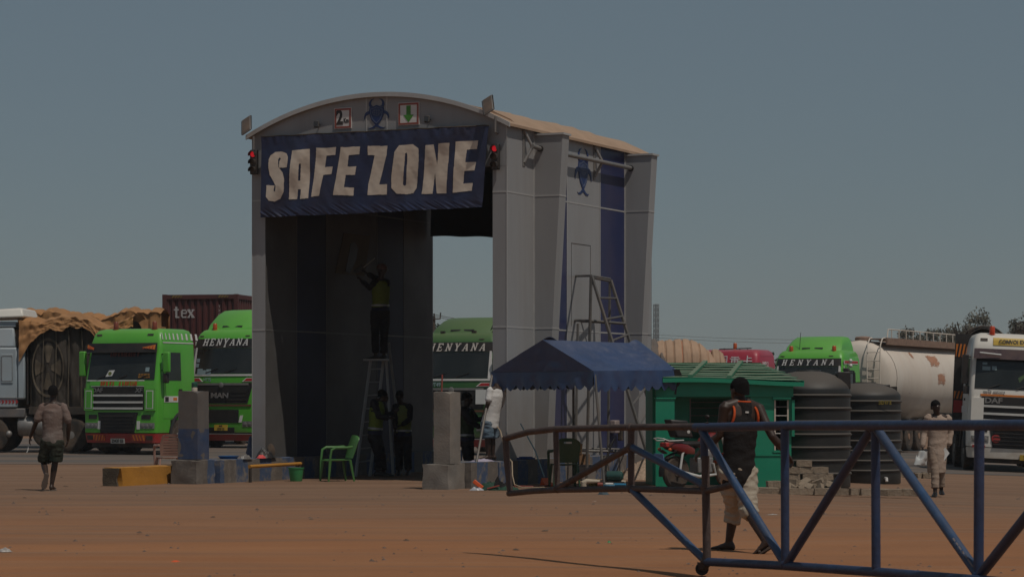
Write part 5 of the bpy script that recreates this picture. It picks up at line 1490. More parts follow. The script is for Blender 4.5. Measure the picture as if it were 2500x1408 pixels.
# ================================================================ plastic chairs, bucket
def plastic_chair(name, label, loc, rz, m, arms=True, group='plastic chairs', slots=True):
    """moulded armchair; faces local -y"""
    t = thing(name, loc, rz, label, 'chair', group)
    def seat(a, b):
        x = (a-.5)*.44; y = -.22 + .44*b
        return (x, y, .42 - .025*math.sin(a*math.pi)*math.sin(b*math.pi) - (.02 if b < .1 else 0))
    MB().sheet(seat, 8, 8, (0, 0, -.015)).build('seat', m, t)
    n = 5 if slots else 1
    def back(a, b):
        wd = (.40 + .06*math.sin(b*2.4)) * (1 - max(0, b-.85)**2*6)
        x = (a-.5)*wd
        return (x, .21 + .14*b - .05*math.sin(a*math.pi) + .03, .44 + .44*b - .05*(2*a-1)**4*max(0, b-.7)*3)
    if slots:
        sk = lambda a0, a1, b0, b1: MB().sheet(lambda a, b: back(a0+(a1-a0)*a, b0+(b1-b0)*b), 6, 2, (0, .014, 0)).build('back_slat', m, t)
        sk(0, .15, 0, 1); sk(.85, 1, 0, 1)
        for k in range(7): sk(.152, .848, k*.123, k*.123+.10)
        sk(.152, .848, .87, 1)
    else:
        MB().sheet(lambda a, b: back(a, b), 10, 10, (0, .014, 0)).build('backrest', m, t)
    for sx in (-1, 1):
        for (y0, y1) in ((-.20, -.25), (.20, .27)):
            MB().path([(sx*.20, y0, .41), (sx*.235, y1, 0)], [.026, .018], 6).build('leg', m, t)
        if arms:
            MB().path([(sx*.235, -.25, .02), (sx*.25, -.23, .40), (sx*.26, -.20, .60), (sx*.265, -.12, .645), (sx*.255, .10, .645), (sx*.22, .24, .66)], [.018, .022, .026, .028, .028, .024], 8).build('armrest', m, t)
    return t
M_cgreen = mat('bright green plastic', (.055, .18, .045), .35, 0, .08, 3, dust=.15)
M_cteal = mat('teal green plastic', (.01, .16, .07), .35, 0, .08, 3, dust=.15)
M_cpink = mat('dusty pink plastic', (.40, .235, .19), .5, 0, .08, 3, dust=.3)
M_cdark = mat('dark green plastic', (.012, .055, .025), .4, 0, .1, 3, dust=.15)
plastic_chair('plastic_chair', 'bright green plastic armchair standing at the dark gate mouth', G(822, 1174), R(-66), M_cgreen, slots=False)
plastic_chair('plastic_chair', 'pink plastic chair with slotted back by the left post', Vector(((412-1250)*51/F, 51, 0)), R(196), M_cpink)
plastic_chair('plastic_chair', 'teal green plastic chair on the left island', gate_pt(5.3, 1.4, 0) + Vector((-.55, 1.2, 0)), R(120), M_cteal, slots=False)
pc = plastic_chair('plastic_chair', 'dark green plastic armchair with a sticker under the canopy', G(1378, 1188), R(188), M_cdark, slots=False)
MB().cbox((.02, .372, .80), (.10, .004, .035), (R(-17), 0, 0)).build('sticker', M_sticker, pc)
MB().cbox((-.02, .385, .80), (.10, .004, .035), (R(-17), 0, 0)).build('sticker', M_wplate, pc)
bk = thing('bucket', G(723, 1174), R(20), 'green plastic bucket beside the yellow pipe rail', 'bucket')
mb = MB()
prof = [(.11, 0), (.115, .01), (.145, .235), (.155, .24), (.158, .262), (.148, .262), (.140, .235), (.105, .02), (.02, .02)]
mb.lathe(prof, 24).build('pail', mat('green bucket plastic', (.03, .26, .09), .35, 0, .08, 4, dust=.15), bk)
MB().path([(.15*math.cos(R(a)), .15*math.sin(R(a)), .245 + .02*math.sin(R(a*1.0))) for a in range(0, 181, 15)], .006, 5).build('handle', M_galv, bk)

# ================================================================ stepladder, platform ladder
M_alu = mat('dull aluminium', (.42, .42, .41), .5, .15, .1, 5, dust=.2)
sl_ = thing('stepladder', gate_pt(4.35, 3.1, 0), GRZ, 'tall aluminium stepladder inside the gate under the climbing worker', 'ladder')
LM = MG.inverted()
def GL(u, v, Y): return LM @ P(u, v, Y)
# feet and head of the ladder, measured in the gate
O = sl_.location.copy(); SLI = (Matrix.Translation(O) @ Matrix.Rotation(GRZ, 4, 'Z')).inverted()
def SL(u, v, Y): return SLI @ P(u, v, Y)
fl = [SL(868, 1163, 51.8), SL(903, 1158, 52.2)]; tl = [SL(905, 878, 52.4), SL(941, 838, 52.6)]
fr_ = [SL(987, 1152, 53.0), SL(960, 1160, 52.2)]; tr = [SL(949, 836, 52.8), SL(941, 842, 52.5)]
for a, b in zip(fl, tl):
    b2 = b if b.z > a.z + 2.4 else b
    MB().tube(Vector((a.x, a.y, 0)), b2, .038, .034, 6).build('front_rail', M_alu, sl_)
for a, b in zip(fr_, tr): MB().tube(Vector((a.x, a.y, 0)), b, .034, .030, 6).build('rear_rail', M_alu, sl_)
for k in range(8):
    h = .28 + .27*k
    pa = fl[0].lerp(tl[0], h / tl[0].z); pb = fl[1].lerp(tl[1], h / tl[1].z)
    MB().hexa([pa + Vector((0, -.035, 0)), pb + Vector((0, -.035, 0)), pb + Vector((0, .035, 0)), pa + Vector((0, .035, 0))], [pa + Vector((0, -.035, .025)), pb + Vector((0, -.035, .025)), pb + Vector((0, .035, .025)), pa + Vector((0, .035, .025))]).build('step', M_alu, sl_)
pa = tl[0]
MB().cbox(pa + Vector((.10, .05, .0)), (.42, .34, .04)).build('platform', M_alu, sl_)
# platform ladder (tube frame) along the right wall
pf = thing('platform_ladder', gate_pt(-1.1, 3.6, 0), GRZ, 'tall grey tube platform ladder standing along the right gate wall', 'ladder')
PFI = (Matrix.Translation(pf.location) @ Matrix.Rotation(GRZ, 4, 'Z')).inverted()
def PF(u, v, Y): return PFI @ P(u, v, Y)
M_tube = mat('grey steel tube', (.125, .12, .115), .55, .3, .15, 6, dust=.25)
Ya, Yb = 49.2, 50.6
def bar(pts, r=.026, name='frame_bar'): MB().path([PF(*p) for p in pts], r, 6).build(name, M_tube, pf)
bar([(1399, 1168, Yb), (1401, 673, Yb)], .024, 'upright')
bar([(1432, 1176, Ya), (1443, 673, Ya)], .032, 'upright')
bar([(1484, 1165, Yb+.3), (1489, 681, Yb+.3)], .028, 'upright')
bar([(1404, 1180, Ya-.5), (1411, 790, Ya-.2)], .028, 'upright')
bar([(1401, 674, Yb), (1443, 673, Ya)]); bar([(1443, 673, Ya), (1489, 681, Yb+.3)]); bar([(1443, 677, Ya), (1489, 686, Yb+.3)])
bar([(1398, 782, Yb), (1440, 783, Ya)], .03); bar([(1440, 783, Ya), (1526, 790, Ya+.6)], .03); bar([(1400, 783, Yb), (1488, 788, Yb+.3)], .024)
bar([(1398, 1098, Yb), (1436, 1100, Ya)]); bar([(1436, 1100, Ya), (1572, 1103, Ya+.4)]); bar([(1420, 1094, Yb), (1570, 1097, Yb)], .02)
bar([(1445, 675, Ya), (1599, 1168, Ya-.4)], .036, 'ladder_rail'); bar([(1491, 684, Yb+.3), (1622, 1100, Yb+.0)], .036, 'ladder_rail')
for k in range(1, 9):
    f = k / 9.4
    a = PF(1445, 675, Ya).lerp(PF(1599, 1168, Ya-.4), f); b = PF(1491, 684, Yb+.3).lerp(PF(1622, 1100, Yb), f)
    MB().tube(a, b, .022, n=6).build('rung', M_tube, pf)
# ================================================================ blue canopy
M_can = mat('blue canopy tarpaulin', (.026, .052, .135), .38, 0, .18, 1.6, bump=.35, bscale=7, dust=.42, dcol=(.10, .095, .105), coat=.3)
cn = thing('canopy', Vector((1.9, 46.5, 0)), 0, 'blue tarpaulin canopy with scalloped edge right of the gate opening', 'canopy')
CO = cn.location
A_, L_, R_ = P(1325, 829, 45.6), P(1199, 908, 46.6), P(1449, 905, 44.9)
B_, F_ = P(1568, 838, 46.6), P(1652, 903, 45.9)
K_ = L_ + (F_ - R_)                                  # hidden rear corner
Ls, Rs, Fs, Ks = [p.copy() for p in (L_, R_, F_, K_)]
def sag(p, q, r, s, dep, seed):
    def fn(a, b):
        x = p.lerp(q, a).lerp(r.lerp(s, a), b)
        w0 = math.sin(a*math.pi) * math.sin(b*math.pi)
        n1 = .035*noise.noise(x*2.2 + Vector((seed, 0, 0))) + .014*noise.noise(x*6 + Vector((0, seed, 0))) - .05*abs(noise.noise(x*2.8 + Vector((0, 3, seed)))) - .018*abs(noise.noise(x*8 + Vector((5, 0, seed))))
        e = min(1, min(a, 1-a, b, 1-b) * 6)
        z = -dep*w0 + n1*e - (.05*math.sin(a*math.pi) if b > .98 else 0)*0
        if a > .86: z += .06*math.sin((a-.86)/.14*math.pi)*(1-b)
        return x - CO + Vector((0, 0, z))
    return fn
MB().sheet(sag(A_, B_, R_, F_, .08, 1), 80, 44, (0, 0, -.006)).build('roof_slope', M_can, cn)
MB().sheet(sag(B_, A_, K_, L_, .08, 5), 60, 32, (0, 0, -.006)).build('roof_slope', M_can, cn)
def gab(p, q, top, seed):
    m_ = (p + q) / 2
    def fn(a, b):
        lo_ = p.lerp(q, a)
        k = 1 - abs(2*a - 1)
        hi = p.lerp(top, min(1, a*2)) if a < .5 else top.lerp(q, a*2-1)
        x = lo_.lerp(hi, b)
        return x - CO + (A_ - B_).normalized() * (.03*noise.noise(x*2.4 + Vector((seed, 0, 0))) + .03*abs(noise.noise(x*4 + Vector((seed, 2, 0)))))*(1-b*.6)
    return fn
MB().sheet(gab(L_, R_, A_, 2), 70, 34, (0, .006, 0)).build('gable_cloth', M_can, cn)
MB().sheet(gab(F_, K_, B_, 3), 30, 14, (0, .006, 0)).build('gable_cloth', M_can, cn)
def valance(p, q, n, drop, seed, rag=0):
    def fn(a, b):
        x = p.lerp(q, a) - CO
        out = (q - p).cross(Vector((0, 0, 1))).normalized()
        d = drop + .085*(1 - abs(math.sin(a*n*math.pi))) * -1 + .065
        d += .035*noise.noise(Vector((round(a*n)*2.7, seed, 5)))
        if rag: d -= .10*max(0, noise.noise(Vector((a*9, seed, 2))))*max(0, a-.45)*2
        wav = .018*math.sin(a*n*math.pi*1.0 + seed) * b + .02*noise.noise(Vector((a*14, b*3, seed)))*b
        return x + Vector((0, 0, -d*b - .004)) + out*(wav + .012*b)
    return MB().sheet(fn, n*8, 5, (0, .005, 0)).build('valance', M_can, cn)
valance(L_, R_, 12, .26, 1); valance(R_, F_, 10, .30, 2, 1); valance(F_, K_, 10, .26, 3); valance(K_, L_, 9, .26, 4)
def leg(p, foot, name='leg'):
    MB().path([p - CO, foot - CO], .024, 8).build(name, M_tube, cn)
leg(L_ + Vector((.03, .03, 0)), G(1152, 1190)); leg(R_ + Vector((.02, .05, 0)), G(1476, 1194))
leg(F_ + Vector((-.05, 0, 0)), Vector((F_.x - .10, F_.y, gz(F_.x, F_.y)))); leg(K_ + Vector((0, 0, 0)), Vector((K_.x, K_.y, .0)))
for p, q in ((L_, R_), (R_, F_), (F_, K_), (K_, L_), (A_, B_)):
    cc = (A_ + B_) / 2
    MB().path([p.lerp(cc, .04) - CO + Vector((0, 0, -.05)), q.lerp(cc, .04) - CO + Vector((0, 0, -.05))], .018, 6).build('frame_tube', M_tube, cn)
tr_ = MB().sheet(lambda a, b: (F_ - CO) + Vector((-.12 + .16*a + .05*math.sin(b*5), -.03 - .02*a, .02 - .46*b + .05*noise.noise(Vector((a*3, b*6, 1))))), 6, 14, (0, .004, 0)).build('torn_flap', M_black, cn)

# ================================================================ green kiosk
M_kg = mat('green kiosk paint', (.008, .24, .135), .45, 0, .12, 1.3, dust=.15, dcol=(.05, .12, .08), coat=.1)
M_kroof = mat('green ribbed roof', (.012, .17, .095), .5, 0, .12, 1.5, dust=.35, top=.55, dcol=(.24, .20, .145))
KRZ = R(3)
k0 = Vector(((1932-1250)*46.0/F, 46.0, 0)); k0.z = gz(k0.x, k0.y) - .01
ks = thing('kiosk', k0, KRZ, 'small green kiosk with ribbed roof and barred windows behind the motorcycle', 'kiosk')
KW, KD, KZ, RX, RY = 2.42, 2.0, 1.98, -.74, .80
# local: x from -KW to 0, y goes back; the left two thirds of the front lie under a porch
def kb(name, m, *a, bevel=0): return MB().box(*a).build(name, m, ks, bevel=bevel)
kb('front_wall', M_kg, RX, -.31, 0, .04, 0, KZ); kb('front_wall', M_kg, -.05, 0, 0, .04, 0, KZ)
kb('front_wall', M_kg, -.309, -.051, 0, .04, 0, .70); kb('front_wall', M_kg, -.309, -.051, 0, .04, 1.60, KZ)
kb('return_wall', M_kg, RX, RX+.04, .042, RY+.04, 0, KZ)
kb('porch_wall', M_kg, -KW, -1.72, RY, RY+.04, 0, KZ); kb('porch_wall', M_kg, -1.719, RX-.16, RY, RY+.04, 0, .90)
kb('porch_wall', M_kg, -1.719, RX-.16, RY, RY+.04, 1.62, KZ); kb('porch_wall', M_kg, RX-.159, RX-.001, RY, RY+.04, 0, KZ)
kb('side_wall', M_kg, -.04, 0, .042, KD, 0, KZ); kb('rear_wall', M_kg, -KW, -.042, KD-.04, KD-.002, 0, KZ); kb('left_wall', M_kg, -KW, -KW+.04, RY+.042, KD-.042, 0, KZ)
kb('floor', M_dark, -KW+.042, -.042, .044, KD-.042, .02, .06)
kb('fascia', M_kg, -KW-.03, .03, -.035, -.002, 1.66, 1.97)
kb('skirting_rail', M_kg, RX, -.002, -.018, -.001, .60, .64); kb('lower_panel', M_kg, RX+.02, -.03, -.012, -.001, .02, .56)
kb('window_head', M_kg, -.34, -.01, -.05, -.001, 1.602, 1.655); kb('window_sill', M_kg, -.33, -.03, -.03, -.001, .66, .699)
kb('frame', M_cream, -.309, -.285, -.012, .03, .70, 1.60); kb('frame', M_cream, -.075, -.051, -.012, .03, .70, 1.60)
for z in (.84, 1.0, 1.16, 1.32, 1.48): MB().tube((-.3, .0, z), (-.06, .0, z), .008, n=5).build('window_bar', M_galv, ks)
kb('side_flap', M_kg, .0, .05, -.06, -.02, .95, 1.6)
kb('frame', M_galv, -1.74, -1.719, RY-.02, RY-.001, .90, 1.62); kb('frame', M_galv, RX-.16, RX-.14, RY-.02, RY-.001, .90, 1.62)
kb('window_head', M_kg, -1.78, RX-.10, RY-.022, RY-.001, 1.622, 1.658); kb('window_sill', M_kg, -1.78, RX-.10, RY-.05, RY-.001, .86, .899)
for z in (1.04, 1.18, 1.32, 1.46, 1.56): MB().tube((-1.72, RY+.01, z), (RX-.16, RY+.01, z), .007, n=5).build('window_bar', M_galv, ks)
kb('porch_post', M_kg, -KW, -KW+.06, .0, .06, 0, 1.655)
# front shutter board folded to the left, lower than the roof
dr = kb('door', M_kg, -KW-.04, -KW+.30, -.10, -.06, .02, 1.62)
kb('door_cap', M_kg, -KW-.06, -KW+.32, -.12, -.04, 1.622, 1.65)
# roof: hipped, ribbed sheet with battens
ov, rz_, ez = .20, 2.27, 1.99
E = [Vector((-KW+.08, -.17, ez)), Vector((.20, -.18, ez-.05)), Vector((.20, KD+.2, ez-.05)), Vector((-KW+.08, KD+.2, ez))]
R0, R1 = Vector((-KW+.14, KD*.5, rz_)), Vector((-.40, KD*.5, rz_))
def ribs(a, b): return .014*math.cos(b*2*math.pi*7)
for k in range(7):
    b0, b1 = k/7, (k+1)/7 + .012
    def slat(a, b, b0=b0, b1=b1, k=k):
        bb = b0 + (b1-b0)*b
        return E[0].lerp(E[1], a*(1-.03*b)).lerp(R0.lerp(R1, a), min(1, bb)) + Vector((0, 0, .024*(1-b) + .012*math.sin(a*5 + k)*(1-bb) + .008*noise.noise(Vector((a*6, k*3.1, 1)))))
    MB().sheet(slat, 24, 2, (0, 0, -.010)).build('roof_slat', M_kroof, ks)
MB().sheet(lambda a, b: E[0].lerp(E[1], a).lerp(R0.lerp(R1, a), b) + Vector((0, .02, -.03)), 4, 4, (0, 0, -.01)).build('roof_lining', M_dark, ks)
MB().sheet(lambda a, b: E[3].lerp(E[2], a).lerp(R0.lerp(R1, a), b) + Vector((0, 0, ribs(a, b))), 8, 42, (0, .0, -.012)).build('roof_sheet', M_kroof, ks)
MB().sheet(lambda a, b: E[1].lerp(E[2], a).lerp(R1, b) + Vector((0, 0, -.04*math.sin(b*math.pi))), 10, 8, (-.012, 0, 0)).build('roof_hip', M_kg, ks)
MB().sheet(lambda a, b: E[0].lerp(E[1], a) + Vector((0, -.004, -.075*b + .02*math.sin(a*5))), 20, 2, (0, .01, 0)).build('roof_edge', M_kg, ks)
MB().sheet(lambda a, b: E[1].lerp(E[2], a) + Vector((.004, 0, -.05*b)), 6, 2, (-.01, 0, 0)).build('roof_edge', M_kg, ks)
for a, a2 in ((.19, .45), (.465, .80)):
    p, q = E[0].lerp(E[1], a), R0.lerp(R1, a2)
    MB().hexa([p + Vector((-.03, 0, .02)), p + Vector((.05, 0, .02)), q + Vector((.05, 0, .02)), q + Vector((-.03, 0, .02))], [p + Vector((-.03, 0, .075)), p + Vector((.05, 0, .075)), q + Vector((.05, 0, .06)), q + Vector((-.03, 0, .06))]).build('roof_batten', M_kroof, ks)
# ================================================================ water tanks
M_tankb = mat('black polythene', (.016, .017, .017), .45, 0, .15, 2, dust=.12, top=.65, dcol=(.13, .105, .085))
def water_tank(label, uc, vb, r, H, hd, lid, ribs_):
    base = G(uc, vb) + Vector((0, r * .9, 0)); base.z = gz(base.x, base.y) - .01
    t = thing('water_tank', base, 0, label, 'water tank', 'black water tanks')
    prof = [(r*.99, 0), (r, .02)]
    for k in range(ribs_):
        z = .26 + (H - .40) * k / (ribs_ - 1)
        prof += [(r, z-.03), (r+.028, z-.008), (r+.028, z+.008), (r, z+.03)]
    prof += [(r, H-.04), (r*.985, H), (r*.93, H + hd*.22), (r*.82, H + hd*.46), (r*.66, H + hd*.70), (r*.48, H + hd*.87), (r*.30, H + hd*.96), (r*.29, H + hd*1.04), (.02, H + hd*1.04)]
    MB().lathe(prof, 56).build('tank_body', M_tankb, t)
    x0, x1, z1 = lid
    MB().hexa([(x0-.02, -.25, H-.02), (x1, -.25, H-.02), (x1, .25, H-.02), (x0-.02, .25, H-.02)], [(x0, -.24, H + z1), (x1, -.24, H + z1), (x1, .24, H + z1), (x0, .24, H + z1)]).build('lid_block', M_black, t, bevel=.015)
    rimz = H + z1 - .05
    MB().box(-.22, x0-.004, -.06, .06, H + hd*.6, rimz).build('lid_arm', M_black, t)
    return t
w1 = water_tank('taller black water tank with grey domed top beside the kiosk', 1984, 1190, .78, 1.84, .32, (.52, .76, .30), 7)
w2 = water_tank('lower black water tank with brown dusty top and yellow print', 2124, 1180, .70, 1.78, .24, (.14, .46, .20), 8)
MB().box(.47, .62, -.1, .1, 1.80, 1.94).build('lid_lug', M_black, w2)
blurred_print(w2, Matrix.Translation((.16, -.712, 1.62)) @ facing(0, 0, 0), .26, .075, 5, mat('faded yellow print', (.20, .15, .02), .7), 3)
MB().path([(.30, -.66, .12), (.31, -.76, .12), (.31, -.78, .06)], .03, 8).build('outlet_tap', M_white, w2)
# ================================================================ bricks
M_brick = mat('grey brown block', (.255, .195, .14), .95, 0, .2, 6, bump=.7, bscale=40, dust=.4, dcol=(.33, .25, .18))
rnd = random.Random(21)
def brick_me(seed):
    mb = rough_block(-.13, .13, -.065, .065, 0, .11, seed, .010, .065)
    return mb
BR = [brick_me(s) for s in (1, 4, 9)]
BM = []
for b in BR:
    o = b.build('brick', M_brick); BM.append(o.data); bpy.data.objects.remove(o)
def brick(parent, loc, rot):
    o = bpy.data.objects.new('brick', rnd.choice(BM)); COL.objects.link(o)
    o.parent = parent; o.location = loc; o.rotation_euler = rot
    return o
bp = thing('brick_pile', G(1960, 1206), 0, 'pile of grey brown blocks in front of the taller water tank', 'brick pile')
for (x, y, z, rz) in ((-.15,.35,0,.1),(.13,.36,0,-.05),(.41,.36,0,.08),(-.13,.36,.115,.02),(.15,.37,.115,.1),(.40,.36,.115,-.08),(-.14,.37,.23,0),(.16,.36,.23,.06),(.42,.37,.23,.1),(-.16,.36,.345,-.1),(.10,.37,.345,.05),(.06,.36,.46,-.04),(.34,.37,.345,.0),(.11,.5,.115,.0),(.1,.5,0,.02)):
    brick(bp, (x, y, z), (rnd.uniform(-.03, .03), rnd.uniform(-.03, .03), rz))
for k in range(20):
    x = rnd.uniform(-.32, .55); y = rnd.uniform(.02, .24)
    brick(bp, (x, y, .03 + (y*.7)*rnd.random()), (rnd.uniform(-.7, .7), rnd.uniform(-.7, .7), rnd.random()*3))
br = thing('brick_row', G(1890, 1205), 0, 'low row of blocks along the foot of the kiosk and tank', 'brick row')
for k in range(22):
    x = -.75 + k*.145 + rnd.uniform(-.03, .03)
    brick(br, (x, rnd.uniform(-.03, .06), -.01 - (.035*max(0, x*.8))*.3), (rnd.uniform(-.06, .06), rnd.uniform(-.06, .06), rnd.uniform(-.35, .35) + (1.57 if k % 4 == 2 else 0)))
for (x, y) in ((-.12,.12),(.02,.16),(.10,.13),(-.02,.14)):
    brick(br, (x, y, .105 if x > 0 else 0), (0, 0, rnd.uniform(-.3, .3)))
br2 = thing('brick_row', G(2250, 1166), 0, 'few scattered blocks behind the man in the beige robe', 'brick row')
for k in range(9): brick(br2, (rnd.uniform(-.45, .45), rnd.uniform(-.3, .5), 0), (rnd.uniform(-.1, .1), rnd.uniform(-.1, .1), rnd.random()*3))
br3 = thing('brick_pile', G(1160, 1166) + Vector((.1, 2.0, 0)), 0, 'broken blocks heaped behind the white shirted man', 'brick pile')
for k in range(16): brick(br3, (rnd.uniform(-.35, .25), rnd.uniform(-.2, .2), .10*(k//4)+.02), (rnd.uniform(-.3, .3), rnd.uniform(-.3, .3), rnd.random()*3))
br3.location.z = .40; br3.location = Vector((*(gate_pt(-.05, 2.4, 0).xy), .455)); br3.location = gate_pt(.55, 4.6, 0)
# gravel heap
gh = MB(); gc = G(1580, 1168)
for k in range(520):
    a, q = rnd.random()*6.28, abs(rnd.gauss(0, .33))
    if q > .8: continue
    p = Vector((q*math.cos(a), q*math.sin(a)*.7, max(0, .42 - .55*q) * rnd.uniform(.85, 1.0)))
    r_ = rnd.uniform(.018, .034)
    M_ = Matrix.Translation(p) @ Euler((rnd.random()*3, rnd.random()*3, 0)).to_matrix().to_4x4()
    gh.add([M_ @ Vector(q_) for q_ in ((r_*1.3,0,0),(0,r_,0),(-r_*1.2,0,0),(0,-r_,0),(0,0,r_*.8),(0,0,-r_*.8))], [(0,1,4),(1,2,4),(2,3,4),(3,0,4),(1,0,5),(2,1,5),(3,2,5),(0,3,5)])
gh.lathe([(.62, 0), (.45, .14), (.2, .32), (.02, .40)], 14)
o = gh.build('gravel_heap', mat('gravel', (.36, .26, .19), .9, 0, .35, 25), smooth=False, loc=gc); tag(o, kind='stuff')
# ================================================================ people
M_skin = mat('dark brown skin', (.040, .022, .015), .5, 0, .15, 12, spec=.4)
M_hair = mat('black hair', (.010, .009, .009), .9, 0, .2, 40, bump=.8, bscale=150, spec=.1)
def cloth_mat(name, col, var=.15, dust=.15, dcol=(.25, .18, .13), scale=6): return mat(name, col, .85, 0, var, scale, bump=.4, bscale=30, dust=dust, dcol=dcol, spec=.2)
def ell(c, ax, ay, n=16):
    return [c + ax*math.cos(2*math.pi*i/n) + ay*math.sin(2*math.pi*i/n) for i in range(n)]
def limb(mb, pts, rs, n=12):
    """tapered limb through joints, with rounded ends"""
    P_, R_l = [], []
    m = len(pts)
    d0 = (pts[1]-pts[0]).normalized(); d1 = (pts[-1]-pts[-2]).normalized()
    P_.append(pts[0] - d0*rs[0]*.9); R_l.append(rs[0]*.35)
    for i, p in enumerate(pts):
        P_.append(p); R_l.append(rs[i])
    P_.append(pts[-1] + d1*rs[-1]*.9); R_l.append(rs[-1]*.35)
    mb.path(P_, R_l, n)
def remesh(mb, voxel, smooth=3, wrinkle=0.0, seed=0, amp_scale=9.0):
    """one closed skin from overlapping pieces"""
    me = bpy.data.meshes.new('tmp'); me.from_pydata(mb.v, [], mb.f)
    bm = bmesh.new(); bm.from_mesh(me); bmesh.ops.recalc_face_normals(bm, faces=bm.faces); bm.to_mesh(me); bm.free()
    o = bpy.data.objects.new('tmp', me)
    a = o.modifiers.new('r', 'REMESH'); a.mode = 'VOXEL'; a.voxel_size = voxel
    b = o.modifiers.new('s', 'SMOOTH'); b.iterations = smooth; b.factor = .5
    out = to_mesh(o)
    bpy.data.objects.remove(o); bpy.data.meshes.remove(me)
    if wrinkle:
        n = len(out.vertices)
        co, no = [0.0] * (3*n), [0.0] * (3*n)
        out.vertices.foreach_get('co', co); out.vertices.foreach_get('normal', no)
        for i in range(0, 3*n, 3):
            q = Vector((co[i]*amp_scale*.8 + seed, co[i+1]*amp_scale*.8, co[i+2]*amp_scale*1.5))
            w_ = wrinkle * (1 - abs(noise.noise(q))*2 + .5*noise.noise(q*2.1))
            for j in (0, 1, 2): co[i+j] += no[i+j]*w_
        out.vertices.foreach_set('co', co)
    out.shade_smooth()
    return out
def put(name, me, m, parent):
    me.materials.clear(); me.materials.append(m)
    o = bpy.data.objects.new(name, me); COL.objects.link(o); o.parent = parent
    return o
def hand(mb, wrist, tip, side, palm_n, curl=.5, scale=1.0):
    """palm, four fingers and a thumb; side points to the thumb, palm_n out of the palm"""
    d = (tip - wrist).normalized()
    side = (side - d*side.dot(d)).normalized(); pn = side.cross(d).normalized()
    if pn.dot(palm_n) < 0: pn = -pn
    s = scale
    k0 = wrist + d*.085*s
    mb.loft([ell(wrist + d*q*s, side*w_*s, pn*t*s, 10) for q, w_, t in ((-.01, .024, .018), (.02, .032, .017), (.055, .040, .017), (.085, .038, .013), (.095, .03, .008))])
    for i, (off, ln) in enumerate(((.030, .070), (.010, .078), (-.010, .073), (-.029, .058))):
        b = k0 + side*off*s - d*.012*s
        pts = [b]
        ang = curl * .35
        p = b
        for q in range(3):
            dirv = d*math.cos(ang) + pn*math.sin(ang) + side*off*.6*(1-q*.4)
            p = p + dirv.normalized()*ln*s*(.46, .32, .25)[q]
            pts.append(p); ang += curl*.75
        mb.path(pts, [.0095*s, .009*s, .0085*s, .0065*s], 8)
    b = wrist + d*.025*s + side*.026*s
    p1 = b + (side*.75 + d*.6 + pn*.25).normalized()*.045*s
    p2 = p1 + (d*.85 + side*.15 + pn*.5).normalized()*.036*s
    mb.path([b, p1, p2], [.012*s, .0105*s, .008*s], 8)
def foot(mb, ankle, toe, up, s=1.0):
    """ankle joint to toe tip, sole below"""
    d = (toe - ankle)
    f = (d - up*d.dot(up)).normalized(); sd = f.cross(up)
    sole = ankle - up*.075*s
    secs = []
    for q, w_, h in ((-.065, .022, .05), (-.045, .034, .085), (0, .036, .095), (.06, .040, .065), (.12, .047, .042), (.17, .044, .030), (.195, .028, .02)):
        c = sole + f*q*s + up*h*.5*s
        secs.append(ell(c, sd*w_*s, up*h*.5*s, 12))
    mb.loft(secs)
def head(mb, c, fwd, up, s=1.0):
    sd = fwd.cross(up).normalized()
    M = Matrix((sd, fwd, up)).transposed().to_4x4()
    B = lambda p, r: mb.ball(c + sd*p[0]*s + fwd*p[1]*s + up*p[2]*s, tuple(q*s for q in r), 16, 12, M)
    B((0, -.012, .025), (.076, .098, .092)); B((0, .012, -.025), (.064, .080, .085)); B((0, .035, -.072), (.044, .050, .040))
    B((0, .095, -.018), (.013, .016, .026)); B((0, .082, .012), (.052, .018, .014)); B((0, .088, -.058), (.026, .014, .012))
    B((-.078, -.008, -.012), (.012, .022, .032)); B((.078, -.008, -.012), (.012, .022, .032)); B((0, .075, -.095), (.022, .020, .016))
    return sd, M
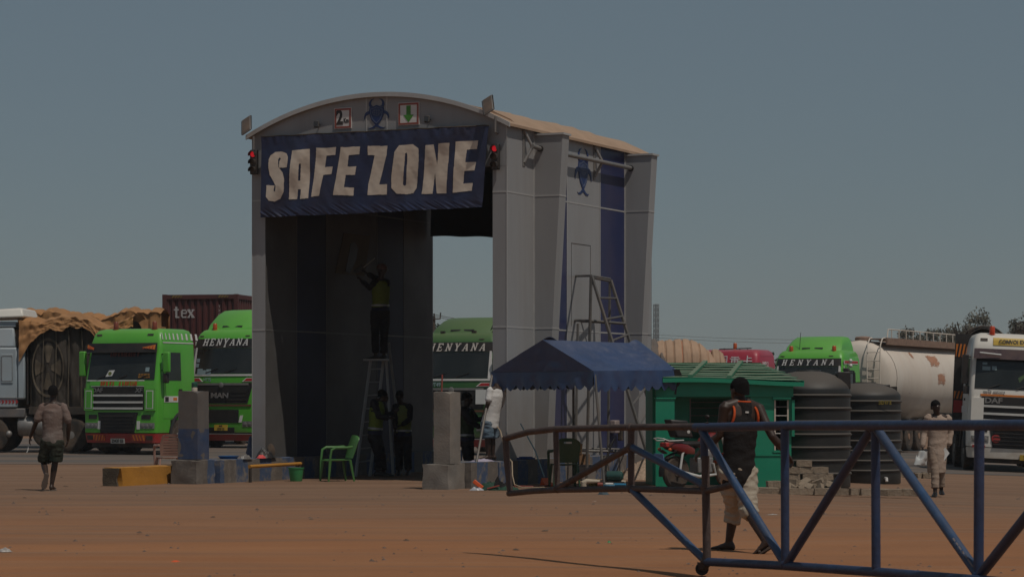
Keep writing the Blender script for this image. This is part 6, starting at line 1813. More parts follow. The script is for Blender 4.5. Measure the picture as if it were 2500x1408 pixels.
def body(J, s=1.0, voxel=.009, fwd=None, hfwd=None, hands=None, feet=True, hscale=1.0):
    """J: joints in local metres -> one continuous skin"""
    mb = MB()
    up = Vector((0, 0, 1))
    axs = (J['rs'] - J['ls']).normalized(); axh = (J['rh'] - J['lh']).normalized()
    pel = (J['lh'] + J['rh'])/2; sh = (J['ls'] + J['rs'])/2
    tu = (sh - pel).normalized()
    fs, fh = tu.cross(axs).normalized(), tu.cross(axh).normalized()
    if fwd is not None and fs.dot(fwd) < 0: fs, fh = -fs, -fh
    L = lambda k: pel.lerp(sh, k)
    torso = [(-.14, axh, fh, .10, .08), (-.06, axh, fh, .155, .105), (.08, axh, fh, .160, .110), (.35, axh.lerp(axs, .4), fh.lerp(fs, .4), .135, .095), (.68, axs, fs, .165, .112), (.88, axs, fs, .180, .105), (1.02, axs, fs, .150, .080), (1.10, axs, fs, .075, .062)]
    mb.loft([ell(L(k), a.normalized()*w_*s, f.normalized()*t*s) for k, a, f, w_, t in torso])
    hd = J['head']
    nb, nt = L(1.04), hd - up*.06*s
    limb(mb, [nb, nt], [.062*s, .056*s])
    hf = hfwd or fwd or fs
    hf = Vector(hf).normalized()
    head(mb, hd, hf, up, s*hscale)
    for a in 'lr':
        limb(mb, [L(1.06) + (J[a+'s'] - sh)*.25, J[a+'s'] - (J[a+'s'] - sh)*.12], [.058*s, .056*s])
        S, E, W = J[a+'s'], J[a+'e'], J[a+'w']
        limb(mb, [S, S.lerp(E, .35), E, E.lerp(W, .3), W], [.060*s, .050*s, .040*s, .042*s, .027*s])
        h = (hands or {}).get(a)
        tip = J.get(a+'t', W + (W - E).normalized()*.17)
        hand(mb, W, tip, h[0] if h else fs, h[1] if h else (pel - W), h[2] if h else .45, s)
        H, K, A = J[a+'h'], J[a+'k'], J[a+'a']
        limb(mb, [H, H.lerp(K, .4), K, K.lerp(A, .3), A], [.092*s, .080*s, .055*s, .056*s, .036*s])
        if feet: foot(mb, A, J[a+'f'], J.get(a+'u', up), s)
    return mb, dict(pel=pel, sh=sh, L=L, axs=axs, axh=axh, fs=fs, fh=fh, hd=hd, hf=hf, up=up)
def torso_cloth(B, s, rows, n=24):
    """rows: k along pelvis->shoulders, half width, half depth"""
    mb = MB()
    secs = []
    for k, w_, t in rows:
        a = B['axh'].lerp(B['axs'], max(0, min(1, k))).normalized(); f = B['fh'].lerp(B['fs'], max(0, min(1, k))).normalized()
        secs.append(ell(B['L'](k), a*w_*s, f*t*s, n))
    mb.loft(secs)
    return mb
def hair_cap(B, s, parent, thick=1.06, low=-.02, m=None):
    mb = MB(); c = B['hd']; f, u = B['hf'], B['up']; sd = f.cross(u).normalized()
    secs = []
    for i in range(7):
        a = R(-8 + 94 * i / 6)
        z = .028 + .094*thick*math.sin(a)
        rr = max(.02, math.cos(a))
        ring_ = []
        for k in range(20):
            b = 2*math.pi*k/20
            x, y = .080*thick*rr*math.cos(b), .101*thick*rr*math.sin(b)
            zz = z
            if i == 0: zz += -.055*max(0, -math.sin(b)) + .045*max(0, math.sin(b)) + low
            ring_.append(c + sd*x*s + f*(y - .013)*s + u*zz*s)
        secs.append(ring_)
    mb.loft(secs)
    return mb.build('hair', m or M_hair, parent)
def joints(Y0, root, spec):
    """spec: joint -> (u, v, dy) read off the photograph, turned into local metres"""
    return {k: P(u, v, Y0 + dy) - root for k, (u, v, dy) in spec.items()}
V3 = lambda *a: Vector(a)
def sole_up(ankle, toe, heel_raise): return V3(0, 0, 1)

# ---- man in black tank top behind the barrier, walking away to the left
root = Vector(((1803-1250)*26.6/F, 26.6, 0))
J = joints(26.6, root, dict(head=(1804,951,0.02), ls=(1770,992,-.08), rs=(1851,995,.08), le=(1757,1062,-.05), lw=(1712,1098,.06), lt=(1690,1124,.1), re=(1886,1066,-.05), rw=(1922,1108,.0), rt=(1941,1142,.02),
    lh=(1782,1153,-.05), rh=(1822,1153,.06), lk=(1793,1241,.20), la=(1779,1323,.22), lf=(1741,1334,.32), rk=(1826,1243,-.10), ra=(1867,1318,-.40), rf=(1838,1346,-.38)))
F1 = V3(-.35, .94, 0).normalized()
upv = V3(.58, -.30, .62).normalized()
J['ru'] = V3(-.45, .25, .75).normalized()
m1 = thing('person', root, 0, 'man in black tank top with orange trim walking left behind the blue barrier', 'person')
mb, B = body(J, 1.06, .0085, F1, V3(-.62, .78, -.05), {'l': (V3(-.2, .9, .2), V3(.5, .5, .3), .8), 'r': (V3(-.5, .8, .1), V3(-.8, -.3, 0), .7)})
put('body', remesh(mb, .0085, 2), M_skin, m1)
hair_cap(B, 1.06, m1)
M_btop = cloth_mat('black jersey', (.010, .0095, .010), .2, .04)
tc = torso_cloth(B, 1.06, [(-.22, .150, .118), (-.10, .178, .132), (.05, .180, .130), (.30, .168, .122), (.60, .176, .126), (.80, .158, .122), (.94, .108, .100), (1.05, .098, .082), (1.09, .088, .072)])
put('tank_top', remesh(tc, .010, 2, .008, 3, 6), M_btop, m1)
M_otrim = cloth_mat('orange trim', (.55, .085, .02), .1, .05)
neck = [B['L'](1.085) + B['axs']*.088*math.cos(a) + B['fs']*.078*math.sin(a) for a in [2*math.pi*i/20 for i in range(20)]]
MB().path(neck, .012, 6, closed=True).build('neck_trim', M_otrim, m1)
for sx in (-1, 1):
    c = B['L'](.86) + B['axs']*sx*.142
    ringp = [c + B['axs']*sx*(-.016*math.sin(a)) + (B['L'](1.0)-B['L'](0.8)).normalized()*.115*math.sin(a) + B['fs']*.108*math.cos(a) for a in [2*math.pi*i/22 for i in range(22)]]
    MB().path(ringp, .013, 6, closed=True).build('armhole_trim', M_otrim, m1)
MB().cbox(B['L'](.93) - B['fs']*.121, (.035, .004, .018)).build('back_logo', M_paper, m1)
M_khaki = cloth_mat('pale khaki cotton', (.38, .33, .26), .12, .25)
pm = MB()
pm.loft([ell(B['L'](k), B['axh']*w_, B['fh']*t) for k, w_, t in ((-.20, .13, .10), (-.10, .176, .128), (.02, .178, .126), (.10, .165, .12))])
for a in 'lr':
    H, K, A = J[a+'h'], J[a+'k'], J[a+'a']
    h2 = K.lerp(A, .42 if a == 'l' else .22)
    pm.path([H + V3(0, 0, .04), H.lerp(K, .4), K, K.lerp(h2, .6), h2], [.112, .108, .090, .086, .080], 14)
put('trousers', remesh(pm, .011, 2, .016, 5, 9), M_khaki, m1)
M_sandal = mat('dark sandal', (.02, .017, .016), .8, 0, .2, dust=.4)
def sandal(parent, ankle, toe, up, m, s=1.0):
    d = toe - ankle; f = (d - up*d.dot(up)).normalized(); sd = f.cross(up); so_ = ankle - up*.082*s
    mb = MB()
    out = [(-.075, .030), (-.05, .042), (.02, .040), (.10, .050), (.16, .050), (.205, .030)]
    top = [so_ + f*q*s + sd*w_*s for q, w_ in out] + [so_ + f*q*s - sd*w_*s for q, w_ in out[::-1]]
    n = len(top)
    mb.add(top + [p - up*.018*s for p in top], [tuple(range(n)), tuple(range(2*n-1, n-1, -1))] + [(i, n+i, n+(i+1) % n, (i+1) % n) for i in range(n)])
    o = mb.build('sandal', m, parent)
    MB().path([so_ + f*.10*s + sd*.05*s, so_ + f*.085*s + up*.055*s, so_ + f*.10*s - sd*.05*s], .012*s, 6).build('strap', m, o)
    return o
sandal(m1, J['la'], J['lf'], V3(0, 0, 1), M_sandal, 1.06); sandal(m1, J['ra'], J['rf'], J['ru'], M_sandal, 1.06)

# ---- man in a stained shirt walking away at the left
root = Vector(((128-1250)*44.0/F, 44.0, 0))
J = joints(44.0, root, dict(head=(129.5,957,.03), ls=(104,992,0), rs=(155,991,0), le=(88,1031,-.03), lw=(74,1066,.06), lt=(70,1090,.08), re=(168,1034,-.03), rw=(166,1073,.05), rt=(161,1096,.07),
    lh=(117,1077,0), rh=(140,1077,0), lk=(107,1131,.12), la=(114,1161,-.22), lf=(108,1186,-.22), rk=(134,1130,.05), ra=(126,1184,.02), rf=(133,1193,.20)))
J['lu'] = V3(-.05, .95, .28).normalized()
m2 = thing('person', root, 0, 'man in stained pale shirt and dark shorts walking away at the left', 'person')
mb, B = body(J, 1.0, .010, V3(.05, 1, 0), V3(-.1, 1, 0))
put('body', remesh(mb, .010, 2), M_skin, m2)
hair_cap(B, 1.0, m2)
M_stain = cloth_mat('rust stained shirt', (.20, .165, .148), .22, .8, (.13, .055, .035), 3.5)
tc = torso_cloth(B, 1.0, [(-.06, .185, .128), (.05, .180, .128), (.35, .168, .118), (.65, .185, .128), (.86, .198, .122), (1.0, .165, .095), (1.07, .090, .074)])
for a in 'lr': limb(tc, [J[a+'s'].lerp(B['L'](.97), .05), J[a+'s'].lerp(J[a+'e'], .5), J[a+'s'].lerp(J[a+'e'], .82)], [.068, .068, .070])
put('shirt', remesh(tc, .011, 2, .008, 11, 6), M_stain, m2)
M_dshort = cloth_mat('dark green shorts', (.018, .025, .018), .2, .15)
def shorts(B, J, m, parent, frac=.9, w_=.115, wr=.014, name='shorts', seed=0):
    pm = MB()
    pm.loft([ell(B['L'](k), B['axh']*a_, B['fh']*t) for k, a_, t in ((-.20, .12, .10), (-.10, .175, .125), (.02, .176, .122), (.10, .165, .115))])
    for a in 'lr':
        H, K, A = J[a+'h'], J[a+'k'], J[a+'a']
        e = H.lerp(K, frac) if frac <= 1 else K.lerp(A, frac-1)
        if frac <= 1: pts, rs = [H + V3(0, 0, .03), H.lerp(e, .5), e], [w_*.95, w_*.98, w_]
        else: pts, rs = [H + V3(0, 0, .03), H.lerp(K, .5), K, K.lerp(e, .6), e], [w_*.95, w_*.9, w_*.72, w_*.68, w_*.66]
        pm.path(pts, rs, 14)
    return put(name, remesh(pm, .012, 2, wr, seed, 8), m, parent)
shorts(B, J, M_dshort, m2, .88, .122, .012, 'shorts', 2)
sandal(m2, J['ra'], J['rf'], V3(0, 0, 1), mat('pale sandal', (.16, .13, .11), .8, dust=.4)); sandal(m2, J['la'], J['lf'], J['lu'], MATS['pale sandal'])
MB().path([J['lt'] + V3(0, 0, .02), J['lt'] + V3(-.01, -.02, -.06), J['lt'] + V3(-.03, -.02, -.10)], .008, 5).build('white_wrapper', M_paper, m2)

# ---- man in a beige robe walking towards the camera
g = G(2289, 1212); root = g.copy(); Y0 = g.y
J = joints(Y0, root, dict(head=(2285,992,-.06), ls=(2315,1021,.05), rs=(2265,1019,-.05), le=(2320,1057,.06), lw=(2316,1087,.0), lt=(2311,1106,-.05), re=(2257,1057,.0), rw=(2252,1092,-.10), rt=(2254,1110,-.12),
    lh=(2299,1094,.02), rh=(2277,1094,-.02), lk=(2297,1150,.06), la=(2298,1196,.12), lf=(2300,1205,-.06), rk=(2283,1150,-.10), ra=(2283,1201,-.16), rf=(2280,1210,-.36)))
m3 = thing('person', root, 0, 'man in long beige robe carrying white papers in both hands', 'person')
F3 = V3(.15, -1, 0).normalized()
mb, B = body(J, .93, .0095, F3, V3(.45, -.9, -.05), None, True, 1.02)
put('body', remesh(mb, .0095, 2), M_skin, m3)
hair_cap(B, .95, m3, 1.03)
for sx in (-1, 1):
    sd = B['hf'].cross(V3(0, 0, 1)).normalized()
    MB().ball(B['hd'] + B['hf']*.083 + sd*sx*.030 + V3(0, 0, .008), .009, 8, 6).build('eye', mat('eye white', (.35, .32, .30), .4), m3)
M_robe = cloth_mat('beige cotton robe', (.36, .275, .22), .07, .12, (.30, .2, .15))
tc = torso_cloth(B, .93, [(-.80, .172, .150), (-.5, .178, .150), (-.25, .178, .145), (.0, .182, .140), (.35, .176, .130), (.65, .190, .132), (.86, .205, .124), (1.0, .170, .098), (1.08, .072, .070), (1.12, .066, .064)])
for a in 'lr': limb(tc, [J[a+'s'].lerp(B['L'](.97), .05), J[a+'e'], J[a+'e'].lerp(J[a+'w'], .85)], [.074, .056, .050])
put('robe', remesh(tc, .011, 2, .006, 21, 5), M_robe, m3)
shorts(B, J, cloth_mat('beige cotton trousers', (.30, .225, .175), .07, .12), m3, 1.80, .100, .006, 'trousers', 6)
for a in 'lr':
    sh_ = MB(); foot(sh_, J[a+'a'] + V3(0, 0, .004), J[a+'f'], V3(0, 0, 1), 1.08)
    sh_.build('shoe', mat('black shoe', (.012, .011, .011), .4), m3)
pp = tag(MB().sheet(lambda a, b: (.19*(a-.5)*(.7+.5*b) - .04*b, -.02 + .05*math.sin(a*5+b*3), -.24*b + .06*noise.noise(Vector((a*3, b*3, 2)))), 8, 10, (0, .004, 0)).build('paper_sheets', M_paper, None, loc=P(2253, 1099, Y0-.17)), 'crumpled white papers held in the robed man\'s hand nearer the tanks', 'papers')
pp2 = tag(MB().sheet(lambda a, b: (.13*(a-.5) + .08*b, .01*math.sin(a*3), -.22*b), 6, 8, (0, .004, 0)).build('paper_sheets', M_paper, None, loc=P(2313, 1098, Y0-.10), rot=(0, R(55), 0)), 'folded white paper held in the robed man\'s hand nearer the white lorry', 'papers')

# ---- man in a white T-shirt on the island, head under the canopy
root = Vector(((1200-1250)*46.42/F, 46.42, .455))
J = joints(46.42, root, dict(head=(1214,921,.24), ls=(1196,952,-.10), rs=(1229,956,.10), le=(1191,985,-.18), lw=(1183,1008,-.08), lt=(1177,1020,.0), re=(1222,992,.16), rw=(1202,1010,.20), rt=(1188,1016,.22),
    lh=(1189,1033,-.07), rh=(1203,1033,.08), lk=(1191,1074,-.06), la=(1192,1111,-.04), lf=(1178,1115,-.1), rk=(1202,1074,.10), ra=(1203,1111,.10), rf=(1190,1116,.10)))
m4 = thing('person', root, 0, 'man in white T-shirt and blue shorts leaning under the canopy edge', 'person')
mb, B = body(J, 1.0, .010, V3(-.9, .35, 0), V3(-.9, .3, 0))
put('body', remesh(mb, .010, 2), M_skin, m4)
hair_cap(B, 1.0, m4)
M_tee = cloth_mat('white T-shirt', (.60, .585, .57), .06, .15, (.40, .32, .26))
tc = torso_cloth(B, 1.0, [(-.10, .185, .155), (.05, .18, .145), (.35, .165, .125), (.65, .18, .128), (.86, .19, .122), (1.0, .16, .095), (1.07, .085, .074)])
for a in 'lr': limb(tc, [J[a+'s'].lerp(B['L'](.97), .05), J[a+'s'].lerp(J[a+'e'], .5), J[a+'s'].lerp(J[a+'e'], .75)], [.068, .062, .064])
put('t_shirt', remesh(tc, .011, 2, .005, 31, 5), M_tee, m4)
shorts(B, J, cloth_mat('faded blue shorts', (.10, .145, .19), .2, .2), m4, .82, .118, .014, 'shorts', 8)
for a in 'lr': sandal(m4, J[a+'a'], J[a+'f'], V3(0, 0, 1), M_sandal)
# ---- dark clothed man half hidden by the bare post
root = Vector(((1145-1250)*50.2/F, 50.2, 0))
J = joints(50.2, root, dict(head=(1141,972,0), ls=(1130,1000,-.14), rs=(1148,1003,.14), le=(1148,1030,-.18), lw=(1172,1042,-.14), lt=(1186,1044,-.12), re=(1164,1025,.15), rw=(1184,1020,.10), rt=(1198,1018,.08),
    lh=(1138,1080,-.08), rh=(1143,1080,.09), lk=(1142,1125,-.08), la=(1138,1160,-.08), lf=(1156,1168,-.1), rk=(1147,1125,.1), ra=(1146,1160,.1), rf=(1163,1168,.1)))
M_dcl = cloth_mat('dark work overalls', (.014, .014, .018), .2, .08)
M_vest = cloth_mat('yellow green safety vest', (.15, .19, .03), .12, .15, (.12, .12, .04))
M_band = mat('silver reflective band', (.36, .36, .35), .4, .2, .1)
M_dvest = cloth_mat('dark green vest', (.025, .04, .02), .2, .1)
def worker(root, J, label, fw, hf, vest=True, helmet=None, s=1.0, seed=0, vm=None, dark=M_dcl):
    t = thing('person', root, 0, label, 'person')
    mb, B = body(J, s, .010, fw, hf)
    put('body', remesh(mb, .010, 2), M_skin, t)
    tc = torso_cloth(B, s, [(-.12, .175, .125), (.05, .172, .125), (.35, .15, .112), (.65, .176, .124), (.86, .188, .116), (1.0, .16, .092), (1.07, .085, .07)])
    for a in 'lr': limb(tc, [J[a+'s'].lerp(B['L'](.97), .05), J[a+'e'], J[a+'e'].lerp(J[a+'w'], .88)], [.074*s, .060*s, .048*s])
    put('overall_top', remesh(tc, .012, 2, .010, seed, 8), dark, t)
    shorts(B, J, dark, t, 1.86, .108, .010, 'overall_trousers', seed+3)
    for a in 'lr':
        q = MB(); foot(q, J[a+'a'] + V3(0, 0, .004), J[a+'f'], V3(0, 0, 1), 1.12*s); q.build('boot', M_black, t)
    if vest:
        vc = torso_cloth(B, s, [(.16, .186, .140), (.35, .172, .130), (.65, .190, .140), (.84, .186, .132), (.98, .142, .108), (1.04, .10, .088)])
        v = put('safety_vest', remesh(vc, .012, 2, .008, seed+5, 7), vm or M_vest, t)
        lo_ = torso_cloth(B, s, [(.05, .188, .142), (.10, .189, .143), (.24, .186, .143), (.27, .183, .141)])
        lo_.build('vest_hem', cloth_mat('navy vest hem', (.015, .02, .05), .1, .1), v)
        ba = torso_cloth(B, s, [(.20, .1895, .1455), (.20, .191, .147), (.26, .189, .147), (.26, .187, .1455)])
        ba.build('reflective_band', M_band, v)
    if helmet:
        q = MB(); u = V3(0, 0, 1); c = B['hd'] + u*.03; f = B['hf']; sd = f.cross(u).normalized()
        secs = [ell(c + u*z, sd*a, f*b, 18) for z, a, b in ((.0, .115, .135), (.012, .114, .134), (.02, .100, .120), (.06, .094, .114), (.10, .070, .085), (.122, .03, .04))]
        q.loft(secs); q.build('helmet', helmet, t)
    else: hair_cap(B, s, t)
    return t, B
worker(root, J, 'man in dark overalls half hidden behind the bare concrete post', V3(1, .1, 0), V3(1, .1, -.1), True, None, 1.0, 41, M_dvest)
# ---- the three workers inside the gate
M_helm = mat('dull helmet', (.13, .06, .045), .4, dust=.2)
root = Vector(((918-1250)*51.3/F, 51.3, 0))
J = joints(51.3, root, dict(head=(936,966,0), ls=(912,982,-.12), rs=(932,984,.12), le=(925,1016,-.18), lw=(948,1020,-.12), lt=(960,1018,-.10), re=(944,1012,.14), rw=(962,1006,.10), rt=(972,1000,.08),
    lh=(912,1064,-.08), rh=(918,1064,.09), lk=(924,1112,-.08), la=(922,1152,-.08), lf=(938,1160,-.08), rk=(932,1112,.1), ra=(936,1152,.1), rf=(952,1160,.1)))
worker(root, J, 'worker in yellow green vest bending towards the stepladder foot', V3(1, .1, 0), V3(.95, .1, -.25), True, None, 1.0, 51)
root = Vector(((985-1250)*52.2/F, 52.2, 0))
J = joints(52.2, root, dict(head=(975,967,-.05), ls=(1000,992,-.02), rs=(965,992,.02), le=(1001,1022,-.10), lw=(982,1036,-.16), lt=(972,1040,-.18), re=(963,1022,-.12), rw=(966,1046,-.18), rt=(964,1054,-.2),
    lh=(993,1068,0), rh=(974,1068,0), lk=(995,1112,-.03), la=(997,1150,0), lf=(995,1157,-.16), rk=(974,1112,-.05), ra=(975,1150,0), rf=(972,1157,-.16)))
worker(root, J, 'worker in pale green vest holding the far side of the stepladder', V3(-.25, -1, 0), V3(-.3, -1, -.15), True, None, .97, 61, cloth_mat('pale green vest', (.17, .20, .05), .12, .2))
root = Vector(((926-1250)*52.4/F, 52.4, P(926, 877, 52.4).z))
J = joints(52.4, root, dict(head=(933,661,0), ls=(915,688,-.06), rs=(946,690,.06), le=(902,702,-.10), lw=(884,686,-.05), lt=(874,676,0), re=(925,684,.22), rw=(897,668,.28), rt=(886,660,.30),
    lh=(917,762,-.05), rh=(940,762,.05), lk=(916,818,-.06), la=(917,868,-.05), lf=(905,875,-.02), rk=(938,818,.06), ra=(937,868,.06), rf=(927,875,.10)))
worker(root, J, 'worker with helmet high on the stepladder scrubbing the gate wall', V3(-.9, .4, 0), V3(-.9, .4, .1), True, M_helm, 1.0, 71)
bs = thing('brush', P(884, 656, 52.72), 0, 'long handled brush held up by the worker on the ladder', 'brush')
MB().path([(0, 0, 0), (.26, .05, .22)], .013, 6).build('handle', M_alu, bs)
MB().cbox((-.06, 0, -.02), (.20, .06, .10), (0, R(-35), 0)).build('brush_head', M_black, bs, bevel=.01)
# ================================================================ barrier
def YB(u): return 23.0 - (u - 1720) * .0062
b0 = Vector(((1722-1250)*YB(1722)/F, YB(1722), 0))
ba = thing('barrier', b0, 0, 'long blue and rusty tube swing barrier in the foreground', 'barrier')
def bp_(u, v): return P(u, v, YB(u)) - b0
M_bblue = mat('scuffed blue paint', (.027, .062, .135), .42, 0, .22, 9, bump=.2, bscale=30, dust=.45, dcol=(.075, .058, .055))
M_brust = mat('rust brown tube', (.062, .042, .037), .65, 0, .35, 10, bump=.35, bscale=30, dust=.3, dcol=(.12, .08, .06))
M_bshade = mat('dirty shaded blue paint', (.018, .038, .095), .45, 0, .25, 9, bump=.25, bscale=30, dust=.4, dcol=(.06, .042, .04))  # same blue paint, with the tubes' shade darkened into its colour
def bt(name, m, pts, r=.048):
    o = MB().path([bp_(*p) for p in pts], r * .80, 14).build(name, m, ba)
    return o
bt('top_rail', M_brust, [(1232,1070), (1290,1054), (1352,1047), (1545,1042), (1700,1041)], .040)
bt('top_rail', M_bshade, [(1698,1043), (1940,1038), (2500,1037), (2640,1038)], .050)
bt('post', M_brust, [(1234,1066), (1238,1130), (1246,1204)], .040)
bt('bottom_rail', M_brust, [(1242,1204), (1300,1198), (1362,1195), (1542,1192), (1726,1198)], .038)
bt('bottom_rail', M_brust, [(1726,1198), (1760,1190), (1793,1180)], .036)
bt('post', M_brust, [(1357,1050), (1361,1192)], .036); bt('post', M_brust, [(1541,1044), (1541,1190)], .040)
bt('diagonal_brace', M_brust, [(1364,1190), (1541,1090)], .040)
bt('diagonal_brace', M_bblue, [(1541,1090), (1722,1186)], .042)
bt('diagonal_brace', M_bblue, [(1543,1194), (1718,1364)], .044)
bt('post', M_bshade, [(1718,1046), (1720,1120)], .045); bt('post', M_brust, [(1722,1112), (1726,1366)], .046)
bt('diagonal_brace', M_bblue, [(1712,1048), (1916,1374)], .046)
bt('post', M_bshade, [(1916,1042), (1917,1374)], .046)
bt('diagonal_brace', M_bshade, [(1922,1374), (2128,1046)], .046)
bt('post', M_bshade, [(2137,1044), (2139,1392)], .046)
bt('diagonal_brace', M_bblue, [(2140,1046), (2386,1398)], .048)
bt('post', M_bshade, [(2391,1042), (2389,1404)], .048)
bt('diagonal_brace', M_bshade, [(2392,1404), (2640,1090)], .048)
bt('bottom_rail', M_bshade, [(1722,1370), (1916,1380), (2150,1396), (2640,1436)], .048)
for (u, v, m) in ((1541,1044,M_brust), (1541,1090,M_brust), (1541,1192,M_brust), (1722,1188,M_brust), (1722,1368,M_brust), (1361,1192,M_brust), (1918,1376,M_bshade), (2134,1046,M_bshade), (2389,1402,M_bshade), (1712,1046,M_brust)):
    mb = MB().ball(bp_(u, v), (.047, .045, .046), 12, 8)
    mb.build('weld_joint', m, ba)
MB().hexa([bp_(1668,1052)+V3(0,-.05,0), bp_(1735,1040)+V3(0,-.05,0), bp_(1735,1040)+V3(0,.05,0), bp_(1668,1052)+V3(0,.05,0)], [bp_(1672,1046)+V3(0,-.055,0), bp_(1728,1030)+V3(0,-.055,0), bp_(1728,1030)+V3(0,.055,0), bp_(1672,1046)+V3(0,.055,0)]).build('bent_plate', M_brust, ba)
# white scuffs on one brace
rnd = random.Random(4)
for k in range(7):
    f = .80 + .028*k
    p = bp_(2140, 1046).lerp(bp_(2386, 1398), f)
    MB().cbox(p + V3(-.012, -.038, .012), (.012, .004, .05 + .03*rnd.random()), (0, R(-35), 0)).build('paint_scuff', mat('pale scuff', (.30, .27, .27), .7), ba)
cw = MB()
wc = bp_(1714, 1398); wc.z = .062 - b0.z
o = MB().lathe([(.02, -.025), (.058, -.025), (.061, 0), (.058, .025), (.02, .025)], 20, Matrix.Translation(wc) @ Matrix.Rotation(R(90), 4, 'X')).build('caster_wheel', M_rubber, ba)
MB().tube(wc + V3(.01, -.05, 0), wc + V3(.01, .05, 0), .022).build('axle', M_dark, o)
MB().hexa([wc + V3(-.03, -.045, -.01), wc + V3(.04, -.045, -.01), wc + V3(.04, .045, -.01), wc + V3(-.03, .045, -.01)], [bp_(1716,1372) + V3(-.05, -.045, 0), bp_(1730,1372) + V3(.03, -.045, 0), bp_(1730,1372) + V3(.03, .045, 0), bp_(1716,1372) + V3(-.05, .045, 0)]).build('caster_fork', M_brust, ba)
# ================================================================ motorcycle (front to the right and away)
mr = G(1650, 1194); MRZ = R(38)
mo = thing('motorcycle', mr, MRZ, 'motorcycle with red tail and amber jerrycan parked before the kiosk', 'motorcycle')
# local x = forward
def mw(x, r=.29):
    Mx = Matrix.Translation((x, 0, r)) @ Matrix.Rotation(R(90), 4, 'X')
    o = MB().lathe([(r-.07, -.04), (r-.03, -.052), (r, -.03), (r+.004, 0), (r, .03), (r-.03, .052), (r-.07, .04)], 30, Mx).build('tyre', M_rubber, mo)
    MB().lathe([(r-.062, -.025), (r-.085, -.02), (r-.085, .02), (r-.062, .025)], 24, Mx).build('rim', M_chrome, o)
    for k in range(12):
        a = 2*math.pi*k/12
        MB().tube((x, .01*(-1)**k, r), (x + (r-.08)*math.cos(a), 0, r + (r-.08)*math.sin(a)), .005, n=4).build('spoke', M_chrome, o)
    MB().lathe([(.06, -.05), (.06, .05), (.02, .06)], 14, Mx).build('hub', M_galv, o)
mw(.0); mw(1.24)
M_mred = mat('motorcycle red', (.16, .010, .010), .3, 0, .08, coat=.3, dust=.3)
MB().loft([ell(V3(x, 0, z), V3(0, w_, 0), V3(.3*h, 0, h), 12) for x, z, w_, h in ((.52, .80, .05, .06), (.60, .82, .12, .11), (.75, .86, .15, .13), (.92, .88, .12, .11), (1.0, .88, .06, .07))]).build('fuel_tank', M_mred, mo)
MB().loft([ell(V3(x, 0, z), V3(0, w_, 0), V3(0, 0, h), 12) for x, z, w_, h in ((-.22, .84, .06, .03), (-.15, .83, .13, .05), (.15, .79, .14, .05), (.5, .79, .11, .05), (.56, .80, .05, .04))]).build('saddle', M_black, mo)
for sy in (-1, 1):
    MB().loft([ell(V3(x, sy*y, z), V3(0, .012, 0), V3(0, 0, h), 8) for x, y, z, h in ((-.30, .05, .80, .03), (-.15, .12, .76, .06), (.15, .14, .70, .08), (.32, .13, .66, .05))]).build('tail_cowl', M_mred, mo)
    MB().path([(0, sy*.10, .29), (.05, sy*.12, .62), (.12, sy*.11, .70)], .022, 8).build('shock_absorber', M_chrome, mo)
    MB().path([(1.24, sy*.09, .29), (1.08, sy*.09, .70), (1.0, sy*.09, .95)], .024, 8).build('fork', M_chrome, mo)
    MB().path([(.98, sy*.05, 1.02), (.95, sy*.25, 1.06), (.86, sy*.36, 1.03)], .014, 6).build('handlebar', M_black, mo)
    MB().path([(.96, sy*.22, 1.06), (.98, sy*.26, 1.22)], .007, 5).build('mirror_stem', M_black, mo)
    MB().ball((.98, sy*.27, 1.26), (.03, .06, .04), 10, 6).build('mirror', M_black, mo)
    MB().ball((-.26, sy*.14, .70), (.035, .03, .03), 8, 6).build('indicator', M_beacon, mo)
MB().box(-.30, -.22, -.09, .09, .74, .82).build('tail_lamp', M_red, mo, bevel=.015)
MB().path([(-.30, -.16, .85), (-.40, -.12, .89), (-.42, 0, .90), (-.40, .12, .89), (-.30, .16, .85), (.05, .15, .86)], .011, 6).build('grab_rail', M_chrome, mo)
MB().path([(-.30, -.16, .85), (.05, -.15, .86)], .011, 6).build('grab_rail', M_chrome, mo)
MB().cbox((-.38, 0, .56), (.012, .22, .14), (0, R(-14), 0)).build('number_plate', mat('blue number plate', (.10, .20, .42), .5, dust=.2), mo)
MB().cbox((-.30, 0, .66), (.12, .12, .02), (0, R(30), 0)).build('plate_bracket', M_black, mo)
def fender(x, r0, a0, a1, name, m):
    secs = []
    for i in range(10):
        a = R(a0 + (a1-a0)*i/9)
        secs.append([V3(x + r0*math.cos(a), -.07, .29 + r0*math.sin(a)), V3(x + (r0+.02)*math.cos(a), 0, .29 + (r0+.02)*math.sin(a)), V3(x + r0*math.cos(a), .07, .29 + r0*math.sin(a)), V3(x + (r0-.006)*math.cos(a), 0, .29 + (r0-.006)*math.sin(a))])
    MB().loft(secs).build(name, m, mo)
fender(0, .34, 60, 190, 'rear_fender', M_black); fender(1.24, .34, 20, 140, 'front_fender', M_mred)
mb = MB().box(.42, .78, -.12, .12, .28, .55); mb.lathe([(.10, -.02), (.11, 0), (.11, .18), (.08, .2)], 14, Matrix.Translation((.70, 0, .50)) @ Matrix.Rotation(R(25), 4, 'Y'))
mb.build('engine', M_galv, mo, bevel=.02)
MB().path([(.75, -.14, .45), (.80, -.16, .25), (.4, -.17, .22), (-.15, -.18, .32)], [.022, .024, .03, .045], 10).build('exhaust', M_chrome, mo)
mb = MB(); mb.path([(1.0, 0, .95), (.85, 0, .75), (.75, 0, .32), (.3, 0, .28), (.1, 0, .55), (.5, 0, .74)], .025, 8); mb.path([(.3, 0, .28), (0, -.07, .29)], .02, 6); mb.path([(.3, 0, .28), (0, .07, .29)], .02, 6)
mb.build('frame', M_black, mo)
